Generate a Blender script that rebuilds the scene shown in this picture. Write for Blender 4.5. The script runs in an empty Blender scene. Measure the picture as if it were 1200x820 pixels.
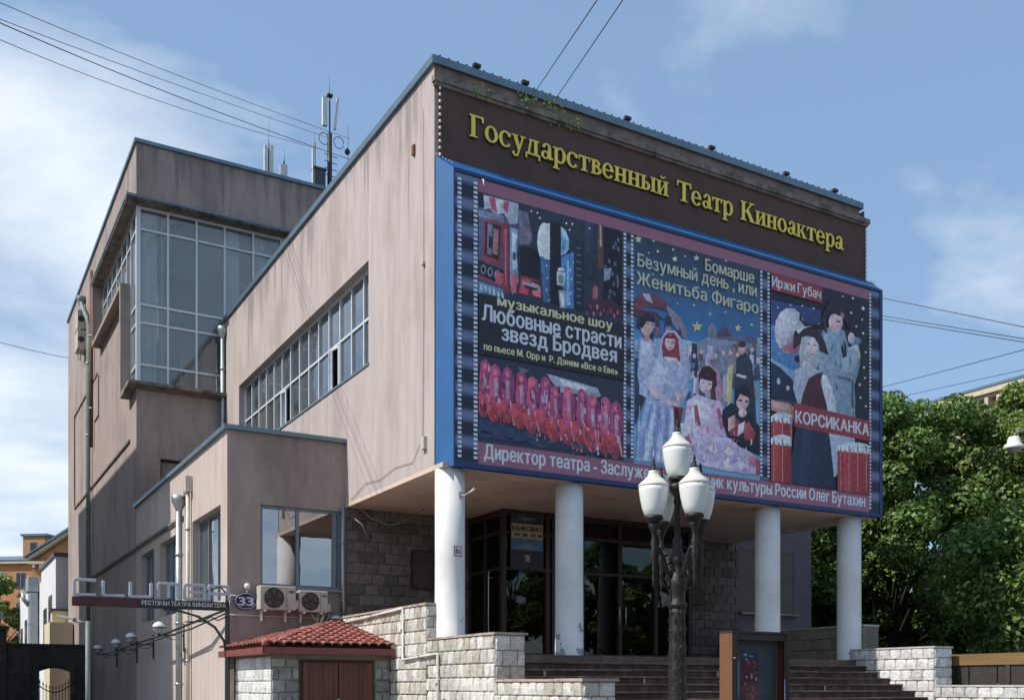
import bpy, math, random
from mathutils import Vector, Matrix, Euler
import numpy as np
R = math.radians
sc = bpy.context.scene
random.seed(11)

# ------------------------------------------------------------------ camera
cam = bpy.data.cameras.new('camera')
cam.sensor_width = 36.0
cam.lens = 1177.0 / 1200.0 * 36.0
cam.shift_y = 391.0 / 1200.0
cam.clip_start = 0.2
cam.clip_end = 3000
camo = bpy.data.objects.new('camera', cam)
sc.collection.objects.link(camo)
camo.location = (-8.661, -18.093, 1.6)
camo.rotation_euler = (R(90), 0, R(-30))
sc.camera = camo

# ------------------------------------------------------------------ light
SUN_EL, SUN_TILT = 49.0, 5.0          # elevation; degrees the sun stands behind the plane of the front
S = Vector((-math.cos(R(SUN_EL)) * math.cos(R(SUN_TILT)), math.cos(R(SUN_EL)) * math.sin(R(SUN_TILT)), math.sin(R(SUN_EL))))
sun = bpy.data.lights.new('sun', 'SUN')
sun.energy = 4.8
sun.angle = R(0.5)
sun.color = (1.0, 0.94, 0.86)
suno = bpy.data.objects.new('sun', sun)
sc.collection.objects.link(suno)
suno.rotation_euler = S.to_track_quat('Z', 'Y').to_euler()
suno.location = (-30, 0, 40)

world = bpy.data.worlds.new('World')
sc.world = world
world.use_nodes = True
nt = world.node_tree
for n in list(nt.nodes):
    nt.nodes.remove(n)
def wn(t, **k):
    n = nt.nodes.new(t)
    for a, b in k.items():
        setattr(n, a, b)
    return n
sky = wn('ShaderNodeTexSky')
sky.sky_type = 'NISHITA'
sky.sun_disc = False
sky.sun_elevation = R(SUN_EL)
sky.sun_rotation = math.atan2(S.x, S.y)
sky.altitude = 150
sky.air_density = 1.15
sky.dust_density = 0.7
sky.ozone_density = 1.8
tc = wn('ShaderNodeTexCoord')
sep = wn('ShaderNodeSeparateXYZ')
nt.links.new(tc.outputs['Generated'], sep.inputs[0])
# clouds as a flat layer overhead: direction divided by height
mx = wn('ShaderNodeMath', operation='MAXIMUM'); mx.inputs[1].default_value = 0.0
nt.links.new(sep.outputs['Z'], mx.inputs[0])
ad = wn('ShaderNodeMath', operation='ADD'); ad.inputs[1].default_value = 0.22
nt.links.new(mx.outputs[0], ad.inputs[0])
dv = wn('ShaderNodeVectorMath', operation='DIVIDE')
cmb = wn('ShaderNodeCombineXYZ')
for i in range(3):
    nt.links.new(ad.outputs[0], cmb.inputs[i])
nt.links.new(tc.outputs['Generated'], dv.inputs[0]); nt.links.new(cmb.outputs[0], dv.inputs[1])
mp = wn('ShaderNodeMapping'); mp.inputs['Location'].default_value = (5.93, 4.5, 0.0); mp.inputs['Rotation'].default_value = (0, 0, R(30))
mp.inputs['Scale'].default_value = (1.0, 1.35, 1.0)
nt.links.new(dv.outputs[0], mp.inputs[0])
n1 = wn('ShaderNodeTexNoise'); n1.inputs['Scale'].default_value = 1.3; n1.inputs['Detail'].default_value = 8; n1.inputs['Roughness'].default_value = 0.55; n1.inputs['Distortion'].default_value = 0.25
nt.links.new(mp.outputs[0], n1.inputs['Vector'])
cr = wn('ShaderNodeValToRGB'); cr.color_ramp.elements[0].position = 0.41; cr.color_ramp.elements[1].position = 0.69
cr.color_ramp.elements[0].color = (0.05, 0.05, 0.05, 1)
cr.color_ramp.elements[1].color = (0.85, 0.85, 0.85, 1)
# broad weather pattern: some parts of the sky hold more cloud than others
n2_ = wn('ShaderNodeTexNoise'); n2_.inputs['Scale'].default_value = 0.42; n2_.inputs['Detail'].default_value = 2
nt.links.new(mp.outputs[0], n2_.inputs['Vector'])
cov = wn('ShaderNodeMapRange'); cov.inputs[1].default_value = .35; cov.inputs[2].default_value = .65; cov.inputs[3].default_value = -.17; cov.inputs[4].default_value = .10
nt.links.new(n2_.outputs['Fac'], cov.inputs[0])
sm = wn('ShaderNodeMath', operation='ADD'); nt.links.new(n1.outputs['Fac'], sm.inputs[0]); nt.links.new(cov.outputs[0], sm.inputs[1])
nt.links.new(sm.outputs[0], cr.inputs[0])
# a thin high veil lightens the blue everywhere, then the clouds lie on it
veil = wn('ShaderNodeMix', data_type='RGBA'); veil.inputs[0].default_value = 0.45
veil.inputs[7].default_value = (2.6, 4.6, 7.6, 1)
nt.links.new(sky.outputs[0], veil.inputs[6])
mixc = wn('ShaderNodeMix', data_type='RGBA')
mixc.inputs[7].default_value = (8.6, 9.1, 9.6, 1)
nt.links.new(cr.outputs[0], mixc.inputs[0]); nt.links.new(veil.outputs[2], mixc.inputs[6])
bg = wn('ShaderNodeBackground'); bg.inputs['Strength'].default_value = 0.12
nt.links.new(mixc.outputs[2], bg.inputs['Color'])
wo = wn('ShaderNodeOutputWorld'); nt.links.new(bg.outputs[0], wo.inputs['Surface'])

sc.view_settings.view_transform = 'Standard'
sc.view_settings.look = 'None'
sc.view_settings.exposure = 0.0
sc.view_settings.gamma = 1.0
sc.view_settings.use_curve_mapping = False
try:
    sc.cycles.max_bounces = 6; sc.cycles.transparent_max_bounces = 10
    sc.cycles.diffuse_bounces = 3; sc.cycles.glossy_bounces = 3
    sc.cycles.caustics_reflective = False; sc.cycles.caustics_refractive = False
except Exception:
    pass

# ------------------------------------------------------------------ materials
def lin(h, k=1.0):
    v = [int(h[i:i + 2], 16) / 255 for i in (0, 2, 4)]
    return tuple(min(1, (c / 12.92 if c <= .04045 else ((c + .055) / 1.055) ** 2.4) * k) for c in v)

MATS = {}
def mat(name, col, rough=.8, metal=0.0, var=.12, scale=3.0, stretch=(1, 1, 1), bump=0.0, bscale=40.0, stain=None, stain_scale=.5, stain_amt=.5, per=0.0, spec=.5, coat=0.0):
    """procedural: base colour broken by stretched noise, patches of a second colour, per-object shift, fine bump"""
    if name in MATS:
        return MATS[name]
    m = bpy.data.materials.new(name); m.use_nodes = True
    t = m.node_tree; N = t.nodes; L = t.links
    b = N['Principled BSDF']
    b.inputs['Roughness'].default_value = rough; b.inputs['Metallic'].default_value = metal
    b.inputs['Specular IOR Level'].default_value = spec
    b.inputs['Coat Weight'].default_value = coat
    geo = N.new('ShaderNodeNewGeometry')
    mpn = N.new('ShaderNodeMapping'); mpn.inputs['Scale'].default_value = stretch
    L.new(geo.outputs['Position'], mpn.inputs[0])
    no = N.new('ShaderNodeTexNoise'); no.inputs['Scale'].default_value = scale; no.inputs['Detail'].default_value = 6
    no.inputs['Roughness'].default_value = .62
    L.new(mpn.outputs[0], no.inputs['Vector'])
    r = N.new('ShaderNodeMapRange'); r.inputs[1].default_value = .3; r.inputs[2].default_value = .7
    r.inputs[3].default_value = 1 - var; r.inputs[4].default_value = 1 + var
    L.new(no.outputs['Fac'], r.inputs[0])
    last = r.outputs[0]
    if per > 0:
        oi = N.new('ShaderNodeObjectInfo')
        r2 = N.new('ShaderNodeMapRange'); r2.inputs[3].default_value = 1 - per; r2.inputs[4].default_value = 1 + per
        L.new(oi.outputs['Random'], r2.inputs[0])
        mu = N.new('ShaderNodeMath'); mu.operation = 'MULTIPLY'
        L.new(last, mu.inputs[0]); L.new(r2.outputs[0], mu.inputs[1]); last = mu.outputs[0]
    vm = N.new('ShaderNodeVectorMath'); vm.operation = 'SCALE'
    L.new(last, vm.inputs['Scale'])
    if stain is not None:
        n2 = N.new('ShaderNodeTexNoise'); n2.inputs['Scale'].default_value = stain_scale; n2.inputs['Detail'].default_value = 7; n2.inputs['Roughness'].default_value = .6
        mp2 = N.new('ShaderNodeMapping'); mp2.inputs['Scale'].default_value = (1, 1, .45); L.new(geo.outputs['Position'], mp2.inputs[0]); L.new(mp2.outputs[0], n2.inputs['Vector'])
        rr = N.new('ShaderNodeMapRange'); rr.inputs[1].default_value = .48; rr.inputs[2].default_value = .66; rr.inputs[4].default_value = stain_amt
        L.new(n2.outputs['Fac'], rr.inputs[0])
        mi = N.new('ShaderNodeMix'); mi.data_type = 'RGBA'
        mi.inputs[6].default_value = (*col, 1); mi.inputs[7].default_value = (*stain, 1)
        L.new(rr.outputs[0], mi.inputs[0]); L.new(mi.outputs[2], vm.inputs[0])
    else:
        vm.inputs[0].default_value = col
    L.new(vm.outputs[0], b.inputs['Base Color'])
    if bump > 0:
        nb = N.new('ShaderNodeTexNoise'); nb.inputs['Scale'].default_value = bscale; nb.inputs['Detail'].default_value = 4
        L.new(geo.outputs['Position'], nb.inputs['Vector'])
        bu = N.new('ShaderNodeBump'); bu.inputs['Strength'].default_value = bump; bu.inputs['Distance'].default_value = .02
        L.new(nb.outputs['Fac'], bu.inputs['Height']); L.new(bu.outputs[0], b.inputs['Normal'])
    MATS[name] = m
    return m

def glass(name, tint=(.55, .62, .66), refl=.30, rcol=(.85, .92, 1.0), wav=.25, blend=.35, grey_mix=0.0):
    if name in MATS:
        return MATS[name]
    m = bpy.data.materials.new(name); m.use_nodes = True
    t = m.node_tree; N = t.nodes; L = t.links
    N.remove(N['Principled BSDF'])
    out = N['Material Output']
    tr = N.new('ShaderNodeBsdfTransparent'); tr.inputs[0].default_value = (*tint, 1)
    gl = N.new('ShaderNodeBsdfGlossy'); gl.inputs['Color'].default_value = (*rcol, 1); gl.inputs['Roughness'].default_value = .015
    lw = N.new('ShaderNodeLayerWeight'); lw.inputs[0].default_value = blend
    mr = N.new('ShaderNodeMapRange'); mr.inputs[3].default_value = refl; mr.inputs[4].default_value = 1.0
    L.new(lw.outputs['Fresnel'], mr.inputs[0])
    mi = N.new('ShaderNodeMixShader'); L.new(mr.outputs[0], mi.inputs[0]); L.new(tr.outputs[0], mi.inputs[1]); L.new(gl.outputs[0], mi.inputs[2])
    geo = N.new('ShaderNodeNewGeometry'); nb = N.new('ShaderNodeTexNoise'); nb.inputs['Scale'].default_value = 1.1
    L.new(geo.outputs['Position'], nb.inputs['Vector'])
    bu = N.new('ShaderNodeBump'); bu.inputs['Strength'].default_value = wav; bu.inputs['Distance'].default_value = .02
    L.new(nb.outputs['Fac'], bu.inputs['Height']); L.new(bu.outputs[0], gl.inputs['Normal'])
    last = mi.outputs[0]
    if grey_mix:  # pale grey diffuse mixed in to make panes paler, each differently
        df = N.new('ShaderNodeBsdfDiffuse'); df.inputs['Color'].default_value = (.55, .57, .57, 1)
        dn = N.new('ShaderNodeTexNoise'); dn.inputs['Scale'].default_value = 2.2; dn.inputs['Detail'].default_value = 6
        oi = N.new('ShaderNodeObjectInfo')
        L.new(geo.outputs['Position'], dn.inputs['Vector'])
        a1 = N.new('ShaderNodeMath'); a1.operation = 'ADD'; L.new(dn.outputs['Fac'], a1.inputs[0]); L.new(oi.outputs['Random'], a1.inputs[1])
        a2 = N.new('ShaderNodeMath'); a2.operation = 'MULTIPLY'; a2.inputs[1].default_value = grey_mix; L.new(a1.outputs[0], a2.inputs[0])
        md = N.new('ShaderNodeMixShader'); L.new(a2.outputs[0], md.inputs[0]); L.new(last, md.inputs[1]); L.new(df.outputs[0], md.inputs[2]); last = md.outputs[0]
    L.new(last, out.inputs['Surface'])
    MATS[name] = m
    return m

def stone_mat(name, a, b_, c, rough=.9):
    """split-face stone: colour shifts from block to block and within a block"""
    m = bpy.data.materials.new(name); m.use_nodes = True
    t = m.node_tree; N = t.nodes; L = t.links; bs = N['Principled BSDF']
    bs.inputs['Roughness'].default_value = rough
    oi = N.new('ShaderNodeObjectInfo')
    ra = N.new('ShaderNodeValToRGB'); ra.color_ramp.elements[0].color = (*a, 1); ra.color_ramp.elements[1].color = (*b_, 1)
    e = ra.color_ramp.elements.new(.82); e.color = (*c, 1)
    L.new(oi.outputs['Random'], ra.inputs[0])
    geo = N.new('ShaderNodeNewGeometry'); no = N.new('ShaderNodeTexNoise'); no.inputs['Scale'].default_value = 9; no.inputs['Detail'].default_value = 8; no.inputs['Roughness'].default_value = .7
    L.new(geo.outputs['Position'], no.inputs['Vector'])
    mr = N.new('ShaderNodeMapRange'); mr.inputs[1].default_value = .3; mr.inputs[2].default_value = .7; mr.inputs[3].default_value = .62; mr.inputs[4].default_value = 1.25
    L.new(no.outputs['Fac'], mr.inputs[0])
    vm = N.new('ShaderNodeVectorMath'); vm.operation = 'SCALE'; L.new(ra.outputs[0], vm.inputs[0]); L.new(mr.outputs[0], vm.inputs['Scale'])
    L.new(vm.outputs[0], bs.inputs['Base Color'])
    nb = N.new('ShaderNodeTexNoise'); nb.inputs['Scale'].default_value = 26; nb.inputs['Detail'].default_value = 6
    L.new(geo.outputs['Position'], nb.inputs['Vector'])
    bu = N.new('ShaderNodeBump'); bu.inputs['Strength'].default_value = .7; bu.inputs['Distance'].default_value = .02
    L.new(nb.outputs['Fac'], bu.inputs['Height']); L.new(bu.outputs[0], bs.inputs['Normal'])
    MATS[name] = m
    return m

def leaf_mat(name, a, b_, c):
    m = bpy.data.materials.new(name); m.use_nodes = True
    t = m.node_tree; N = t.nodes; L = t.links; bs = N['Principled BSDF']
    bs.inputs['Roughness'].default_value = .5; bs.inputs['Specular IOR Level'].default_value = .35
    geo = N.new('ShaderNodeNewGeometry')
    ra = N.new('ShaderNodeValToRGB'); ra.color_ramp.elements[0].color = (*a, 1); ra.color_ramp.elements[1].color = (*c, 1)
    e = ra.color_ramp.elements.new(.5); e.color = (*b_, 1)
    L.new(geo.outputs['Random Per Island'], ra.inputs[0])
    L.new(ra.outputs[0], bs.inputs['Base Color'])
    tl = N.new('ShaderNodeBsdfTranslucent'); L.new(ra.outputs[0], tl.inputs[0])
    mi = N.new('ShaderNodeMixShader'); mi.inputs[0].default_value = .3
    L.new(bs.outputs[0], mi.inputs[1]); L.new(tl.outputs[0], mi.inputs[2]); L.new(mi.outputs[0], N['Material Output'].inputs['Surface'])
    MATS[name] = m
    return m

STUCCO = mat('mauve stucco', (.45, .39, .375), .93, var=.12, scale=4.2, stretch=(1, 1, .12), bump=.35, bscale=60, stain=(.33, .275, .258), stain_scale=.8, stain_amt=.75)
STUCCO_T = mat('mauve stucco of the tower', (.35, .29, .265), .93, var=.14, scale=5.5, stretch=(1, 1, .16), bump=.35, bscale=60, stain=(.23, .185, .17), stain_scale=.7, stain_amt=.85)
BAND = mat('weathered parapet stucco', (.25, .18, .16), .95, var=.25, scale=4, stretch=(1, 1, .35), bump=.5, bscale=40, stain=(.11, .09, .08), stain_scale=1.3, stain_amt=.8)
BROWN = mat('dark brown painted fascia', (.105, .062, .052), .85, var=.14, scale=2.2, bump=.15, stain=(.075, .05, .046), stain_scale=.8, stain_amt=.7)
LEDGE = mat('weathered concrete ledge', (.22, .19, .16), .95, var=.3, scale=6, bump=.5, stain=(.07, .06, .055), stain_scale=2.5, stain_amt=.9)
FLASH = mat('blue grey metal flashing', (.15, .22, .27), .45, metal=.55, var=.12, scale=2)
GALV = mat('galvanised steel', (.36, .40, .41), .42, metal=.75, var=.15, scale=9)
PIPEG = mat('grey green painted pipe', (.17, .22, .21), .6, var=.2, scale=5, stain=(.30, .33, .32), stain_scale=3, stain_amt=.6)
RUST = mat('rusty brown pipe', (.17, .08, .045), .8, var=.3, scale=6)
SOFFIT = mat('cream painted soffit', (.62, .50, .42), .9, var=.06, scale=1.2, stain=(.46, .36, .30), stain_scale=.9, stain_amt=.7)
WFRAME = mat('pale blue grey window frame', (.58, .64, .68), .55, var=.08, scale=4)
WFRAME_D = mat('grey aluminium frame', (.20, .24, .28), .5, metal=.3, var=.08)
DOORB = mat('dark brown door frame', (.035, .017, .014), .55, var=.2, scale=6)
BLACK = mat('black ironwork', (.016, .015, .015), .5, metal=.4, var=.25, scale=20, bump=.3, bscale=60)
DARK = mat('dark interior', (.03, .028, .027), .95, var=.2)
ROOMB = mat('room plaster', (.46, .43, .38), .95, var=.1, scale=1)
CURT = mat('pale curtain', (.72, .74, .74), .95, var=.18, scale=9, stretch=(1, 1, .02))
ROOFM = mat('dark bitumen roof', (.06, .06, .06), .95, var=.2)
MORTAR = mat('dark mortar', (.17, .15, .125), .98, var=.2, scale=12)
WHITEP = mat('white enamel', (.72, .71, .67), .5, var=.06, scale=6)
WHITEPIPE = mat('white painted conduit', (.62, .58, .52), .6, var=.12, scale=8)
GRIMEW = mat('cream plastic casing', (.50, .46, .40), .55, var=.12, scale=5, stain=(.30, .27, .23), stain_scale=3, stain_amt=.5)
STONE_LIT = stone_mat('cream split stone', (.42, .385, .32), (.60, .565, .50), (.70, .68, .63))
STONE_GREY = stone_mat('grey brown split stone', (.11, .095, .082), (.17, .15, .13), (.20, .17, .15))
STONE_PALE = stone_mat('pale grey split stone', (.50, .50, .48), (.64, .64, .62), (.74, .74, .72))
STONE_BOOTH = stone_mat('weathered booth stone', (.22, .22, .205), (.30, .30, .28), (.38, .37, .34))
GLASS_T = glass('tower glass', (.84, .88, .90), .08, (.75, .83, .90), .30, .22, .14)
GLASS_S = glass('side window glass', (.66, .72, .76), .24, (.82, .90, .98), .5, .33, .10)
GLASS_D = glass('entrance glass', (.30, .30, .28), .05, (.8, .85, .8), .15, .22)
GLASS_A = glass('annex glass', (.35, .36, .36), .34, (.95, .96, 1.0), .10)

def drips(m, top, reach, amt=.45):
    """rain streaks of soot running down from the roof edge: stretched noise that has to beat a threshold rising with distance from the edge"""
    N = m.node_tree.nodes; L = m.node_tree.links; b = N['Principled BSDF']
    src = b.inputs['Base Color'].links[0].from_socket
    geo = N.new('ShaderNodeNewGeometry'); sp = N.new('ShaderNodeSeparateXYZ'); L.new(geo.outputs['Position'], sp.inputs[0])
    mp_ = N.new('ShaderNodeMapping'); mp_.inputs['Scale'].default_value = (2.6, 2.6, .12); L.new(geo.outputs['Position'], mp_.inputs[0])
    no = N.new('ShaderNodeTexNoise'); no.inputs['Scale'].default_value = 1.0; no.inputs['Detail'].default_value = 5; no.inputs['Roughness'].default_value = .65; L.new(mp_.outputs[0], no.inputs['Vector'])
    th = N.new('ShaderNodeMapRange'); th.inputs[1].default_value = top; th.inputs[2].default_value = top - reach; th.inputs[3].default_value = .44; th.inputs[4].default_value = .80; L.new(sp.outputs['Z'], th.inputs[0])
    su = N.new('ShaderNodeMath'); su.operation = 'SUBTRACT'; L.new(no.outputs['Fac'], su.inputs[0]); L.new(th.outputs[0], su.inputs[1])
    mr = N.new('ShaderNodeMapRange'); mr.inputs[1].default_value = 0; mr.inputs[2].default_value = .10; mr.inputs[4].default_value = amt; L.new(su.outputs[0], mr.inputs[0])
    mi = N.new('ShaderNodeMix'); mi.data_type = 'RGBA'; L.new(mr.outputs[0], mi.inputs[0]); L.new(src, mi.inputs[6]); mi.inputs[7].default_value = (.15, .125, .115, 1)
    L.new(mi.outputs[2], b.inputs['Base Color'])
drips(STUCCO, 13.95, 4.0, .5); drips(STUCCO_T, 19.4, 4.5, .55)
def column_mat():
    m = mat('white column paint', (.72, .71, .69), .75, var=.09, scale=1.8, bump=.12, bscale=30)
    N = m.node_tree.nodes; L = m.node_tree.links; b = N['Principled BSDF']
    src = b.inputs['Base Color'].links[0].from_socket
    geo = N.new('ShaderNodeNewGeometry'); sp = N.new('ShaderNodeSeparateXYZ'); L.new(geo.outputs['Position'], sp.inputs[0])
    no = N.new('ShaderNodeTexNoise'); no.inputs['Scale'].default_value = 3.4; no.inputs['Detail'].default_value = 5; L.new(geo.outputs['Position'], no.inputs['Vector'])
    # flaked plaster near the foot: noise has to beat a threshold that rises with height
    a = N.new('ShaderNodeMapRange'); a.inputs[1].default_value = 2.2; a.inputs[2].default_value = 3.3; a.inputs[3].default_value = .50; a.inputs[4].default_value = .80
    L.new(sp.outputs['Z'], a.inputs[0])
    g = N.new('ShaderNodeMath'); g.operation = 'GREATER_THAN'; L.new(no.outputs['Fac'], g.inputs[0]); L.new(a.outputs[0], g.inputs[1])
    mi = N.new('ShaderNodeMix'); mi.data_type = 'RGBA'; L.new(g.outputs[0], mi.inputs[0]); L.new(src, mi.inputs[6]); mi.inputs[7].default_value = (.30, .32, .37, 1)
    L.new(mi.outputs[2], b.inputs['Base Color'])
    return m
COLUMN = column_mat()

# ------------------------------------------------------------------ object helpers
COL = sc.collection
def thing(name, label, cat, loc=(0, 0, 0), group=None, rz=0.0):
    o = bpy.data.objects.new(name, None); COL.objects.link(o)
    o.empty_display_size = .2
    o.location = loc; o.rotation_euler = (0, 0, rz)
    o['label'] = label; o['category'] = cat
    if group: o['group'] = group
    return o
def tag(o, label, cat, group=None):
    o['label'] = label; o['category'] = cat
    if group: o['group'] = group
    return o
def copy_tree(o, parent=None):
    c = o.copy(); COL.objects.link(c); c.parent = parent
    for ch in list(o.children):
        copy_tree(ch, c)
    return c
def inst(name, me, parent, loc=(0, 0, 0), rot=(0, 0, 0), scl=(1, 1, 1), label=None):
    o = bpy.data.objects.new(name, me); COL.objects.link(o)
    o.parent = parent; o.location = loc; o.rotation_euler = rot; o.scale = scl
    if label: o['label'] = label
    return o

class MB:
    def __init__(s):
        s.v = []; s.f = []; s.m = []; s.sm = []
    def add(s, vs, fs, m=0, smooth=False):
        k = len(s.v); s.v += [tuple(p) for p in vs]
        for f in fs:
            s.f.append(tuple(i + k for i in f)); s.m.append(m); s.sm.append(smooth)
        return s
    def box(s, x0, x1, y0, y1, z0, z1, m=0):
        vs = [(x0, y0, z0), (x1, y0, z0), (x1, y1, z0), (x0, y1, z0), (x0, y0, z1), (x1, y0, z1), (x1, y1, z1), (x0, y1, z1)]
        return s.add(vs, [(0, 3, 2, 1), (4, 5, 6, 7), (0, 1, 5, 4), (1, 2, 6, 5), (2, 3, 7, 6), (3, 0, 4, 7)], m)
    def quad(s, a, b, c, d, m=0):
        return s.add([a, b, c, d], [(0, 1, 2, 3)], m)
    def prism(s, pts, axis, a, b, m=0):
        """extrude a 2-D outline along an axis ('x': pts are (y,z), 'y': pts are (x,z), 'z': pts are (x,y))"""
        def mk(p, t):
            return (t, p[0], p[1]) if axis == 'x' else (p[0], t, p[1]) if axis == 'y' else (p[0], p[1], t)
        n = len(pts)
        vs = [mk(p, a) for p in pts] + [mk(p, b) for p in pts]
        fs = [tuple(range(n)), tuple(range(2 * n - 1, n - 1, -1))]
        fs += [(i, i + n, (i + 1) % n + n, (i + 1) % n) for i in range(n)]
        return s.add(vs, fs, m)
    def tube(s, pts, r, n=8, m=0, smooth=True, caps=True):
        pts = [Vector(p) for p in pts]
        rs = r if isinstance(r, (list, tuple)) else [r] * len(pts)
        vs = []
        up = Vector((0, 0, 1))
        t0 = (pts[1] - pts[0]).normalized()
        if abs(t0.dot(up)) > .95: up = Vector((1, 0, 0))
        for i, p in enumerate(pts):
            t = (pts[min(i + 1, len(pts) - 1)] - pts[max(i - 1, 0)]).normalized()
            if abs(t.dot(up)) > .98:
                up = Vector((1, 0, 0)) if abs(t.x) < .9 else Vector((0, 1, 0))
            a = t.cross(up).normalized(); b = a.cross(t).normalized()
            for k in range(n):
                q = 2 * math.pi * k / n
                vs.append(p + (a * math.cos(q) + b * math.sin(q)) * rs[i])
        fs = []
        for i in range(len(pts) - 1):
            for k in range(n):
                fs.append((i * n + k, i * n + (k + 1) % n, (i + 1) * n + (k + 1) % n, (i + 1) * n + k))
        if caps:
            fs.append(tuple(range(n - 1, -1, -1))); fs.append(tuple((len(pts) - 1) * n + k for k in range(n)))
        return s.add(vs, fs, m, smooth)
    def lathe(s, prof, c=(0, 0, 0), n=16, m=0, smooth=True, mfun=None):
        vs = []
        for (r, z) in prof:
            for k in range(n):
                q = 2 * math.pi * k / n
                vs.append((c[0] + r * math.cos(q), c[1] + r * math.sin(q), c[2] + z))
        k0 = len(s.v); s.v += vs
        for i in range(len(prof) - 1):
            for k in range(n):
                s.f.append((k0 + i * n + k, k0 + i * n + (k + 1) % n, k0 + (i + 1) * n + (k + 1) % n, k0 + (i + 1) * n + k))
                s.m.append(mfun(i) if mfun else m); s.sm.append(smooth)
        s.f.append(tuple(k0 + k for k in range(n - 1, -1, -1))); s.m.append(m); s.sm.append(False)
        s.f.append(tuple(k0 + (len(prof) - 1) * n + k for k in range(n))); s.m.append(m); s.sm.append(False)
        return s
    def disc(s, c, r, axis='y', n=20, m=0, depth=.02):
        pts = [(c[0] + r * math.cos(2 * math.pi * k / n), c[2] + r * math.sin(2 * math.pi * k / n)) for k in range(n)]
        return s.prism(pts, 'y', c[1], c[1] + depth, m)
    def mesh(s, name, mats):
        me = bpy.data.meshes.new(name)
        me.from_pydata(s.v, [], s.f)
        for x in (mats if isinstance(mats, (list, tuple)) else [mats]):
            me.materials.append(x)
        me.polygons.foreach_set('material_index', s.m)
        me.polygons.foreach_set('use_smooth', s.sm)
        me.update()
        return me
    def build(s, name, mats, parent=None, loc=(0, 0, 0), bevel=0.0, label=None, kind=None):
        me = s.mesh(name, mats)
        o = bpy.data.objects.new(name, me); COL.objects.link(o); o.parent = parent; o.location = loc
        if bevel:
            b = o.modifiers.new('bevel', 'BEVEL'); b.width = bevel; b.segments = 1; b.limit_method = 'ANGLE'; b.angle_limit = R(50)
        if label: o['label'] = label
        if kind: o['kind'] = kind
        return o

def wall(mb, axis, c, a0, a1, z0, z1, opens=(), depth=.25, inward=1, m=0, mr=None):
    """a wall face on y=c ('v') or x=c ('u') with openings that get reveals of the given depth"""
    mr = m if mr is None else mr
    A = sorted(set([a0, a1] + [o[0] for o in opens] + [o[1] for o in opens]))
    Z = sorted(set([z0, z1] + [o[2] for o in opens] + [o[3] for o in opens]))
    P = (lambda a, z, d=0: (a, c + d * inward, z)) if axis == 'v' else (lambda a, z, d=0: (c + d * inward, a, z))
    def isopen(i, j):
        if i < 0 or j < 0 or i >= len(A) - 1 or j >= len(Z) - 1: return None
        a = (A[i] + A[i + 1]) / 2; z = (Z[j] + Z[j + 1]) / 2
        return any(o[0] < a < o[1] and o[2] < z < o[3] for o in opens)
    for i in range(len(A) - 1):
        for j in range(len(Z) - 1):
            x0, x1, y0, y1 = A[i], A[i + 1], Z[j], Z[j + 1]
            if not isopen(i, j):
                mb.quad(P(x0, y0), P(x1, y0), P(x1, y1), P(x0, y1), m)
            else:
                if isopen(i - 1, j) is False: mb.quad(P(x0, y0), P(x0, y1), P(x0, y1, depth), P(x0, y0, depth), mr)
                if isopen(i + 1, j) is False: mb.quad(P(x1, y0), P(x1, y1), P(x1, y1, depth), P(x1, y0, depth), mr)
                if isopen(i, j - 1) is False: mb.quad(P(x0, y0), P(x1, y0), P(x1, y0, depth), P(x0, y0, depth), mr)
                if isopen(i, j + 1) is False: mb.quad(P(x0, y1), P(x1, y1), P(x1, y1, depth), P(x0, y1, depth), mr)

UNIT = {}
def unit_box(m):
    if m.name not in UNIT:
        UNIT[m.name] = MB().box(-.5, .5, -.5, .5, -.5, .5).mesh('unit pane ' + m.name, m)
    return UNIT[m.name]

def glazing(parent, axis, c, al, zl, fr, gm, bar=.05, dep=.07, inward=1, name='window', skip=(), jig=.25, edge=None):
    """window of bars on the given lines; every pane an object of its own under it"""
    mb = MB()
    def bx(a0, a1, z0, z1, d):
        if axis == 'v': mb.box(a0, a1, c - d, c + d, z0, z1)
        else: mb.box(c - d, c + d, a0, a1, z0, z1)
    e = bar if edge is None else edge
    for i, a in enumerate(al):
        w = e if i in (0, len(al) - 1) else bar
        bx(a - w / 2, a + w / 2, zl[0], zl[-1], dep / 2)
    for j, z in enumerate(zl):
        w = e if j in (0, len(zl) - 1) else bar
        bx(al[0] + .001, al[-1] - .001, z - w / 2, z + w / 2, dep / 2 - .006)
    win = mb.build(name, fr, parent)
    um = unit_box(gm)
    for i in range(len(al) - 1):
        for j in range(len(zl) - 1):
            if (i, j) in skip: continue
            w = al[i + 1] - al[i] - bar * .5; h = zl[j + 1] - zl[j] - bar * .5
            ca = (al[i] + al[i + 1]) / 2; cz = (zl[j] + zl[j + 1]) / 2
            t = R(random.uniform(-jig, jig)); t2 = R(random.uniform(-jig, jig))
            if axis == 'v': inst('pane', um, win, (ca, c + .008 * inward, cz), (t, 0, t2), (w, .008, h))
            else: inst('pane', um, win, (c + .008 * inward, ca, cz), (0, t, t2), (.008, w, h))
    return win

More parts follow.
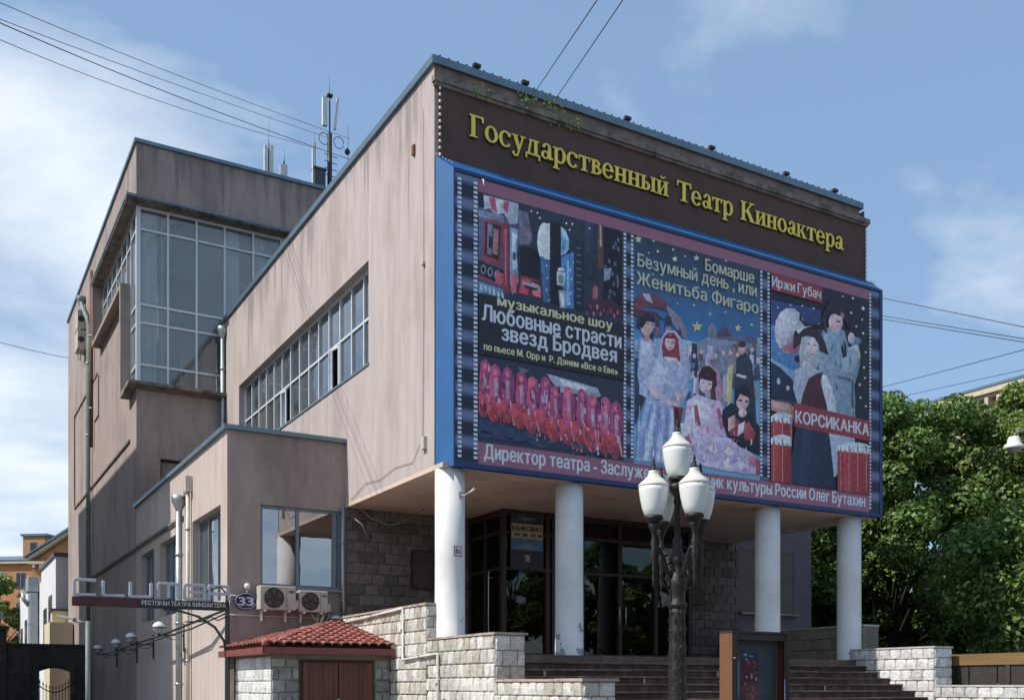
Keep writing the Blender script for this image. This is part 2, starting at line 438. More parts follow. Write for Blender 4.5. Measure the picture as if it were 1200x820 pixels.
# split-face block meshes: unit x (width) and z (height), rock face towards -y
def make_blocks(m, n=4, seed=1):
    out = []
    rnd = random.Random(seed)
    for q in range(n):
        mb = MB(); G = 5
        vs = []
        for j in range(G):
            for i in range(G):
                x = i / (G - 1) - .5; z = j / (G - 1) - .5
                edge = i in (0, G - 1) or j in (0, G - 1)
                x2 = x if i in (0, G - 1) else (x * 1.72 if i != 2 else rnd.uniform(-.12, .12))
                z2 = z if j in (0, G - 1) else (z * 1.66 if j != 2 else rnd.uniform(-.12, .12))
                if edge: x2 += 0; z2 += 0
                inner = i == 2 or j == 2
                vs.append((x2, 0 if edge else -(rnd.uniform(.75, 1.25) if inner else rnd.uniform(.35, .8)), z2))
        fs = []
        for j in range(G - 1):
            for i in range(G - 1):
                a = j * G + i; fs.append((a, a + 1, a + G + 1, a + G))
        mb.add(vs, fs, 0)
        out.append(mb.mesh('split block', m))
    return out

def stone_face(parent, blocks, axis, c, a0, a1, z0, z1, bw, bh, out=-1, skip=(), name='block', proud=.026, rnd=None, top=None, gap=.011, start=0):
    """blocks in running bond on the plane; out is the sign of the outward normal along the axis"""
    rnd = rnd or random.Random(3)
    nrow = max(1, int(round((z1 - z0) / bh))); bh = (z1 - z0) / nrow
    cnt = 0
    for j in range(nrow):
        zz = z1 - (j + 1) * bh; a = a0 - (bw / 2 if (j + start) % 2 else 0)
        while a < a1 - .02:
            x0 = max(a, a0); x1 = min(a + bw, a1); a += bw
            if x1 - x0 < .05: continue
            cx = (x0 + x1) / 2; cz = zz + bh / 2
            if any(s[0] < cx < s[1] and s[2] < cz < s[3] for s in skip): continue
            w = x1 - x0 - gap; h = bh - gap
            d = proud * rnd.uniform(.75, 1.35)
            if axis == 'v': loc = (cx, c, cz); rz = 0 if out < 0 else math.pi
            else: loc = (c, cx, cz); rz = -math.pi / 2 if out < 0 else math.pi / 2
            inst(name, rnd.choice(blocks), parent, loc, (0, 0, rz), (w, d, h)); cnt += 1
    return cnt
B_LIT = make_blocks(STONE_LIT, 5, 1); B_GREY = make_blocks(STONE_GREY, 5, 2); B_PALE = make_blocks(STONE_PALE, 5, 3); B_BOOTH = make_blocks(STONE_BOOTH, 4, 4)

# ------------------------------------------------------------------ ground
def struct(name, mb, mats, loc=(0, 0, 0)):
    return mb.build(name, mats, None, loc, kind='structure')
ASPH = mat('asphalt', (.055, .055, .056), .92, var=.25, scale=2.5, bump=.4, bscale=70, stain=(.08, .078, .075), stain_scale=.4, stain_amt=.6)
PAVE = mat('pavement slabs', (.24, .235, .225), .93, var=.15, scale=3, bump=.25, per=.08)
EARTH = mat('dry ground', (.12, .11, .09), .98, var=.25, scale=.3)
KERB = mat('granite kerb', (.30, .295, .29), .85, var=.12, scale=9)
struct('ground', MB().box(-900, 900, -900, 900, -1.0, -.02), EARTH)
struct('street', MB().box(-300, 300, -24.0, -11.2, -.018, 0), ASPH)
struct('pavement', MB().box(-300, -2.9, -11.0, 28.0, -.014, .12).box(-2.9, 60, -11.0, -.2, -.014, .12), PAVE)
struct('kerb', MB().box(-300, 300, -11.2, -11.0, -.016, .13), KERB)
struct('road_marking', MB().box(-200, 200, -17.65, -17.5, .002, .005), mat('white road paint', (.6, .6, .58), .8, var=.2, scale=8))
struct('far_pavement', MB().box(-300, 300, -30, -24, -.014, .12), PAVE)

# ------------------------------------------------------------------ theatre building (origin at the foot of the front left corner)
TH = thing('theatre_building', 'large mauve stucco theatre with white columns, stepped tower and billboard front', 'theatre')
SU = -2.84      # plane of the tower and annex sides
# main block
mb = MB(); wall(mb, 'u', 0.0, 0.0, 16.7, 5.95, 13.93, [(3.48, 14.7, 8.95, 11.3)], .28, 1)
mb.build('side_wall', STUCCO, TH)
mb = MB()
mb.quad((0.001, 0, 5.95), (12.4, 0, 5.95), (12.4, 0, 13.5), (0.001, 0, 13.5))
mb.quad((12.4, 0, 5.95), (12.4, 22, 5.95), (12.4, 22, 13.93), (12.4, 0, 13.93))
mb.quad((0, 22, 5.95), (12.4, 22, 5.95), (12.4, 22, 13.93), (0, 22, 13.93))
mb.build('front_wall', STUCCO, TH)
MB().box(0.001, 12.22, 0.012, .2, 13.5, 13.93).build('parapet_band', BAND, TH)
MB().box(.06, 12.40, -.05, .011, 11.95, 13.48).build('sign_fascia', BROWN, TH)
mb = MB().box(-.06, 12.46, -.14, .0, 13.54, 13.66).box(-.03, 12.43, -.10, -.002, 13.48, 13.539)
mb.build('ledge', LEDGE, TH)
MB().box(0.2, 12.2, .2, 22, 13.70, 13.80).build('roof', ROOFM, TH)
mb = MB().box(-.07, 12.3, -.06, .02, 13.93, 14.08).box(-.07, .02, .021, 16.6, 13.93, 14.08).box(-.05, 12.28, -.04, .3, 14.081, 14.10).box(-.05, .3, .301, 16.6, 14.081, 14.10)
mb.box(12.2, 12.3, .021, 22, 13.93, 14.08)
mb.build('parapet_flashing', FLASH, TH)
# strip window of the side wall
al = [3.48 + .8014 * k for k in range(15)]
W = glazing(TH, 'u', .24, al, [8.97, 10.17, 11.28], WFRAME, GLASS_S, .055, .09, skip={(3, 0), (8, 0)}, edge=.07)
def sash(v0, w, z0, h, ang):
    t = MB(); b = .05
    t.box(-.02, .02, 0, b, 0, h).box(-.02, .02, w - b, w, 0, h).box(-.018, .018, b, w - b, 0, b).box(-.018, .018, b, w - b, h - b, h)
    o = t.build('open_casement', WFRAME, W, (.20, v0, z0)); o.rotation_euler = (0, 0, R(ang))
sash(al[3] + .04, .42, 9.0, 1.1, 9); sash(al[8] + .40, .36, 9.0, 1.1, 7)
mb = MB().box(-.03, .27, 3.44, 14.74, 8.90, 8.949); mb.build('window_sill', WFRAME_D, TH)
# room behind the strip window
mb = MB().box(.9, 4.0, 3.3, 14.9, 8.6, 8.7).box(.9, 4.0, 3.3, 14.9, 11.6, 11.7).box(3.9, 4.0, 3.3, 14.9, 8.7, 11.6)
mb.box(.45, 3.9, 3.2, 3.3, 8.6, 11.7).box(.45, 3.9, 14.9, 15.0, 8.6, 11.7)
mb.build('room', ROOMB, TH)
mb = MB()
for v0, v1 in ((3.9, 4.3), (5.9, 6.35), (7.4, 7.75), (10.1, 10.6), (12.9, 13.3)):
    n = 8
    for k in range(n):
        a = v0 + (v1 - v0) * k / n; b = v0 + (v1 - v0) * (k + 1) / n
        d = .50 + (.04 if k % 2 else 0); e = .50 + (0 if k % 2 else .04)
        mb.quad((d, a, 8.8), (e, b, 8.8), (e, b, 11.5), (d, a, 11.5))
mb.build('curtain', CURT, TH)
# soffit over the porch
MB().box(.0, 12.4, -.38, 4.96, 5.86, 5.949).build('soffit', SOFFIT, TH)

# tower
mb = MB()
wall(mb, 'u', SU, 16.7, 35.8, 0, 19.4, [(16.7, 17.9, 11.45, 17.35), (17.9, 24.7, 15.12, 17.35)], .30, 1)
mb.build('tower_side_wall', STUCCO_T, TH)
mb = MB()
wall(mb, 'v', 16.7, SU, 8.0, 0, 19.4, [(SU, 2.95, 11.45, 17.35), (-2.08, -.2, 7.9, 9.1)], .30, 1)
mb.quad((8, 16.7, 0), (8, 35.8, 0), (8, 35.8, 19.4), (8, 16.7, 19.4))
mb.quad((SU, 35.8, 0), (8, 35.8, 0), (8, 35.8, 19.4), (SU, 35.8, 19.4))
mb.build('tower_front_wall', STUCCO_T, TH)
MB().box(SU + .02, 7.98, 16.72, 35.78, 19.1, 19.2).build('tower_roof', ROOFM, TH)
mb = MB().box(SU - .07, 8.05, 16.62, 16.78, 19.4, 19.52).box(SU - .07, SU + .12, 16.781, 35.87, 19.4, 19.52).box(7.9, 8.05, 16.781, 35.87, 19.4, 19.52)
mb.build('tower_flashing', FLASH, TH)
# glazed corner of the tower
fl = [-2.757, -1.836, -.902, .043, 1.03, 2.029, 2.93]
zl = [11.50, 12.14, 13.52, 14.12, 16.60, 17.30]
glazing(TH, 'v', 16.76, fl, zl, WFRAME, GLASS_T, .07, .10, jig=.12)
glazing(TH, 'u', SU + .06, [16.80, 17.86], zl, WFRAME, GLASS_T, .06, .10, jig=.2)
sl = [17.94 + (24.66 - 17.94) * k / 6 for k in range(7)]
glazing(TH, 'u', SU + .12, sl, [15.16, 16.60, 17.30], WFRAME, GLASS_T, .06, .10, jig=.3)
MB().box(SU + .0, SU + .14, 16.72, 16.86, 11.45, 17.35).build('corner_post', WFRAME, TH)
# sill box, fin, canopy of the tower glazing
mb = MB()
mb.box(SU - .32, SU + .02, 17.88, 24.72, 14.98, 15.14)               # long sill
mb.box(SU - .32, SU + .02, 24.72, 24.90, 14.98, 17.36)               # far cheek
mb.box(SU - .32, SU - .002, 17.88, 18.10, 11.28, 14.979)             # near fin
mb.build('window_surround', STUCCO_T, TH)
mb = MB()
mb.prism([(17.87, 11.22), (16.25, 11.36), (16.25, 11.46), (17.87, 11.46)], 'x', SU - .32, SU - .001)
mb.prism([(16.25, 11.36), (16.69, 11.28), (16.69, 11.46), (16.25, 11.46)], 'x', SU, 3.0)
mb.build('bottom_ledge', LEDGE, TH)
mb = MB()
mb.box(SU - .34, SU - .003, 16.30, 24.95, 17.37, 17.52).box(SU - .36, SU + 5.9, 16.28, 16.69, 17.375, 17.46).box(SU - .30, SU + 5.9, 16.40, 16.69, 17.461, 17.56)
mb.build('canopy', LEDGE, TH)
MB().box(SU - .37, SU - .341, 16.26, 24.97, 17.45, 17.54).box(SU - .37, SU + 5.9, 16.25, 16.279, 17.42, 17.475).build('canopy_edge', FLASH, TH)
# inside of the glazed corner
mb = MB().box(-2.6, 3.0, 17.3, 24, 11.25, 11.4).box(-2.6, 3.0, 17.3, 24, 17.5, 17.6).box(2.95, 3.05, 16.9, 24, 11.4, 17.5).box(-2.6, 3.0, 23.9, 24.0, 11.4, 17.5)
mb.box(-1.6, -1.3, 19.6, 19.9, 11.4, 17.5).box(.6, .9, 19.6, 19.9, 11.4, 17.5).box(-.5, 2.9, 21.0, 21.1, 11.4, 14.0)
mb.build('stair_hall', ROOMB, TH)
mb = MB()
for a0, a1, v in ((-2.62, -2.15, 16.95), (.10, .60, 16.95), (1.08, 1.5, 16.95), (2.1, 2.5, 16.95), (-2.0, -1.9, 17.1)):
    n = 8
    for k in range(n):
        a = a0 + (a1 - a0) * k / n; b = a0 + (a1 - a0) * (k + 1) / n
        d = v + (.04 if k % 2 else 0); e = v + (0 if k % 2 else .04)
        mb.quad((a, d, 11.5), (b, e, 11.5), (b, e, 17.3), (a, d, 17.3))
mb.build('curtain', CURT, TH)
mb = MB()     # dark curved sheet standing in for the curve reflected in the glass
n = 16
for k in range(n):
    a = -1.8 + 1.9 * k / n; b = -1.8 + 1.9 * (k + 1) / n
    f = lambda x: 16.55 - 1.1 * (1 - ((x + .85) / .95) ** 2)
    mb.quad((a, 17.4, f(a) + .0), (b, 17.4, f(b) + .0), (b, 17.4, 17.35), (a, 17.4, 17.35))
mb.build('reflected_curve', mat('blue grey drape', (.10, .12, .16), .95), TH)
mb = MB().box(-2.0, -.3, 17.0, 17.05, 8.0, 9.05).box(-1.2, -1.15, 16.96, 16.999, 8.0, 9.05)
mb.build('blind_window', STUCCO_T, TH)
# grooves and shallow ledges of the tower side
mb = MB()
mb.box(SU - .06, SU + .01, 17.9, 33.0, 9.80, 9.88)
mb.box(SU - .05, SU + .01, 25.6, 33.0, 14.12, 14.22)
mb.box(SU - .05, SU + .01, 33.0, 33.12, 9.80, 14.22)
mb.box(SU - .08, SU + .01, 9.5, 28.4, 6.02, 6.08).box(SU - .05, SU + .01, 9.5, 28.4, 5.97, 6.019)
mb.build('string_course', LEDGE, TH)
MB().box(SU - .05, SU + .005, 25.2, 26.4, 12.4, 14.0).build('wall_patch', STUCCO_T, TH)

# annex
mb = MB()
wall(mb, 'u', SU, 4.96, 16.7, 0, 7.40, [(5.57, 8.5, 3.55, 5.78), (10.3, 12.8, 3.55, 5.72), (13.7, 15.9, 3.55, 5.72)], .26, 1)
mb.build('annex_side_wall', mat('warm stucco of the annex', (.49, .42, .38), .93, var=.15, scale=4.2, stretch=(1, 1, .12), bump=.35, bscale=60, stain=(.42, .34, .30), stain_scale=.8, stain_amt=.7), TH)
mb = MB()
wall(mb, 'v', 4.96, SU, 0.0, 0, 7.40, [(-2.08, -.10, 3.86, 5.76)], .14, 1)
mb.build('annex_front_wall', STUCCO_T, TH)
MB().box(SU + .05, -.02, 5.0, 16.68, 7.2, 7.3).build('annex_roof', ROOFM, TH)
MB().box(SU - .09, -.002, 4.86, 5.02, 7.40, 7.50).box(SU - .09, SU + .10, 5.021, 16.85, 7.40, 7.50).build('annex_flashing', FLASH, TH)
WA = glazing(TH, 'v', 5.06, [-2.05, -1.17, -.27, -.13], [3.90, 5.73], WFRAME_D, GLASS_A, .07, .08, jig=.4, edge=.08)
MB().box(-2.14, -.04, 4.86, 5.0, 3.80, 3.858).build('window_sill', WFRAME_D, TH)
for a0, a1, zt in ((5.57, 8.5, 5.78), (10.3, 12.8, 5.72), (13.7, 15.9, 5.72)):
    n = 3
    glazing(TH, 'u', SU + .22, [a0 + .03 + (a1 - a0 - .06) * k / n for k in range(n + 1)], [3.58, zt - .03], WFRAME_D, GLASS_S, .06, .08, jig=.3)
    mb = MB(); q = 22
    for k in range(q):
        a = a0 + (a1 - a0) * k / q; b = a0 + (a1 - a0) * (k + 1) / q
        d = SU + .33 + (.05 if k % 2 else 0); e = SU + .33 + (0 if k % 2 else .05)
        mb.quad((d, a, 3.5), (e, b, 3.5), (e, b, 5.8), (d, a, 5.8))
    mb.build('curtain', CURT, TH)
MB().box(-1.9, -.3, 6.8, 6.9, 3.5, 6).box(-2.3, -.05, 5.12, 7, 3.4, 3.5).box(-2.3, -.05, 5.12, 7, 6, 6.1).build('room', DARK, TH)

# porch: floor, back wall of stone, entrance screen
MB().box(-.2, 12.0, -.55, 4.96, 0, 2.16).build('porch_base', MORTAR, TH)
GRAN = mat('brown granite', (.10, .058, .045), .55, var=.35, scale=14, stain=(.17, .12, .10), stain_scale=6, stain_amt=.5, per=.25)
MB().box(-.2, 12.0, -.55, 4.96, 2.161, 2.20).build('porch_floor', GRAN, TH)
mb = MB().quad((0.0, 4.965, 0), (15.7, 4.965, 0), (15.7, 4.965, 5.95), (0.0, 4.965, 5.95))
mb.build('stone_backing', MORTAR, TH)
rb = random.Random(7)
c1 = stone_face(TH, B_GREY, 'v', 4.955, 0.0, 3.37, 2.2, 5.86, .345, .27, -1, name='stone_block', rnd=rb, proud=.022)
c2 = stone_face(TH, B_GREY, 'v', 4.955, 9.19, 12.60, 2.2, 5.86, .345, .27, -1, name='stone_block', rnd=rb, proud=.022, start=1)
# wing to the right of the porch
mb = MB()
wall(mb, 'v', 4.95, 12.60, 15.70, 0, 8.0, [(12.72, 14.93, 3.80, 5.72)], .22, 1)
mb.quad((15.7, 4.95, 0), (15.7, 20, 0), (15.7, 20, 8), (15.7, 4.95, 8)).quad((12.4, 4.96, 8), (15.7, 4.96, 8), (15.7, 20, 8), (12.4, 20, 8)).quad((12.4, 20, 0), (15.7, 20, 0), (15.7, 20, 8), (12.4, 20, 8))
mb.build('wing_wall', mat('lilac grey stucco', (.17, .145, .165), .93, var=.1, scale=3, stretch=(1, 1, .2), bump=.3), TH)
WW = glazing(TH, 'v', 5.12, [12.75, 13.85, 14.90], [3.84, 5.69], DOORB, GLASS_D, .07, .08, jig=.3, edge=.10)
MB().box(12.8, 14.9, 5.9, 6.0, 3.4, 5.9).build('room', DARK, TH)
MB().box(12.62, 15.02, 4.80, 5.0, 3.73, 3.795).build('window_sill', GALV, TH)
mb = MB()
for k in range(9):                       # wavy security grille
    x = 12.85 + k * .245
    mb.tube([(x + .055 * math.sin(j * .9 + (k % 2) * math.pi), 5.03, 3.86 + j * .115) for j in range(17)], .011, 5)
mb.box(12.75, 14.9, 5.02, 5.04, 3.86, 3.88).box(12.75, 14.9, 5.02, 5.04, 5.66, 5.68)
mb.build('grille', mat('pale green grille paint', (.24, .30, .24), .6), TH)

# entrance screen: dark frames and glass
EN = MB()
ul = [3.37, 4.62, 4.80, 5.66, 6.84, 8.02, 9.19]
for a in ul: EN.box(a - .06, a + .06, 3.12, 3.24, 2.2, 5.86)
for z, h in ((2.28, .16), (4.42, .07), (5.30, .08), (5.78, .15)):
    EN.box(3.33, 9.23, 3.13, 3.23, z - h / 2, z + h / 2)
for v in (4.05, 4.9): EN.box(3.33, 3.43, v - .05, v + .05, 2.2, 5.86)
for z, h in ((2.28, .16), (4.42, .07), (5.30, .08), (5.78, .15)):
    EN.box(3.335, 3.425, 3.24, 4.94, z - h / 2, z + h / 2)
EN.box(9.15, 9.25, 3.24, 4.94, 2.2, 5.86)
SCR = EN.build('entrance_screen', DOORB, TH)
gb = unit_box(GLASS_D)
for i in range(len(ul) - 1):
    w = ul[i + 1] - ul[i] - .12
    if w < .2: continue
    for z0, z1 in ((2.36, 4.385), (4.455, 5.26), (5.34, 5.71)):
        t = R(random.uniform(-.5, .5))
        inst('pane', gb, SCR, ((ul[i] + ul[i + 1]) / 2, 3.19, (z0 + z1) / 2), (t, 0, R(random.uniform(-.4, .4))), (w, .01, z1 - z0))
for v0, v1 in ((3.24, 4.0), (4.10, 4.85)):
    for z0, z1 in ((2.36, 4.385), (4.455, 5.26), (5.34, 5.71)):
        inst('pane', gb, SCR, (3.38, (v0 + v1) / 2, (z0 + z1) / 2), (0, 0, 0), (.01, v1 - v0, z1 - z0))
hm = MB().tube([(0, -.10, -.55), (0, -.12, -.5), (0, -.12, .5), (0, -.10, .55)], .018, 8).tube([(0, -.11, -.45), (0, 0, -.45)], .012, 6).tube([(0, -.11, .45), (0, 0, .45)], .012, 6).mesh('door handle', GALV)
for x in (5.56, 6.74, 6.94): inst('door_handle', hm, SCR, (x, 3.13, 3.35), (0, 0, 0), (1, 1, .45))
inst('door_handle', hm, SCR, (3.33, 3.62, 3.5), (0, 0, R(-90)), (1, 1, 1.6))
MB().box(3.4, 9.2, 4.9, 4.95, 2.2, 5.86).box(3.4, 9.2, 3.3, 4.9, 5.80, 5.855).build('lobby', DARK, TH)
# columns
cm = MB().lathe([(.315, 0), (.315, .02), (.305, .03), (.300, 1.8), (.300, 3.66)], n=36).mesh('column shaft', COLUMN)
for x in (.295, 3.14, 8.88, 11.71):
    inst('column', cm, TH, (x, -.10, 2.20))
bm_ = MB().box(-.05, .05, -.02, .0, -.07, .07).tube([(0, -.02, 0), (.02, -.12, -.02), (.14, -.22, .07)], .012, 6).tube([(.10, -.19, .03), (.17, -.26, .10)], .028, 8)
bm_.build('lamp_bracket', GRIMEW, TH, (.40, -.38, 5.33))
MB().box(-.09, .09, -.006, 0, -.10, .10).box(-.075, .075, -.008, -.0065, -.085, .085, 1).box(-.05, -.01, -.010, -.0085, -.05, .05, 0).box(.01, .05, -.010, -.0085, -.05, .02, 0).build('sticker', [mat('sticker purple', lin('6a4a70', 1.4)), mat('sticker white', (.6, .58, .6))], TH, (.32, -.402, 4.22))
MB().box(1.71, 2.32, 4.86, 4.93, 3.98, 4.95).box(1.75, 2.28, 4.853, 4.859, 4.02, 4.91, 1).build('plaque', [mat('dark bronze', (.05, .03, .025), .5, metal=.4), mat('bronze face', (.075, .045, .04), .4, metal=.5, var=.3, scale=9)], TH)
MB().box(10.65, 11.23, 4.86, 4.93, 3.94, 4.40).box(10.68, 11.2, 4.853, 4.859, 3.97, 4.37, 1).build('plaque', [MATS['dark bronze'], MATS['bronze face']], TH)

# ------------------------------------------------------------------ text helper
from mathutils.geometry import interpolate_bezier, tessellate_polygon
GLY = {}
def _pieces(polys):
    return [(p, [(0, i, i + 1) for i in range(1, len(p) - 1)]) for p in polys]
_ya = [[(.40, 0), (.50, 0), (.50, .545), (.40, .545)], [(.04, 0), (.155, 0), (.30, .23), (.20, .25)], [(.20, .20), (.42, .20), (.42, .285), (.20, .285)], [(.20, .46), (.42, .46), (.42, .545), (.20, .545)]]
for _k in range(8):
    _a0, _a1 = R(90 + 180 * _k / 8), R(90 + 180 * (_k + 1) / 8)
    _ya.append([(.22 + rx * math.cos(a), .3725 + ry * math.sin(a)) for a, rx, ry in ((_a0, .175, .1725), (_a1, .175, .1725), (_a1, .08, .0875), (_a0, .08, .0875))])
GLY['я'] = _pieces(_ya)
GLY['М'] = _pieces([[(.09, 0), (.19, 0), (.19, .728), (.09, .728)], [(.69, 0), (.79, 0), (.79, .728), (.69, .728)], [(.12, .728), (.22, .728), (.48, .10), (.40, .02)], [(.66, .728), (.76, .728), (.48, .02), (.40, .10)]])
def glyph_shape(ch):
    """outline pieces of one character of the built-in font: [(verts2d, tris)], advance box"""
    if ch in GLY: return GLY[ch]
    c = bpy.data.curves.new('text', 'FONT'); c.body = ch; c.fill_mode = 'NONE'
    o = bpy.data.objects.new('text', c); COL.objects.link(o)
    dg = bpy.context.evaluated_depsgraph_get()
    cu = o.evaluated_get(dg).to_curve(dg)
    loops = []
    for sp in cu.splines:
        P = []
        if sp.type == 'BEZIER':
            bp = sp.bezier_points; n = len(bp)
            for i in range(n):
                p, q = bp[i], bp[(i + 1) % n]
                straight = (p.handle_right - p.co).length < 1e-5 and (q.handle_left - q.co).length < 1e-5
                P += [v.to_2d() for v in interpolate_bezier(p.co, p.handle_right, q.handle_left, q.co, 2 if straight else 5)[:-1]]
        else: P = [v.co.to_2d() for v in sp.points]
        Q = []
        for v in P:
            if not Q or (v - Q[-1]).length > 1e-4: Q.append(v)
        if len(Q) > 2 and (Q[0] - Q[-1]).length < 1e-4: Q.pop()
        if len(Q) > 2:
            A = sum(Q[i].x * Q[(i + 1) % len(Q)].y - Q[(i + 1) % len(Q)].x * Q[i].y for i in range(len(Q))) / 2
            loops.append((Q, A))
    bpy.data.objects.remove(o); bpy.data.curves.remove(c)
    if not loops: GLY[ch] = []; return []
    sg = 1 if max(loops, key=lambda l: abs(l[1]))[1] > 0 else -1
    outs = [l[0] for l in loops if l[1] * sg > 0]; holes = [l[0] for l in loops if l[1] * sg <= 0]
    def inside(p, poly):
        r = False
        for i in range(len(poly)):
            a, b = poly[i], poly[i - 1]
            if (a.y > p.y) != (b.y > p.y) and p.x < (b.x - a.x) * (p.y - a.y) / (b.y - a.y) + a.x: r = not r
        return r
    res = []
    for Q in outs:
        H = [h for h in holes if all(inside(v, Q) for v in h)]
        pl = [[v.to_3d() for v in Q]] + [[v.to_3d() for v in h] for h in H]
        flat = [(v.x, v.y) for l in pl for v in l]
        res.append((flat, tessellate_polygon(pl)))
    GLY[ch] = res
    return res
def text_mesh(s, u0, u1, zb, cap, mats, y, bold=.0, spacing=1.0, name='lettering', parent=None):
    W = []; x = 0; mb = MB()
    offs = [(0, 0)] + ([(-bold, 0), (bold, 0), (-bold * .6, bold * .4), (bold * .6, -bold * .4)] if bold else [])
    place = []
    for ch in s:
        if ch == ' ': x += .27; continue
        g = glyph_shape(ch)
        xs = [p[0] for f, t in g for p in f]
        if not xs: x += .3; continue
        lo, hi = min(xs), max(xs)
        place.append((g, x - lo)); x += hi - lo + (.085 + bold) * spacing
    tot = x - (.085 + bold) * spacing; k = (u1 - u0) / tot; kz = cap / .728
    for g, dx0 in place:
        for oi_, (flat, tris) in enumerate(g):
            for i, (dx, dz) in enumerate(offs):
                yy = y - .0003 * i - .0015 * oi_
                mb.add([(u0 + (p[0] + dx0 + dx) * k, yy, zb + (p[1] + dz) * kz) for p in flat], tris)
    return mb.build(name, mats, parent, kind='stuff')

# cash machine notice behind the entrance glass
NT = thing('wall_notice', 'tall cash machine notice in the top left panel of the entrance screen', 'notice', (4.0, 3.10, 4.42))
MB().box(-.47, .47, -.012, .0, 0, 1.36).build('board', mat('notice grey', (.05, .05, .055)), NT)
MB().box(-.45, .45, -.016, -.0125, .74, 1.10).build('cream_panel', mat('notice cream', (.42, .36, .26)), NT)
MB().box(-.45, .45, -.016, -.0125, .45, .735).build('blue_panel', mat('notice blue', (.10, .19, .32), var=.3, scale=4), NT)
text_mesh('БАНКОМАТ', -.43, .43, .93, .12, mat('print black', (.01, .01, .01)), -.018, .03, parent=NT)
text_mesh('ГЛОБЭКС', -.26, .22, 1.19, .07, mat('print pale', (.35, .35, .34)), -.018, .01, parent=NT)
mb = MB()
for k, x in enumerate((-.36, -.13, .10, .30)): mb.box(x, x + .14, -.018, -.0165, .80, .86, k % 2)
mb.box(-.28, .22, -.018, -.0165, .52, .545, 2).box(-.15, .15, -.018, -.0165, .58, .60, 2)
mb.prism([(-.08, .16), (-.03, .26), (-.08, .34), (.08, .34), (.06, .24), (.09, .16), (.02, .20), (-.02, .20)], 'y', -.018, -.0125, 2)
mb.build('print', [mat('print brown', (.18, .08, .03)), mat('print navy', (.03, .03, .09)), MATS['print pale']], NT, kind='stuff')

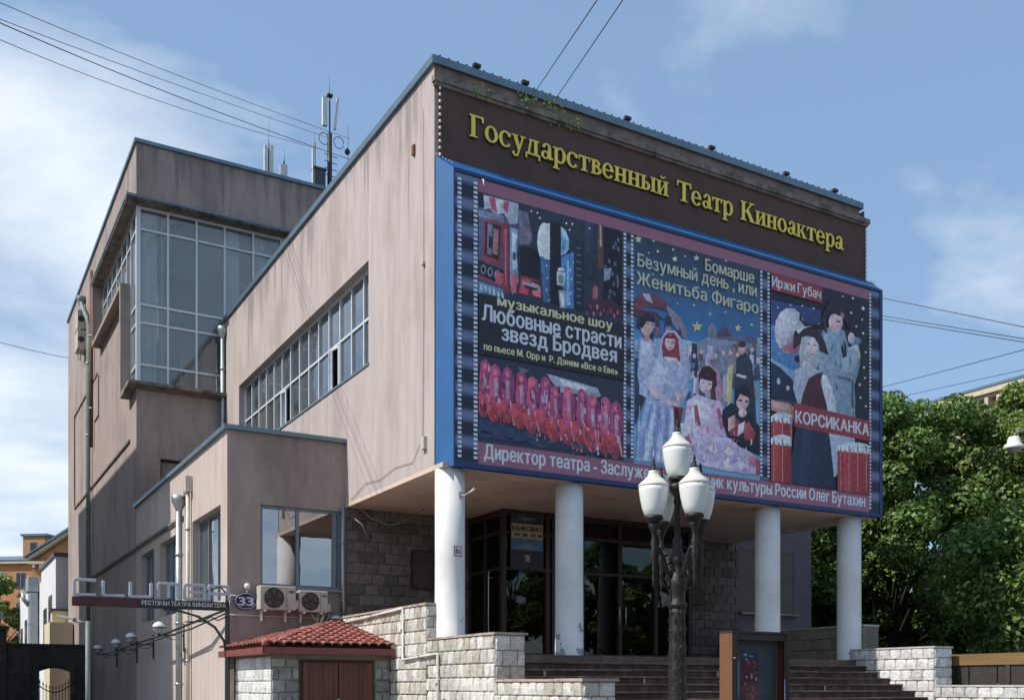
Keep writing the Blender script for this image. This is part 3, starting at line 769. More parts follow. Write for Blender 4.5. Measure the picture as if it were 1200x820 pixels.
# ------------------------------------------------------------------ yellow serif lettering
YEL = mat('yellow sign paint', (.95, .74, .13), .55, var=.12, scale=6, stain=(.80, .62, .11), stain_scale=3, stain_amt=.5)
YELE = mat('dark edge of sign letters', (.05, .04, .02), .7)
def glyph(ch):
    P = []
    def Rr(x0, y0, x1, y1): P.append([(x0, y0), (x1, y0), (x1, y1), (x0, y1)])
    def Q(*p): P.append(list(p))
    def arc(cx, cy, rx, ry, a0, a1, tx, ty):
        n = max(6, int(abs(a1 - a0) / 14)); o = []; i = []
        for k in range(n + 1):
            a = R(a0 + (a1 - a0) * k / n)
            t = tx * abs(math.cos(a)) ** 1.3 + ty * (1 - abs(math.cos(a)) ** 1.3)
            o.append((cx + rx * math.cos(a), cy + ry * math.sin(a)))
            i.append((cx + (rx - t) * math.cos(a), cy + (ry - t) * math.sin(a)))
        for k in range(n): P.append([o[k], o[k + 1], i[k + 1], i[k]])
    w = 5
    if ch == 'Г':
        Rr(.6, 0, 1.9, 7); Rr(0, 0, 2.6, .45); Rr(0, 6.5, 4.8, 7); Q((4.1, 6.5), (4.8, 6.5), (4.8, 5.2), (4.4, 5.2)); w = 5.1
    elif ch == 'о': arc(2.3, 2.5, 2.3, 2.65, 0, 360, 1.15, .5); w = 4.9
    elif ch == 'с': arc(2.3, 2.5, 2.3, 2.65, 48, 318, 1.15, .5); Rr(3.2, 3.4, 4.1, 4.6); w = 4.5
    elif ch == 'у':
        Q((.4, 5), (1.7, 5), (3.1, 1.3), (2.4, .1)); Q((3.9, 5), (4.5, 5), (2.4, -1.4), (1.8, -1.6), (2.2, -.4)); Rr(0, 4.6, 2.2, 5); Rr(3.2, 4.6, 5.1, 5); arc(1.4, -1.0, 1.1, 1.0, 200, 330, .6, .6); Rr(.2, -1.5, 1.0, -.6); w = 5.0
    elif ch == 'д':
        Rr(3.2, .4, 4.35, 5); Rr(1.3, 4.5, 4.9, 5); Rr(0, 0, 5.3, .5); Rr(0, -1.3, .5, .1); Rr(4.8, -1.3, 5.3, .1); Q((1.6, 4.6), (2.2, 4.6), (1.5, .4), (.7, .4)); w = 5.5
    elif ch == 'а':
        arc(1.7, 1.35, 1.6, 1.4, 0, 360, .95, .45); Rr(2.55, .35, 3.7, 3.8); arc(2.1, 3.6, 1.6, 1.5, 0, 155, 1.0, .5); Rr(.5, 3.5, 1.35, 4.3); Q((2.7, .6), (3.7, .7), (4.4, .5), (4.3, .1), (3.2, -.1)); w = 4.5
    elif ch == 'р':
        Rr(.6, -2, 1.75, 4.9); Rr(0, -2.1, 2.4, -1.7); Rr(0, 4.55, 1.7, 5.0); arc(2.7, 2.5, 2.1, 2.6, -125, 125, 1.15, .5); w = 5.1
    elif ch == 'т':
        Rr(1.75, 0, 2.9, 5); Rr(1.1, 0, 3.5, .42); Rr(.1, 4.5, 4.55, 5); Rr(.1, 3.5, .5, 4.6); Rr(4.15, 3.5, 4.55, 4.6); w = 4.8
    elif ch == 'в':
        Rr(.55, 0, 1.7, 5); Rr(0, 0, 1.8, .42); Rr(0, 4.58, 1.8, 5); arc(1.7, 3.75, 1.9, 1.25, -90, 90, 1.0, .45); arc(1.7, 1.38, 2.4, 1.4, -90, 90, 1.1, .45); w = 4.4
    elif ch == 'е': arc(2.3, 2.5, 2.3, 2.65, 8, 322, 1.15, .5); Rr(.9, 2.35, 4.45, 2.8); w = 4.8
    elif ch in 'нийк':
        Rr(.6, 0, 1.75, 5); Rr(0, 0, 2.3, .42); Rr(0, 4.58, 2.3, 5)
        if ch != 'к':
            Rr(3.5, 0, 4.65, 5); Rr(2.9, 0, 5.2, .42); Rr(2.9, 4.58, 5.2, 5); w = 5.4
            if ch == 'н': Rr(1.7, 2.3, 3.6, 2.78)
            else: Q((1.7, .6), (3.55, 3.7), (3.55, 4.5), (1.7, 1.4))
            if ch == 'й': arc(2.6, 6.9, 1.3, 1.2, 200, 340, .5, .5)
        else:
            Q((1.7, 2.2), (2.3, 2.3), (4.3, 4.7), (3.6, 4.7)); Q((2.1, 2.8), (3.1, 3.2), (5.0, .2), (3.7, .2)); Rr(3.0, 4.6, 4.8, 5); Rr(3.3, 0, 5.4, .42); w = 5.4
    elif ch == 'ы':
        Rr(.6, 0, 1.75, 5); Rr(0, 0, 1.8, .42); Rr(0, 4.58, 2.3, 5); arc(1.75, 1.5, 2.2, 1.5, -90, 90, 1.1, .45); Rr(4.7, 0, 5.85, 5); Rr(4.1, 0, 6.4, .42); Rr(4.1, 4.58, 6.4, 5); w = 6.6
    elif ch == 'Т':
        Rr(2.6, 0, 3.9, 7); Rr(1.8, 0, 4.7, .45); Rr(.1, 6.45, 6.4, 7); Q((.1, 6.5), (.8, 6.5), (.5, 5.1), (.1, 5.1)); Q((5.7, 6.5), (6.4, 6.5), (6.4, 5.1), (6.0, 5.1)); w = 6.3
    elif ch == 'К':
        Rr(.7, 0, 2.0, 7); Rr(0, 0, 2.7, .45); Rr(0, 6.55, 2.7, 7); Q((1.95, 3.0), (2.7, 3.3), (5.6, 6.7), (4.8, 6.7)); Q((2.4, 4.0), (3.7, 4.5), (6.5, .2), (4.9, .2)); Rr(4.1, 6.55, 6.4, 7); Rr(4.4, 0, 7.0, .45); w = 7.0
    return P, w
SG = thing('theatre_sign', 'row of large yellow serif letters on the dark brown band above the billboard', 'sign', (0.745, -.05, 12.66))
TXT = 'Государственный Театр Киноактера'
tot = 0
for ch in TXT: tot += 3.4 if ch == ' ' else glyph(ch)[1] + .12
k = 10.76 / tot; kz = .45 / 7
x = 0; gm = {}
for ch in TXT:
    if ch == ' ': x += 3.4; continue
    P, w = glyph(ch)
    if ch not in gm:
        g = MB()
        for i, q in enumerate(P):
            d = .030 + .0007 * i
            g.prism([(a * k, b * kz) for a, b in q], 'y', -d - .022, -d, 0)          # face
            e = .012
            cx = sum(a for a, b in q) / len(q); cy = sum(b for a, b in q) / len(q)
            qq = [((a + (e / k if a > cx else -e / k)) * k, (b + (e / kz if b > cy else -e / kz)) * kz) for a, b in q]
            g.prism(qq, 'y', -.027 - .0005 * i, -.001 - .0002 * i, 1)                  # darker return behind
        gm[ch] = g.mesh('letter', [YEL, YELE])
    inst('letter', gm[ch], SG, (x * k, 0, 0))
    x += w + .12
# chase bulbs along the edges of the fascia
bulb = MB().lathe([(.012, -.03), (.022, -.02), (.03, .0), (.024, .022), (.008, .034)], n=8).mesh('bulb', mat('frosted bulb', (.7, .7, .68), .3))
for j in range(11): inst('bulb', bulb, SG, (.085 - .745, -.03, 12.12 - 12.66 + j * .132))
for j in range(14): inst('bulb', bulb, SG, (12.37 - .745, -.03, 12.0 - 12.66 + j * .105))

# ------------------------------------------------------------------ billboard
BB = thing('billboard', 'huge blue framed theatre billboard with three show posters above the columns', 'billboard', (0, 0, 0))
BLUE = mat('blue frame paint', (.012, .10, .28), .55, var=.12, scale=2, stain=(.02, .13, .31), stain_scale=1.2, stain_amt=.5)
BLUED = mat('dark blue frame paint', (.018, .045, .15), .5, var=.15, scale=2)
# picture-frame section: bevel from the wall out to the face, then a flat dark band
o_ = [(0.002, -.052, 5.93), (12.60, -.052, 5.93), (12.60, -.052, 12.09), (0.002, -.052, 12.09)]
i_ = [(.17, -.50, 5.86), (12.46, -.50, 5.86), (12.46, -.50, 11.70), (.17, -.50, 11.70)]
names = ['bottom_frame', 'end_frame', 'top_frame', 'side_frame']
for q in range(4):
    a, b, c, d = o_[q], o_[(q + 1) % 4], i_[(q + 1) % 4], i_[q]
    f = MB(); ctr = (6.3, -.1, 8.9)
    f.add([a, b, c, d], [(0, 1, 2, 3)], 1 if q == 0 else 0)
    f.build(names[q], [BLUE, BLUED], BB)
fr = MB()
X0, X1, Z0, Z1 = .17, 12.46, 5.86, 11.70
fr.box(X0, X1, -.530, -.500, Z0, 5.955).box(X0, X1, -.530, -.500, 11.63, Z1).box(X0, .20, -.529, -.500, 5.955, 11.63).box(12.36, X1, -.529, -.500, 5.955, 11.63)
fr.box(.20, 12.36, -.513, -.47, 5.956, 11.629)
fr.box(X0 + .02, X1 - .02, -.49, -.1, Z0 + .005, Z0 + .03)
fr.build('face_frame', BLUED, BB)
seam = MB()
for z in (8.2, 10.4): seam.box(-.004, .176, -.45, -.06, z, z + .008)
K = 1.58     # printed colours as they look in the shade of the north-east face, brought back to surface colour
def pm(h, var=.10, k=K, sc_=5):
    c = lin(h, k); g = sum(c) / 3; c = tuple(q * .78 + g * .22 for q in c)
    return mat('print ' + h, c, .6, var=var, scale=sc_)
PINK = pm('885068', .08); NAVY = pm('2a3246')
YF = -.514
bnr = MB()
def pq(u0, u1, z0, z1, y, m): bnr.quad((u0, y, z0), (u1, y, z0), (u1, y, z1), (u0, y, z1), m)
STRIP = mat('film strip print', lin('32405a', K), .6)
def strip_nodes():
    N = STRIP.node_tree.nodes; L = STRIP.node_tree.links; b = N['Principled BSDF']
    geo = N.new('ShaderNodeNewGeometry'); sp = N.new('ShaderNodeSeparateXYZ'); L.new(geo.outputs['Position'], sp.inputs[0])
    mu = N.new('ShaderNodeMath'); mu.operation = 'MULTIPLY'; mu.inputs[1].default_value = 2 * math.pi / .52; L.new(sp.outputs['Z'], mu.inputs[0])
    si = N.new('ShaderNodeMath'); si.operation = 'SINE'; L.new(mu.outputs[0], si.inputs[0])
    mr = N.new('ShaderNodeMapRange'); mr.inputs[1].default_value = -1; mr.inputs[2].default_value = 1; L.new(si.outputs[0], mr.inputs[0])
    cr = N.new('ShaderNodeValToRGB'); cr.color_ramp.elements[0].position = .35; cr.color_ramp.elements[0].color = (*lin('1f2638', K), 1)
    cr.color_ramp.elements[1].color = (*lin('5c6a88', K), 1); L.new(mr.outputs[0], cr.inputs[0]); L.new(cr.outputs[0], b.inputs['Base Color'])
strip_nodes()
pq(.20, 12.36, 5.956, 11.629, YF, 0)
pq(.714, 11.976, 11.36, 11.60, YF - .0006, 1)
pq(.714, 11.976, 5.96, 6.40, YF - .0006, 1)
pq(.714, 4.264, 6.40, 11.36, YF - .0006, 0)
P2 = mat('blue poster sky', lin('3a6a96', K), .6)
def sky_nodes():
    N = P2.node_tree.nodes; L = P2.node_tree.links; b = N['Principled BSDF']
    geo = N.new('ShaderNodeNewGeometry'); sp = N.new('ShaderNodeSeparateXYZ'); L.new(geo.outputs['Position'], sp.inputs[0])
    mr = N.new('ShaderNodeMapRange'); mr.inputs[1].default_value = 8.3; mr.inputs[2].default_value = 11.36; L.new(sp.outputs['Z'], mr.inputs[0])
    no = N.new('ShaderNodeTexNoise'); no.inputs['Scale'].default_value = 1.6; L.new(geo.outputs['Position'], no.inputs['Vector'])
    ad = N.new('ShaderNodeMath'); ad.operation = 'MULTIPLY_ADD'; ad.inputs[1].default_value = .35; ad.inputs[2].default_value = -.17; L.new(no.outputs['Fac'], ad.inputs[0])
    a2 = N.new('ShaderNodeMath'); a2.operation = 'ADD'; L.new(mr.outputs[0], a2.inputs[0]); L.new(ad.outputs[0], a2.inputs[1])
    cr = N.new('ShaderNodeValToRGB'); cr.color_ramp.elements[0].color = (*lin('6c98b8', K), 1); cr.color_ramp.elements[1].color = (*lin('2c3644', K), 1)
    e = cr.color_ramp.elements.new(.42); e.color = (*lin('3a6c9c', K), 1); e = cr.color_ramp.elements.new(.72); e.color = (*lin('385470', K), 1)
    L.new(a2.outputs[0], cr.inputs[0]); L.new(cr.outputs[0], b.inputs['Base Color'])
sky_nodes()
pq(4.54, 8.234, 6.40, 11.36, YF - .0006, 2)
pq(8.56, 11.976, 6.40, 11.36, YF - .0006, 3)
for a, b in ((.20, .714), (4.264, 4.54), (8.234, 8.56), (11.976, 12.36)):
    pq(a + .004, b - .004, 6.0 if a < 1 or a > 11 else 6.42, 11.61 if a < 1 else 11.34 if a < 11 else 11.6, YF - .0012, 4)
bnr.build('banner', [NAVY, PINK, P2, pm('1e2434'), STRIP], BB)
# sprocket holes
mb = MB()
for u, z0, z1, s in ((.30, 6.05, 11.5, .042), (.655, 6.05, 11.5, .042), (4.305, 6.5, 11.3, .034), (4.50, 6.5, 11.3, .034), (8.28, 6.5, 11.3, .034), (8.51, 6.5, 11.3, .034), (12.015, 6.05, 11.5, .034)):
    z = z0
    while z < z1:
        mb.quad((u - s, YF - .002, z), (u + s, YF - .002, z), (u + s, YF - .002, z + .052), (u - s, YF - .002, z + .052)); z += .092
mb.build('sprocket_holes', pm('b8c0cc', .1), BB, kind='stuff')

ART_COLOURS = "4a4e66 9aa2b4 b03a58 c8ccd6 a83c5c 1c2030 6d7690 8a2f4a 3b1f2c 6b6f8a a0686a 2a2233 3a6090 2c2230 7a8296 b04058 8a3450 5a80a0 b0c0d0 7c2a40 c0405a 6a8aa8 a8b8c8 3a4a66 c05068 5a5a70 7a6c84 151824 6a2034 b83a48 c07880 2a1a28 d06070 8a98b0 2f5f94 1e3c66 c0ccd4 86b0cc 4a90c0 3470a8 5aa0d0 171b28 dfe6ec a0a8b4 5c8a8a d0d4dc 8a94a4 c8ccd4 20273c 5a6478 28303f 303c58 5c3a3c a88a78 141824 40506c 50586c 6a5068 7c88a0 6a2c44 98505c 3c2034 7a2c50 c05078 a83c64 d0d6dc 1d2840 243452 8e96a6 c0c4cc 59637a a82c60 7c2460 b03040 902838 c86078 b07890 c87a80 8a90b0 b8386a 982c68 d08898 b04878 a8a0b8 3c2040 c03848 c06070 6c2850 58284c 8c2c58 701c34 384c6c 141c30 2c3c58 b8bca0 c0c4ac c8b878 b8b88c 7f96b0 a8a8bc 505c80 9098b0 6878a0 8088a8 485070 6c3448 a0a4b8 50283c 7c7488 6a7084 565c74 4c4458 707a92 9aa0b8 3c4866 b0acb8 2a3048 586a8c 59475c 86707c 7c8498 c09a9a 3a3c54 8c8ca4 66506a 2c3040 2c3448 c4b070 a0a0ac b89090 3a2c34 b8b8c4 2c344c 8a94b8 a8aec8 c09498 2a222c 20222c b08088 a4aaca 8c2838 d0a0a4 6c1c28 30222c b03848 c8b0bc 9ca6c8 b8bedc c4a4b0 8c9cc8 7484b4 a8b4da 782430 c09098 b0809c 3c1c28 ccacb4 2c1c28 a02c44 5c2030 b8a0bc c8b8d0 a44468 b04868 b0a0c0 8c84b0 b85878 c8c0d8 9088b4 d0c8e0 943450 a84064 c09898 201c24 1c1820 cca8a8 8c2c38 a83440 c8c0d0 c09090 8090c0 b8c4e0 7080b0 c4cce4 98a8d0 a8b0d4 8c98bc c0c8e4 9890b8 a07898 b8b0cc c05878 d4cce0 a890b0 d0c4d8 24386c 3c70a4 6496b8 a8a4b4 b8b4c0 8c7c94 a05468 1c2848 a0786c c08c84 ccd0d4 b0b8b8 a8a8b0 6c8498 7e98ac 8ca4b4 a8a890 465c74 3c5068 c09ca4 24242c 2c2c34 a06070 303040 5478a4 c0a0a8 4c6478 5c7488 8498aa 94a8b8 30242c 98a0a8 ccb0b4 8c2c3c f0f0f0 2c242c c4a4ac 98a0b0 b0b4c0 48202c 1c2844 243050 8ca0b4 8c1c2c a42838 aab4bc c0bcc4 8c3040 b0705c 201c28"
ART = """0:72,1133 162,1135 158,1026 130,933 72,933
1:83,1131 164,1133 162,1093 144,1086 130,1106 110,1098 98,1109 83,1102
2:95,1130 110,1131 114,1103 102,1107
3:116,1130 126,1131 120,1104 112,1119
4:130,1130 142,1132 138,1105 128,1116
5:72,1133 83,1133 85,1106 73,1105
6:72,1100 130,1100 130,1086 72,1086
7:83,1085 130,1086 122,998 79,1003
8:87,1079 124,1079 118,1008 85,1013
9:93,1077 104,1076 102,1015 91,1016
10:106,1070 118,1069 116,1018 104,1020
11:95,1054 104,1051 102,1028 95,1030
12:73,1073 81,1073 79,1010 72,1012
13:72,1001 134,990 134,959 72,967
14:89,985 88,980 87,977 84,974 82,974 79,975 77,978 77,982 77,986 79,990 82,992 84,993 87,991 88,989
13:87,984 86,981 85,978 84,977 82,977 81,978 80,980 79,983 80,986 81,988 82,990 84,990 85,989 86,987
14:105,983 104,978 102,975 100,973 97,972 95,973 93,976 92,980 93,984 95,988 97,990 100,991 102,990 104,987
13:102,982 102,979 101,977 99,975 98,975 96,976 95,978 95,981 95,984 96,986 98,988 99,988 101,987 102,985
14:120,981 120,977 118,973 116,971 113,970 110,971 108,974 108,978 108,982 110,986 113,988 116,989 118,988 120,985
13:118,980 118,977 116,975 115,973 113,973 112,974 110,976 110,979 110,982 112,984 113,986 115,986 116,985 118,983
15:110,987 130,984 128,960 110,963
16:72,971 134,959 134,953 72,964
17:72,957 130,952 126,936 72,935
18:75,953 79,952 81,942 77,941
18:85,952 89,951 91,941 87,940
18:95,950 98,949 100,939 96,938
18:104,948 108,948 110,938 106,937
18:114,947 118,946 120,936 116,935
18:124,946 128,944 130,935 126,934
19:130,1086 144,1086 142,946 130,947
20:132,1076 136,1075 136,962 132,962
21:144,1082 164,1080 160,1027 164,976 150,945 144,972
22:148,1073 160,1070 156,1043 162,1006 150,994
23:150,1033 158,1032 158,1016 150,1018
24:146,989 162,986 158,950 146,951
25:164,1121 186,1120 198,1063 174,1051 162,1058
26:168,1094 172,1095 166,1049 164,1052
26:172,1092 176,1093 170,1050 168,1053
26:176,1089 180,1090 174,1051 172,1054
26:180,1087 184,1088 178,1052 176,1055
26:184,1084 188,1085 182,1052 180,1056
26:188,1082 192,1082 186,1053 184,1056
26:192,1079 196,1080 190,1054 188,1057
27:168,1048 214,1049 214,989 168,990
28:168,990 214,989 231,951 162,951
29:172,984 194,985 186,952 166,954
30:194,980 214,977 218,953 198,955
31:178,973 210,971 210,964 178,966
32:214,961 214,958 211,955 208,953 204,953 201,953 199,955 198,958 199,961 201,964 204,966 208,967 211,966 214,964
33:174,978 216,974 216,969 174,972
34:216,1070 239,1086 239,945 223,945
35:223,1068 231,1074 233,947 227,948
36:241,1074 240,1057 235,1042 228,1034 221,1032 214,1038 210,1051 208,1067 210,1084 214,1098 221,1107 228,1109 235,1103 240,1091
34:216,1039 239,1037 239,945 223,945
36:239,1111 225,1106 214,1088 210,1066 214,1046 227,1034 239,1035
37:266,1110 277,1105 286,1089 286,1068 277,1055 266,1050
38:266,1099 277,1087 279,1070 273,1056 266,1053
39:266,1046 298,1064 298,945 275,943
40:281,1042 286,1043 288,951 281,949
41:239,1114 266,1115 266,943 239,945
42:231,1024 232,1022 234,1022 232,1021 233,1019 231,1020 229,1018 230,1020 228,1021 230,1022
42:233,999 234,998 236,998 234,997 235,995 233,996 231,994 232,996 230,997 232,998
42:231,974 232,973 234,973 232,972 233,970 231,970 229,969 230,971 228,972 230,972
42:237,954 238,953 240,953 238,952 239,950 237,951 235,949 236,951 234,952 236,952
42:290,1027 291,1025 293,1026 291,1024 292,1022 290,1023 288,1022 288,1024 287,1024 289,1025
42:292,1008 293,1006 295,1006 293,1005 294,1003 292,1004 290,1002 291,1004 289,1005 291,1006
42:296,1044 297,1043 300,1043 298,1042 298,1040 296,1040 294,1039 295,1041 293,1042 295,1042
42:290,979 291,977 293,978 291,976 292,974 290,975 288,973 288,975 287,976 289,977
42:288,957 288,955 291,956 289,954 290,952 288,953 286,952 286,954 284,954 287,955
42:229,1044 230,1043 232,1043 230,1042 231,1040 229,1040 227,1039 228,1041 226,1042 228,1042
43:256,1015 277,1016 275,987 256,987
44:260,1009 273,1008 271,992 260,993
45:275,1023 274,1021 272,1019 268,1018 265,1017 261,1017 259,1018 258,1019 259,1021 261,1023 265,1025 268,1025 272,1025 274,1024
46:260,977 279,978 279,942 264,941
47:264,971 273,971 275,945 269,943
48:298,1085 324,1098 324,943 298,944
49:305,1076 316,1076 316,1074 305,1073
49:305,1061 316,1062 316,1059 305,1059
49:305,1047 316,1048 316,1045 305,1044
49:305,1033 316,1033 316,1030 305,1030
49:305,1018 316,1019 316,1016 305,1016
49:305,1004 316,1004 316,1002 305,1001
49:305,990 316,990 316,987 305,987
49:305,975 316,976 316,973 305,973
49:305,961 316,961 316,959 305,958
50:324,1130 359,1131 359,1015 324,1015
51:329,1135 346,1135 346,1066 329,1066
52:359,1135 370,1135 375,1040 359,1044
53:364,1135 368,1135 370,1090 364,1092
54:377,1135 422,1135 422,950 372,948
55:397,1022 404,1022 404,1013 397,1013
55:408,1025 415,1025 415,1015 408,1016
56:376,1054 382,1053 382,1044 376,1044
56:398,1002 405,1002 405,993 398,993
57:388,1004 395,1004 395,995 388,995
56:394,1044 401,1043 401,1034 394,1034
56:401,1066 408,1066 408,1056 401,1057
56:408,1022 414,1021 414,1012 408,1012
55:402,1110 409,1109 409,1100 402,1100
56:397,1101 404,1101 404,1092 397,1092
56:410,1120 416,1119 416,1110 410,1111
56:409,1099 416,1099 416,1089 409,1090
55:385,992 392,991 392,982 385,983
56:406,1039 413,1039 413,1030 406,1030
57:408,1031 415,1031 415,1022 408,1022
56:385,1069 392,1068 392,1059 385,1060
58:375,1044 395,1051 390,1025 375,1018
59:364,988 362,980 360,972 355,967 350,966 346,970 343,976 342,984 343,993 346,1001 350,1005 355,1006 360,1003 362,997
60:359,991 359,986 357,981 354,978 351,977 348,979 347,983 346,989 347,994 348,999 351,1002 354,1003 357,1001 359,997
61:324,950 422,950 422,968 395,982 337,971
62:329,945 334,946 334,937 329,936
62:337,961 343,962 343,953 337,952
63:346,948 352,949 352,940 346,939
63:355,964 360,965 360,956 355,954
64:364,951 369,952 369,943 364,942
62:372,959 378,960 378,951 372,950
62:381,956 387,958 387,948 381,947
62:390,962 396,964 396,954 390,953
64:399,954 405,955 405,945 399,944
64:408,962 414,963 414,954 408,953
65:196,1125 195,1123 193,1123 192,1124 193,1126 195,1127
65:211,1125 210,1123 207,1123 206,1124 207,1126 210,1127
65:217,1116 216,1114 213,1114 212,1115 213,1117 216,1118
65:282,1120 280,1118 278,1118 277,1119 278,1122 280,1122
65:297,1122 295,1120 293,1119 292,1121 293,1123 295,1124
65:290,1108 289,1106 286,1106 285,1107 286,1109 289,1110
65:340,1123 339,1121 336,1120 335,1122 336,1124 339,1125
66:72,703 150,685 316,679 422,652 422,644 72,649
67:72,686 231,669 359,670 359,646 72,651
68:231,799 290,794 359,788 368,773 337,758 305,768 262,765
69:262,793 337,785 324,776 273,781
70:162,802 190,800 174,787
71:77,799 86,806 96,799 100,760 94,703 84,712 73,748
72:104,766 103,753 102,743 99,737 97,737 94,742 93,752 92,764 93,777 94,787 97,793 99,794 102,788 103,779
73:91,720 94,708 93,698 90,692 85,690 78,692 72,700 72,710 72,721 72,731 72,738 72,740 79,737 86,730
74:90,708 92,701 91,695 88,691 83,692 79,696 75,702 74,710 74,716 78,719 82,719 86,715
75:91,791 90,788 89,786 87,784 86,784 84,785 83,787 82,790 83,793 84,796 86,797 87,797 89,796 90,794
76:83,776 90,779 92,744 84,739
77:90,737 94,737 102,698 98,695
78:84,770 88,770 88,754 84,755
79:100,793 110,800 120,792 124,754 118,696 108,705 96,741
72:127,759 127,747 125,736 123,730 120,730 118,735 116,745 116,758 116,770 118,781 120,787 123,787 125,782 127,772
73:114,713 117,702 117,692 114,685 108,683 102,685 95,693 90,703 87,714 87,724 90,731 96,733 102,730 109,723
74:113,701 115,694 114,688 111,684 107,685 102,689 98,695 97,703 98,709 101,712 105,712 110,708
75:114,785 114,782 112,779 111,778 109,777 107,778 106,781 106,784 106,786 107,789 109,791 111,791 112,790 114,788
76:106,770 114,773 116,737 108,733
77:114,730 118,731 125,690 122,688
78:108,763 112,764 112,747 108,748
80:128,792 138,799 148,792 152,753 146,695 136,704 124,740
72:156,758 155,746 154,735 151,729 148,729 146,734 144,744 144,757 144,770 146,780 148,786 151,786 154,781 155,771
73:142,712 145,700 145,690 142,683 136,681 130,684 123,691 118,702 115,713 115,723 118,730 124,732 130,729 137,722
74:142,700 143,692 142,686 139,683 135,683 130,687 126,694 125,701 126,707 129,711 133,710 138,706
75:142,784 142,781 141,778 139,777 137,776 135,778 134,780 134,783 134,786 135,788 137,790 139,790 141,789 142,787
76:134,769 142,772 144,736 136,731
77:142,729 146,729 154,689 150,687
78:136,762 140,763 140,746 136,747
71:160,788 170,795 180,788 184,749 178,690 168,700 156,736
72:188,754 187,742 186,731 183,725 180,724 178,730 176,740 176,753 176,766 178,776 180,782 183,782 186,777 187,767
73:174,707 177,696 177,686 174,679 168,676 161,679 154,687 149,697 146,708 146,719 150,726 155,728 162,725 169,718
74:173,695 175,688 174,682 171,678 166,678 162,682 158,689 156,697 157,703 160,706 165,706 170,702
75:174,780 174,777 172,774 171,773 169,773 167,774 166,776 165,779 166,782 167,784 169,786 171,786 172,785 174,783
76:166,765 174,768 176,732 168,727
77:174,725 178,725 186,684 182,682
78:168,758 172,759 172,742 168,743
79:187,783 197,789 208,782 212,742 206,684 195,693 183,730
72:216,748 215,735 213,725 211,719 208,718 206,724 204,734 203,747 204,760 206,770 208,776 211,777 213,771 215,761
73:202,701 205,689 205,679 201,672 196,670 189,673 182,680 177,691 174,702 174,712 177,719 183,722 190,719 196,711
74:201,689 203,681 202,675 199,672 194,672 189,676 185,683 184,690 185,697 188,700 192,700 197,696
75:202,774 201,771 200,769 198,767 196,767 194,768 193,770 193,773 193,776 194,779 196,780 198,781 200,780 201,777
76:193,759 201,762 203,726 195,721
77:201,718 206,719 214,678 210,676
78:195,752 199,753 199,736 195,737
80:218,787 228,794 239,786 243,746 237,687 226,696 214,733
72:247,752 247,739 245,728 242,722 240,722 237,727 235,738 235,750 235,764 237,774 240,780 242,781 245,775 247,765
73:233,704 236,693 236,682 233,675 227,673 220,676 213,684 208,694 204,706 205,716 208,723 214,725 221,722 228,715
74:232,692 234,685 233,678 230,675 225,675 220,679 216,686 215,694 216,700 219,704 224,703 228,699
75:233,778 233,775 231,773 230,771 228,771 226,772 224,774 224,777 224,780 226,783 228,784 230,785 231,784 233,781
76:224,763 233,766 235,729 226,725
77:233,722 237,722 245,681 241,679
78:226,756 231,757 231,739 226,740
71:242,773 252,779 263,772 267,732 261,672 250,682 238,719
72:271,738 270,725 269,714 266,708 263,707 261,713 259,723 258,736 259,749 261,760 263,766 266,766 269,761 270,751
73:257,690 260,678 260,668 256,660 251,658 243,661 236,669 231,680 228,691 228,702 231,708 237,711 244,708 251,700
74:256,678 258,670 257,663 254,660 249,660 244,665 240,671 238,679 239,686 242,689 247,689 252,684
75:257,764 256,761 255,758 253,757 251,756 249,758 248,760 248,763 248,766 249,769 251,770 253,770 255,769 256,767
76:248,749 256,752 258,715 250,710
77:256,707 261,708 269,666 265,664
78:250,742 254,742 254,725 250,726
79:273,774 284,781 295,773 299,733 292,673 282,682 269,720
72:303,739 303,725 301,715 298,708 295,708 293,714 291,724 290,737 291,750 293,761 295,767 298,768 301,762 303,752
73:289,690 292,678 292,668 288,661 282,659 275,662 268,669 262,680 259,692 260,702 263,709 269,712 276,709 283,701
74:288,678 290,670 289,664 285,660 281,661 276,665 272,672 270,680 271,686 274,690 279,689 284,685
75:289,765 288,762 287,760 285,758 283,758 281,759 280,761 279,764 280,767 281,770 283,771 285,772 287,771 288,768
76:280,750 288,753 290,716 282,711
77:288,708 292,709 301,667 297,664
78:282,743 286,744 286,726 282,727
80:307,775 318,782 329,774 333,733 327,673 316,682 303,720
72:338,739 337,726 335,715 333,709 330,708 327,714 325,724 325,738 325,751 327,762 330,768 333,768 335,763 337,752
73:323,690 326,678 326,668 322,661 316,659 309,662 302,669 296,680 293,692 293,702 297,710 302,712 310,709 317,701
74:322,678 324,670 323,664 320,660 315,661 310,665 306,672 304,680 305,686 308,690 313,689 318,685
75:323,766 322,763 321,760 319,758 317,758 315,759 314,762 313,765 314,768 315,771 317,772 319,773 321,771 322,769
76:314,750 322,753 325,716 316,711
77:322,708 327,709 336,667 331,664
78:316,744 320,744 320,726 316,727
71:334,766 345,773 356,765 361,724 354,663 343,673 330,711
72:365,730 364,717 363,706 360,699 357,699 354,705 352,715 352,728 352,742 354,753 357,759 360,760 363,754 364,743
73:350,681 353,669 353,658 350,651 344,649 336,652 329,660 323,671 320,683 320,693 324,700 330,702 337,700 344,692
74:349,669 351,661 350,654 347,651 342,651 337,655 333,662 331,670 332,677 335,680 340,680 345,676
75:350,757 350,754 348,751 346,750 344,749 342,750 341,753 340,756 341,759 342,762 344,763 346,764 348,762 350,760
76:341,741 350,744 352,707 343,702
77:350,699 354,700 363,657 358,655
78:343,734 348,735 348,717 343,718
79:368,766 379,773 391,765 395,724 388,663 377,672 364,711
72:400,730 399,716 397,705 394,699 391,698 389,704 387,715 386,728 387,742 389,753 391,759 394,760 397,754 399,743
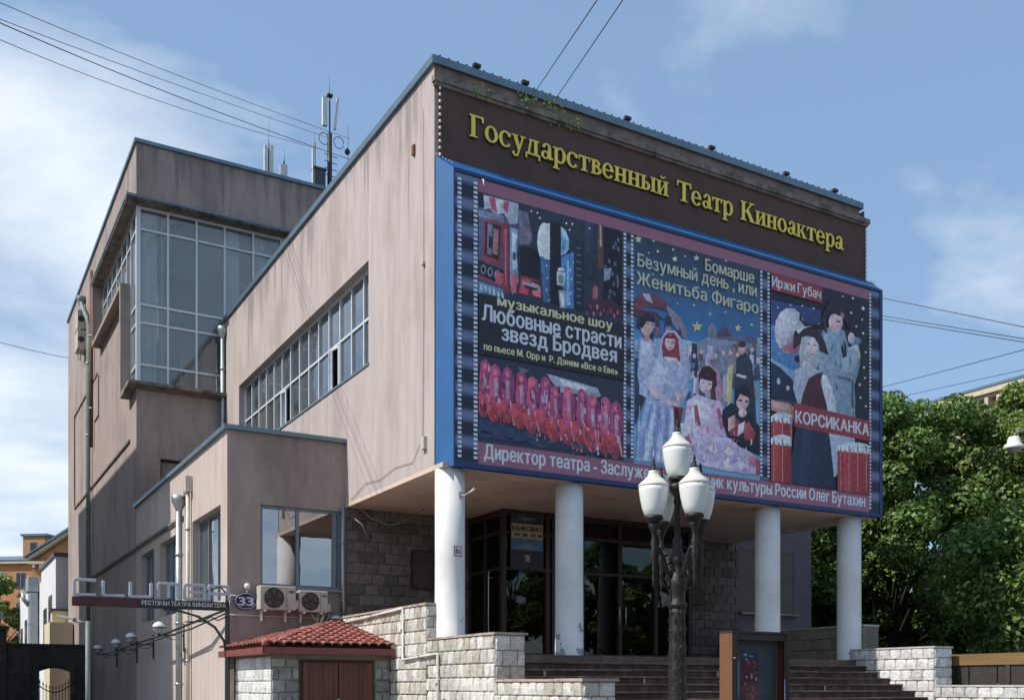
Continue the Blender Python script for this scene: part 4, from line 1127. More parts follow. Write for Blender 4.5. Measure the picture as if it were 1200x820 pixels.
73:384,680 388,668 387,658 384,650 378,648 370,651 363,659 357,670 354,682 354,693 357,700 363,702 371,699 378,691
74:384,668 385,660 384,653 381,650 376,650 371,654 366,662 365,670 366,676 369,680 374,679 379,675
75:384,757 384,754 382,751 380,750 378,749 376,750 375,753 374,756 375,759 376,762 378,763 380,764 382,763 384,760
76:375,741 384,744 386,706 377,701
77:384,699 388,699 397,656 393,654
78:377,734 382,735 382,717 377,718
80:396,761 407,768 418,760 423,718 416,657 405,666 391,705
72:426,724 426,711 425,700 422,693 419,693 416,699 414,709 414,723 414,736 416,748 419,754 422,754 425,749 426,738
73:412,675 415,662 415,652 411,644 405,642 398,645 390,653 384,664 381,676 381,687 384,694 391,697 398,694 406,686
74:411,662 413,654 412,647 408,644 403,644 398,649 394,656 392,664 393,670 396,674 401,674 407,669
75:412,752 411,749 410,746 408,744 406,744 404,745 402,747 402,750 402,754 404,756 406,758 408,758 410,757 411,755
76:402,736 411,739 414,701 405,696
77:411,693 416,694 425,650 420,648
78:405,729 409,730 409,711 405,712
81:409,737 412,738 416,729 410,728
81:176,752 178,752 178,748 176,748
82:316,763 319,764 321,748 317,748
82:224,734 226,733 226,720 223,719
83:410,694 412,695 413,679 409,678
81:360,732 363,731 364,716 360,716
81:319,715 321,717 325,708 319,707
84:133,687 136,688 139,682 134,682
82:192,696 196,696 196,685 193,684
85:166,734 169,733 170,723 164,722
85:363,710 367,711 370,704 364,703
83:343,728 347,729 350,716 345,715
86:305,658 309,657 308,649 304,648
83:364,733 365,735 368,722 364,721
85:297,725 300,725 298,712 295,712
82:219,708 221,707 225,697 218,696
86:378,752 382,755 383,743 377,742
82:278,708 280,708 284,694 279,693
86:368,684 372,684 370,668 368,668
83:185,721 190,722 191,708 185,707
87:228,764 231,763 232,756 228,755
88:378,766 380,766 380,755
84:261,729 266,728 266,720 263,719
84:386,693 388,694 386,677 388,677
88:175,682 176,681 176,678 173,678
87:119,751 121,750 124,741 118,740
88:161,772 166,771 167,766 163,766
85:373,659 375,659 375,654 372,653
88:250,726 252,728 250,713
83:304,761 307,761 308,756 304,755
83:312,698 314,699 317,684 312,683
82:380,709 384,709 385,702 379,702
86:337,662 339,660 343,653 338,652
85:214,722 215,721 218,710 215,709
84:83,718 88,720 90,704 82,702
85:290,663 293,663 294,659 288,658
86:134,702 136,704 136,696 133,696
81:94,733 97,735 96,720 94,719
81:236,741 239,740 238,726 236,726
85:241,675 244,677 244,664 243,664
84:167,678 170,678 170,664 168,664
89:293,765 296,766 297,761 292,760
86:226,671 228,670 226,661 225,661
84:400,681 402,680 400,676
90:190,760 192,759 193,749 191,749
90:191,753 195,753 196,738 192,738
87:323,725 324,726 326,721 325,721
88:295,734 298,733 298,727 295,726
84:137,719 138,720 138,705 136,705
82:127,762 129,762 131,753 126,752
81:94,795 96,797 98,782 93,782
82:300,688 302,688 304,683 300,682
90:385,680 388,681 391,674 386,674
88:127,767 131,767 134,753 125,752
86:95,710 97,709 100,707 95,706
89:395,677 397,676 395,663 394,663
83:91,753 93,754 94,747 93,747
87:399,740 403,740 401,728 398,728
87:110,735 114,735 114,725 109,724
82:213,695 216,694 216,691 213,690
89:354,742 356,741 355,734 353,734
83:118,734 120,733 122,723 117,722
90:237,753 240,752 239,740 238,739
81:199,697 200,697 200,690
85:293,663 297,664 300,651 293,650
90:179,753 181,754 179,743 180,744
90:259,776 260,776 260,771 261,771
90:80,740 82,742 84,735 82,735
81:318,761 321,762 325,756 320,756
83:113,760 117,762 115,751 114,751
81:126,740 129,740 130,737 125,737
90:409,758 413,759 412,749 408,748
87:140,729 142,729 145,717 141,716
90:296,668 297,669 300,658 296,658
87:87,780 89,779 91,768 87,768
82:229,720 231,722 232,715 230,714
86:349,766 353,767 354,756 350,755
86:205,672 209,672 210,658 206,657
85:193,718 196,719 194,708
82:277,676 282,677 284,668 276,667
88:328,692 332,692 331,677 328,677
83:379,737 384,736 386,727 378,726
90:327,709 329,709 327,696 328,697
87:258,696 260,697 263,682 259,681
81:100,690 101,691 100,682
83:355,663 359,664 361,655 354,654
83:212,775 216,777 214,768 212,767
90:275,756 277,755 275,745
83:357,653 359,652 358,640
81:359,711 361,712 361,705 358,704
81:330,703 333,702 337,696 332,695
89:282,663 284,664 284,658 281,658
86:377,647 381,648 379,640
90:403,747 405,745 403,738 404,738
90:316,738 318,737 317,728 316,728
89:120,692 124,692 123,680 120,680
87:362,705 363,706 366,697 360,696
83:405,696 408,695 408,690 405,690
82:116,786 120,788 121,781 118,781
84:369,757 374,760 375,752 371,751
81:273,679 276,680 279,676 273,675
82:271,672 275,673 276,661 272,660
82:349,670 352,669 354,656 350,656
90:123,706 125,707 126,691 122,691
81:229,749 232,749 231,744 230,744
84:87,753 88,751 90,742 85,741
81:151,686 155,686 154,683 150,682
86:292,736 294,738 293,729
87:197,744 200,742 199,733 195,733
82:79,756 81,758 84,746 79,745
86:241,710 245,712 247,707 242,706
89:336,704 339,703 339,699 336,699
85:313,662 318,661 320,647 314,646
89:289,769 291,768 291,758 290,758
88:355,752 358,752 359,742 353,742
90:324,758 328,759 328,750 325,750
83:323,741 327,742 330,730 324,729
88:271,675 275,677 274,661 272,661
84:260,778 262,777 264,764 258,764
88:209,737 212,738 216,729 208,728
84:96,721 97,722 98,717 96,716
83:358,653 362,653 362,646 358,646
84:76,715 78,716 80,702 78,701
89:177,718 180,718 180,713 177,713
86:204,763 208,763 209,758 205,757
87:122,764 124,764 126,755 121,754
85:339,670 341,671 344,666 339,665
89:235,699 236,700 235,686
83:360,698 362,699 362,682 361,682
85:107,700 111,699 111,693 108,693
86:95,764 97,764 98,749 94,749
86:213,676 216,677 216,664 211,664
89:199,766 201,768 205,756 199,755
83:218,752 221,754 224,738 220,737
86:118,721 120,723 119,715
86:288,740 291,741 290,726 289,726
88:224,736 228,738 230,732 226,732
89:108,684 110,683 109,678 108,678
85:300,680 304,680 306,673 301,672
84:258,755 260,755 261,745 260,744
81:388,730 390,731 390,716 387,716
82:335,736 337,738 341,721 334,720
84:363,688 366,689 369,674 363,674
84:313,700 317,700 318,695 313,695
89:228,739 230,739 229,736 226,736
83:242,703 244,703 244,699 241,698
86:78,726 81,727 83,714 77,714
82:105,734 108,733 109,721 103,720
81:214,730 216,731 217,725 215,725
88:231,722 233,721 236,709 232,708
91:293,646 319,645 323,642 297,641
92:135,658 159,657 163,654 139,653
93:382,655 409,654 414,651 387,650
91:287,660 312,659 317,656 291,655
93:185,667 209,666 213,664 189,662
93:193,668 217,667 221,664 197,663
92:164,655 188,654 192,651 168,650
93:191,652 216,652 220,649 195,648
93:351,646 377,645 382,642 355,641
93:114,654 137,653 141,650 118,649
92:197,668 221,667 225,664 201,663
91:232,662 258,662 262,659 237,658
93:340,647 366,646 370,643 344,642
92:343,641 369,641 374,640 347,640
91:328,643 354,642 358,640 332,640
92:347,646 373,645 378,642 351,641
91:298,659 324,659 328,656 302,654
93:149,656 173,656 177,653 153,652
93:131,660 155,660 159,657 135,656
91:184,667 208,666 212,664 188,662
91:204,651 229,650 233,647 208,646
93:160,670 184,670 188,666 164,665
91:289,644 315,643 320,640 294,640
92:77,663 100,662 104,659 81,658
92:296,645 322,644 326,641 300,640
93:119,672 143,671 147,668 123,667
94:465,1135 468,1131 476,1133 470,1127 472,1121 465,1123 459,1118 461,1125 454,1128 462,1130
95:507,1135 508,1134 512,1135 509,1133 510,1131 507,1131 505,1130 506,1132 503,1133 506,1134
95:519,1117 521,1114 524,1115 521,1113 522,1110 519,1111 516,1109 517,1112 514,1113 518,1114
95:562,1130 564,1127 567,1128 564,1126 565,1123 562,1124 560,1122 560,1125 558,1126 561,1127
95:567,1114 570,1109 576,1110 571,1106 573,1101 567,1103 562,1099 563,1104 558,1106 565,1108
95:596,1121 598,1119 601,1120 598,1118 599,1116 596,1116 594,1115 595,1117 592,1118 595,1119
95:629,1129 631,1124 638,1125 633,1121 634,1116 629,1118 623,1113 625,1119 619,1121 626,1123
95:718,1135 719,1135 722,1135 719,1134 720,1132 718,1132 715,1130 716,1133 713,1134 716,1135
95:493,1106 494,1104 496,1105 495,1103 495,1102 493,1102 491,1101 492,1103 490,1104 492,1104
95:489,1093 489,1092 491,1092 490,1091 490,1090 489,1090 487,1089 488,1091 486,1091 488,1092
95:687,1099 688,1097 690,1098 688,1096 689,1094 687,1095 684,1093 685,1095 683,1096 686,1097
95:621,1017 622,1015 626,1015 623,1013 624,1011 621,1012 618,1010 619,1012 616,1014 620,1014
95:669,1007 670,1004 674,1005 671,1003 672,1000 669,1001 666,999 667,1002 664,1003 668,1004
95:715,1018 716,1016 719,1017 717,1015 717,1013 715,1014 712,1012 713,1014 711,1015 714,1016
95:796,1004 798,1002 802,1002 799,1000 800,998 796,999 793,996 794,999 791,1001 795,1001
95:574,1011 575,1009 578,1010 576,1008 576,1007 574,1007 573,1006 573,1008 572,1009 574,1009
95:505,1062 506,1060 508,1061 507,1059 507,1057 505,1058 503,1056 504,1058 502,1059 504,1060
95:767,1104 768,1102 771,1102 769,1100 770,1098 767,1099 765,1098 766,1100 764,1101 766,1101
96:631,980 635,972 648,974 638,966 641,958 631,961 621,954 624,964 615,968 627,971
97:754,995 757,989 767,990 759,985 762,978 754,981 746,975 749,983 742,986 751,988
98:454,882 823,894 823,975 744,961 641,932 567,931 500,916 454,908
99:705,862 710,860 712,841 703,851
99:567,748 571,747 573,735 565,739
100:741,889 745,888 748,870 739,879
101:621,905 628,904 624,886 618,895
102:594,862 599,860 602,853 592,852
101:633,906 642,906 640,898 630,896
103:622,767 627,766 625,755 619,757
101:609,906 615,905 618,887 606,896
99:658,910 662,909 661,897 655,900
100:787,918 796,918 792,910 784,908
99:566,772 571,771 573,759 564,762
103:759,921 769,921 764,907 757,911
104:766,838 773,837 775,823 763,828
104:609,805 617,804 619,796 607,795
102:479,852 484,851 484,837 477,843
99:658,892 662,891 663,876 655,882
102:658,800 661,799 661,783 655,790
102:552,801 558,800 557,784 550,791
104:636,747 645,746 645,731 633,737
99:750,899 761,899 760,891 748,889
100:604,871 614,870 614,858 602,861
103:754,753 758,752 763,738 751,743
99:577,884 580,883 584,873 575,874
104:522,884 528,883 526,871 520,874
99:522,878 526,876 528,862 520,868
104:627,764 632,762 632,747 625,754
102:512,752 515,750 514,737 509,742
100:526,754 534,754 530,740 523,745
103:469,885 472,884 476,877 467,876
101:770,819 777,818 780,807 767,809
100:570,844 575,843 575,834 568,834
100:793,784 800,783 798,776 791,774
104:714,794 718,793 722,786 711,784
102:621,800 627,799 624,792 618,790
104:540,849 546,848 548,832 537,840
99:659,866 664,865 663,856 656,856
99:748,827 752,825 751,810 745,816
100:533,910 536,909 538,898 531,901
101:678,886 681,885 686,877 675,876
101:663,815 670,815 668,802 661,805
105:454,993 477,1014 510,1017 548,1003 558,986 519,987 486,984 454,967
106:477,1012 496,1014 505,995 486,999
107:454,974 514,978 538,964 454,956
108:543,999 582,979 606,945 592,931 553,966
109:661,939 661,970 674,984 687,975 692,944
110:692,956 712,983 738,964 780,972 813,973 813,949 692,937
111:687,955 712,987 736,962
112:606,918 661,947 813,957 821,886 606,853
113:657,909 668,909 671,877 654,874
114:739,877 754,877 756,846 736,843
115:656,873 668,873 670,841 654,838
116:673,843 684,843 687,803 670,801
113:620,881 627,880 629,849 618,848
114:724,850 731,849 734,807 721,806
115:634,852 647,852 650,830 631,827
114:608,890 620,890 622,855 606,853
115:722,838 732,838 734,799 720,797
117:606,884 615,884 617,841 603,838
114:798,955 808,955 811,910 796,907
118:634,845 644,845 647,824 632,821
119:670,869 682,869 685,836 668,834
114:746,869 754,869 756,833 743,831
118:652,824 662,823 664,797 650,795
120:759,900 769,900 771,856 756,854
113:811,926 823,926 823,890 808,886
114:618,880 629,880 632,853 615,850
118:780,942 792,942 795,913 778,910
119:803,867 809,866 812,826 800,824
119:686,922 692,921 694,904 684,902
120:706,868 721,869 723,835 704,832
116:806,904 818,904 821,875 803,872
114:602,819 612,818 614,795 600,793
120:635,871 650,872 652,851 632,848
117:769,929 781,929 783,894 767,891
116:641,888 651,887 653,867 639,865
116:617,914 630,915 632,892 614,889
115:759,838 770,837 773,820 756,818
113:616,871 623,870 625,849 614,847
120:613,896 627,897 630,879 610,876
119:659,829 674,829 676,814 657,811
119:674,928 684,928 687,888 671,886
117:752,858 761,858 764,844 750,842
115:621,849 630,849 632,816 618,814
117:651,887 656,886 659,842 648,841
113:658,828 666,828 669,800 655,798
119:644,887 651,886 654,870 641,868
116:705,867 715,867 718,832 702,830
119:634,852 646,852 648,838 632,836
116:594,850 601,849 603,826 591,824
115:791,930 802,930 804,909 788,907
115:606,920 617,920 619,879 604,877
114:810,912 820,912 823,877 807,874
118:736,946 750,946 753,920 734,916
118:636,908 646,907 649,892 634,890
118:639,826 651,826 653,782 636,780
117:687,925 694,924 696,899 685,897
120:655,824 670,824 672,801 653,798
114:607,898 621,898 624,865 605,862
119:754,911 768,911 771,873 751,870
120:703,902 712,902 715,880 700,878
114:721,861 726,860 729,817 718,815
117:612,908 624,908 627,872 609,870
119:738,939 747,938 750,893 735,891
116:616,927 630,928 632,885 613,882
116:625,895 633,894 636,855 622,853
117:628,831 633,830 636,788 625,787
113:662,929 677,930 679,901 659,898
118:656,868 666,867 669,838 654,836
121:607,906 606,903 605,901 603,899 600,899 598,900 596,901 596,904 596,906 598,909 600,910 603,910 605,910 606,908
121:628,900 627,897 626,895 624,894 621,893 619,894 618,896 617,898 618,901 619,903 621,904 624,905 626,904 627,902
121:649,913 649,911 647,908 645,907 642,906 640,907 639,909 638,911 639,914 640,916 642,918 645,918 647,917 649,916
121:671,910 670,907 668,905 666,904 664,903 662,904 660,906 660,908 660,911 662,913 664,914 666,915 668,914 670,912
121:692,911 692,908 690,906 688,904 685,904 683,905 682,906 681,909 682,912 683,914 685,915 688,916 690,915 692,913
121:714,920 714,918 712,915 710,914 707,913 705,914 703,916 703,918 703,921 705,923 707,925 710,925 712,925 714,923
121:736,925 736,922 734,920 732,918 729,918 727,918 725,920 725,923 725,925 727,928 729,929 732,930 734,929 736,927
121:758,924 758,922 756,919 754,918 751,917 749,918 748,920 747,922 748,925 749,927 751,929 754,929 756,929 758,927
121:781,930 780,927 779,924 776,923 774,922 772,923 770,925 769,928 770,930 772,933 774,934 776,935 779,934 780,932
121:804,944 803,941 802,939 799,937 796,937 794,937 792,939 792,942 792,944 794,947 796,948 799,949 802,948 803,946
122:507,968 521,969 524,948 505,947
123:542,951 556,951 558,931 539,929
123:549,936 564,937 566,916 547,915
122:570,949 585,950 587,929 568,928
124:541,971 555,971 558,951 538,949
123:540,927 554,928 556,907 537,906
125:492,924 506,925 508,904 489,903
125:542,975 556,976 559,956 540,954
125:492,939 506,940 508,920 489,918
123:496,960 510,961 512,940 494,939
125:462,953 476,953 479,933 460,932
124:514,946 528,947 530,927 511,925
122:489,969 503,970 505,950 486,948
125:468,964 482,964 484,944 466,943
126:749,915 775,935 796,914 807,824 813,724 738,755
127:723,891 738,897 733,809 712,810
128:707,869 720,874 718,811 705,809
129:775,939 774,933 771,929 767,926 762,925 758,927 755,930 754,935 755,941 758,945 762,948 767,949 771,947 774,944
130:778,951 776,948 773,944 768,942 762,941 756,941 753,944 751,947 753,950 756,954 762,956 768,957 773,956 776,954
131:749,879 780,878 778,871 749,873
132:456,867 486,872 482,778 456,719
133:468,914 500,916 522,897 519,840 472,792 463,831
134:472,911 496,911 510,876 486,825 468,847
135:506,941 504,934 499,928 493,923 486,921 480,922 475,925 472,931 471,938 474,946 478,952 484,957 491,959 497,958 503,954 506,949
136:468,940 472,959 491,970 510,966 510,953 489,953 475,934
137:486,949 496,949 496,947 486,947
137:500,949 507,950 507,947 500,948
138:482,924 496,922 496,907 479,908
139:529,924 543,942 567,946 587,930 606,891 616,843 582,826 543,843 519,877
140:534,925 546,938 565,942 577,929 582,880 567,874 536,873 529,902
141:567,919 566,912 562,905 556,901 550,900 544,902 540,907 538,914 540,922 544,929 550,933 556,934 562,932 566,927
142:538,930 567,935 570,928 536,924
143:543,919 550,919 550,918 543,917
143:558,920 565,920 565,918 558,918
144:548,906 560,907 555,903
145:536,884 572,886 592,866 582,846 538,843
146:514,877 543,878 567,878 596,859 606,815 582,777 543,787 496,784 468,791 468,810 496,836
147:519,870 548,859 558,830 519,817 491,817
148:500,818 543,790 582,788 577,776 534,778 491,802
149:489,786 538,782 572,772 567,733 558,646 458,645 463,701 477,748
150:496,772 503,772 477,647 463,647
151:507,772 514,771 493,649 479,649
150:519,772 526,771 510,650 496,651
151:531,772 538,771 526,652 512,653
150:543,772 550,771 543,654 529,654
151:555,771 562,770 560,656 546,656
152:562,778 592,778 582,735 567,718
153:594,805 593,801 589,797 584,795 579,794 574,795 571,798 570,802 571,806 574,810 579,812 584,813 589,812 593,809
5:567,775 574,776 582,735 567,737
154:631,865 646,879 666,886 692,878 707,845 712,779 692,764 682,845 641,835 626,798
155:634,857 646,879 666,884 687,873 689,842 676,829 636,835
156:675,843 673,834 668,827 661,822 653,820 646,821 641,825 638,832 638,840 640,848 645,856 652,861 659,863 666,862 672,858 675,851
155:634,853 651,864 676,860 682,849 641,851
157:644,843 651,843 651,841 644,841
157:664,843 671,844 671,841 664,840
158:651,827 664,827 659,823
159:671,832 682,830 682,787 671,793
160:601,795 631,814 666,808 697,808 723,780 733,754 718,728 692,729 656,717 611,716 592,736
161:621,802 656,799 676,782 666,746 631,737 611,758
162:621,786 631,791 641,746 626,740
163:687,787 697,793 712,752 700,742
161:582,742 621,751 646,731 626,702 587,709
164:587,716 666,730 733,726 807,695 821,669 807,651 718,650 641,655 582,658 567,680
165:787,682 800,686 811,671 797,666 781,672
166:788,689 802,692 813,678 799,672 783,678
165:603,680 616,683 626,669 613,663 598,669
167:743,684 756,687 767,673 753,667 738,674
168:760,663 774,666 784,652 771,646 755,652
169:717,703 730,706 740,692 728,686 712,692
168:733,688 746,691 756,676 743,671 728,677
168:609,696 621,699 631,685 619,680 604,686
167:754,675 767,679 778,664 764,658 749,665
167:670,705 683,708 693,694 680,688 665,694
168:637,677 650,680 660,666 647,661 632,667
167:611,672 623,676 633,661 620,656 606,662
169:709,672 722,676 733,661 720,656 704,662
169:712,679 725,682 736,667 723,662 707,668
170:807,691 821,685 821,653 810,648
171:592,709 606,723 621,686 606,680
5:707,790 733,809 786,793 821,765 821,697 759,710 718,732 702,770
172:787,817 784,810 779,803 772,798 765,796 757,797 752,801 748,807 748,815 750,823 755,830 762,834 770,836 777,835 783,831 787,825
173:744,819 746,843 765,856 786,853 794,834 786,829 759,833 749,815
174:754,820 767,820 765,816 754,816
174:775,821 786,821 783,816 775,817
175:780,792 779,788 776,784 770,781 764,780 759,781 755,784 754,788 755,793 759,797 764,800 770,800 776,799 779,796
176:723,757 749,776 765,758 754,733 728,734
177:765,758 786,773 807,748 802,731 775,728
178:754,761 775,772 770,747 751,733
179:723,772 744,783 744,756 723,741
180:539,728 541,729 537,714 537,709
181:530,673 533,674 533,654 529,649
182:503,776 507,777 505,756 501,756
183:486,672 489,672 489,652 484,659
181:518,670 520,670 522,649 516,652
181:532,700 534,700 532,686 530,687
182:551,768 555,769 556,749 549,749
182:525,759 526,759 528,730 524,746
183:506,675 508,675 508,646 504,660
181:484,696 487,696 487,670 482,675
184:510,772 511,772 514,759 507,758
181:465,733 469,734 467,706 463,712
181:487,718 490,719 488,704 485,693
184:511,746 515,747 514,724 511,731
181:560,672 563,672 561,651 558,654
182:524,757 526,757 528,729 524,738
180:554,765 556,765 554,735 553,738
182:565,697 568,697 568,676 563,684
180:564,663 566,664 564,649 563,643
184:471,708 474,709 471,696 469,681
183:565,702 568,702 565,686 564,674
182:532,700 535,701 533,688 531,681
181:501,704 504,705 505,682 500,683
184:553,772 556,772 554,750 550,749
180:525,744 527,744 530,714 522,714
184:468,766 470,767 468,737 467,737
185:565,856 567,856 564,846 565,841
186:540,823 543,823 544,815 539,813
186:521,795 523,795 527,781 520,780
185:518,801 520,801 519,790 517,786
186:546,851 548,851 546,839 544,838
185:549,823 552,823 547,809 548,816
187:551,832 554,833 556,821 550,824
186:548,828 550,829 547,815 547,817
185:578,867 580,867 581,860 576,854
185:497,832 500,832 496,824 495,825
186:493,805 496,805 491,796 491,791
185:588,828 591,829 592,823 586,820
185:573,803 577,804 578,792 572,790
185:590,815 594,816 589,803 589,805
188:709,686 713,686 715,678 709,671
189:677,705 681,706 682,692 676,690
188:605,663 608,663 607,646 603,654
188:727,679 731,680 730,666 726,666
190:636,734 640,735 639,718 635,719
188:670,730 673,730 669,713 668,715
190:793,732 796,732 798,724 792,717
190:663,713 666,713 662,705 662,699
189:708,672 709,672 708,663 705,661
191:749,725 753,726 748,715 747,717
192:633,706 637,706 637,694 632,692
190:599,729 602,729 604,718 597,714
188:734,686 737,686 736,675 731,677
192:784,680 788,680 783,671 784,669
188:739,714 742,714 739,702 738,696
189:740,746 742,746 744,736 739,737
188:706,743 708,743 710,727 705,731
191:740,728 744,729 739,718 740,712
191:660,694 664,694 660,680 659,680
189:752,711 754,711 758,694 750,702
188:738,678 741,679 738,668 736,665
190:598,680 601,681 600,669 596,667
192:689,667 693,668 693,653 688,655
189:644,724 646,725 645,716 643,714
188:616,725 619,725 616,714 615,711
192:777,711 780,711 776,696 775,702
189:712,688 716,689 717,675 711,677
189:790,674 792,674 792,660 790,664
191:734,726 737,727 731,709 731,711
192:650,679 652,679 656,662 648,670
166:611,782 613,783 612,775 611,767
193:612,731 615,731 610,719 611,719
193:678,803 681,804 682,796 676,788
194:641,792 644,792 646,785 639,784
193:702,771 704,771 703,759 699,758
166:662,744 665,744 666,730 660,729
193:627,752 630,752 633,741 626,741
193:683,769 687,770 687,758 682,757
194:639,735 642,735 642,726 638,726
193:676,732 680,733 681,718 676,724
194:621,740 624,740 625,730 620,727
194:646,754 649,754 644,741 645,741
193:684,777 687,778 682,766 684,765
166:659,748 662,748 662,739 657,735
195:856,1070 1021,1076 1039,962 1015,853 856,867
196:856,1013 934,1002 992,933 992,829 856,839
197:856,932 934,912 949,852 856,843
198:969,1016 964,991 949,970 929,955 906,952 886,959 872,976 867,999 872,1023 886,1045 906,1059 929,1064 949,1057 964,1040
199:946,1023 942,1004 932,988 917,978 901,975 886,980 876,993 873,1010 876,1028 886,1044 901,1055 917,1058 932,1052 942,1040
200:963,986 960,977 952,968 941,963 928,960 917,963 909,968 906,977 909,986 917,995 928,1001 941,1003 952,1001 960,995
201:884,957 934,953 951,972 946,988 906,973
202:856,924 889,913 923,894 946,872 946,835 856,839
203:856,835 912,834 946,823 946,794 856,810
204:862,831 906,830 923,815 862,817
205:1099,1128 1100,1126 1103,1126 1100,1124 1101,1123 1099,1123 1096,1122 1097,1124 1095,1125 1098,1125
205:1135,1132 1137,1129 1141,1130 1138,1127 1139,1124 1135,1125 1132,1123 1133,1126 1129,1128 1134,1128
205:1172,1115 1175,1111 1181,1112 1176,1108 1178,1104 1172,1106 1167,1102 1169,1107 1164,1109 1170,1110
205:1129,1094 1131,1091 1135,1092 1132,1090 1133,1087 1129,1088 1126,1086 1127,1089 1123,1090 1128,1091
205:1066,1095 1066,1094 1068,1094 1067,1093 1067,1091 1066,1092 1064,1091 1064,1092 1063,1093 1065,1093
205:1169,1083 1171,1081 1174,1082 1171,1080 1172,1078 1169,1078 1166,1076 1167,1079 1165,1080 1168,1081
205:1148,1062 1149,1060 1152,1061 1150,1059 1150,1056 1148,1057 1145,1055 1146,1058 1143,1059 1146,1060
205:1172,1050 1174,1048 1178,1048 1175,1046 1176,1043 1172,1044 1169,1042 1170,1045 1166,1046 1171,1047
205:1182,1003 1183,1001 1187,1002 1184,1000 1185,998 1182,998 1179,996 1180,999 1177,1000 1181,1001
205:1176,964 1177,962 1182,962 1178,960 1179,957 1176,958 1172,956 1173,959 1170,960 1174,961
205:1179,938 1180,936 1184,936 1181,934 1182,932 1179,933 1176,931 1177,934 1174,935 1178,935
205:1160,919 1162,916 1166,916 1162,914 1164,911 1160,912 1156,910 1158,913 1154,915 1158,915
205:1138,944 1139,942 1142,943 1140,941 1141,939 1138,940 1136,938 1137,940 1134,941 1137,942
205:1163,886 1164,884 1168,884 1165,882 1166,880 1163,881 1160,879 1161,882 1158,883 1162,884
205:1182,867 1183,865 1187,865 1184,863 1185,861 1182,862 1179,860 1180,863 1177,864 1181,864
205:878,1059 879,1057 882,1057 880,1056 881,1054 878,1054 876,1053 877,1055 874,1056 877,1056
205:920,1073 921,1071 924,1071 922,1070 923,1068 920,1068 918,1067 918,1069 916,1070 919,1070
205:960,1079 961,1076 965,1077 962,1075 963,1073 960,1074 957,1072 958,1074 955,1075 959,1076
205:998,1079 999,1077 1002,1078 999,1076 1000,1074 998,1074 995,1073 996,1075 993,1076 996,1077
205:1015,1044 1016,1042 1018,1043 1016,1041 1017,1040 1015,1040 1013,1039 1014,1041 1012,1042 1014,1042
205:881,949 882,947 885,948 883,946 883,944 881,945 879,944 880,946 877,946 880,947
205:1157,995 1158,993 1161,993 1159,991 1160,989 1157,990 1154,988 1155,991 1152,992 1156,992
205:1141,1023 1142,1022 1144,1022 1143,1021 1143,1020 1141,1020 1140,1019 1140,1021 1138,1021 1141,1022
206:887,882 886,878 885,875 882,873 880,873 878,874 876,877 876,880 876,884 878,887 880,889 882,889 885,888 886,885
207:917,870 917,867 915,865 913,863 910,863 908,864 907,866 906,868 907,871 908,874 910,875 913,875 915,874 917,873
208:1015,1004 1033,1032 1068,1047 1105,1040 1123,996 1148,1014 1163,995 1160,960 1141,909 1144,871 1141,678 1056,677 1039,856 1015,916
209:1033,1019 1062,1033 1086,1007 1068,949 1039,953
210:1096,988 1141,1012 1160,990 1135,943 1092,932
211:1141,1012 1154,1017 1163,986 1154,976
212:1074,925 1129,925 1129,918 1074,918
213:1129,920 1138,922 1138,720 1129,719
5:1092,1000 1111,1012 1114,978 1099,971
214:1100,1059 1097,1049 1090,1040 1081,1033 1071,1030 1061,1031 1054,1036 1050,1044 1049,1054 1052,1064 1059,1073 1068,1079 1078,1082 1088,1081 1095,1077 1099,1069
215:1021,1047 1039,1088 1056,1108 1080,1112 1105,1104 1123,1069 1129,1040 1099,1073 1068,1076 1045,1064 1039,1046
216:1027,1060 1039,1062 1045,1021 1033,1028
217:1092,1085 1105,1081 1102,1072 1092,1074
218:1078,1061 1090,1061 1090,1058 1078,1057
219:1166,1025 1164,1020 1157,1015 1147,1012 1136,1010 1126,1010 1119,1013 1117,1017 1119,1022 1126,1027 1136,1031 1147,1032 1157,1032 1164,1030
220:1141,1030 1140,1024 1137,1019 1132,1015 1126,1014 1122,1016 1118,1020 1117,1025 1118,1031 1122,1036 1126,1040 1132,1040 1137,1039 1140,1035
208:1060,804 1062,803 1068,776 1058,781
221:1100,1018 1105,1018 1106,991 1098,1002
222:1116,1005 1118,1005 1119,991 1114,987
222:1071,965 1076,964 1079,948 1070,948
208:1098,833 1104,833 1100,798 1096,820
223:1130,852 1136,851 1132,824 1128,825
222:1108,930 1112,930 1112,905 1106,910
221:1069,837 1073,836 1072,798 1067,825
224:1095,778 1097,777 1099,747 1093,756
223:1046,826 1051,826 1045,797
208:1122,793 1125,793 1128,767 1120,764
221:1092,957 1095,957 1097,944 1090,945
222:1084,790 1088,790 1088,769 1082,773
222:1044,919 1048,919 1047,902 1043,896
223:1078,929 1082,929 1076,897 1077,905
221:1044,934 1048,934 1042,915 1042,918
221:1060,999 1066,999 1062,984 1058,983
223:1074,1012 1076,1011 1071,988 1072,983
224:1052,824 1055,824 1058,811 1050,799
208:1063,801 1067,800 1067,771 1061,772
223:1042,978 1047,978 1042,938 1041,954
222:1123,982 1126,981 1132,963 1121,956
221:1075,908 1079,907 1080,890 1074,888
222:1062,825 1066,825 1065,812 1060,813
208:1096,887 1102,886 1097,868 1094,869
208:1120,843 1124,842 1121,815 1118,833
225:929,989 934,1010 963,1024 998,1030 1021,1022 1039,995 1050,970 1021,975 1003,993 974,997 951,980 929,964
174:929,1001 946,1017 998,1038 1027,1035 1021,1028 992,1029 957,1014 940,995
174:951,1059 960,1040 992,1033 1021,1042 1039,1037 998,1024 969,1027 949,1040
69:940,1012 957,1023 992,1033 963,1020 946,1004
174:953,946 952,942 949,938 945,936 941,936 937,936 934,939 933,942 934,946 937,949 941,952 945,952 949,951 952,949
226:957,998 974,1005 998,1005 1015,991 1021,950 1009,932 951,927 949,963
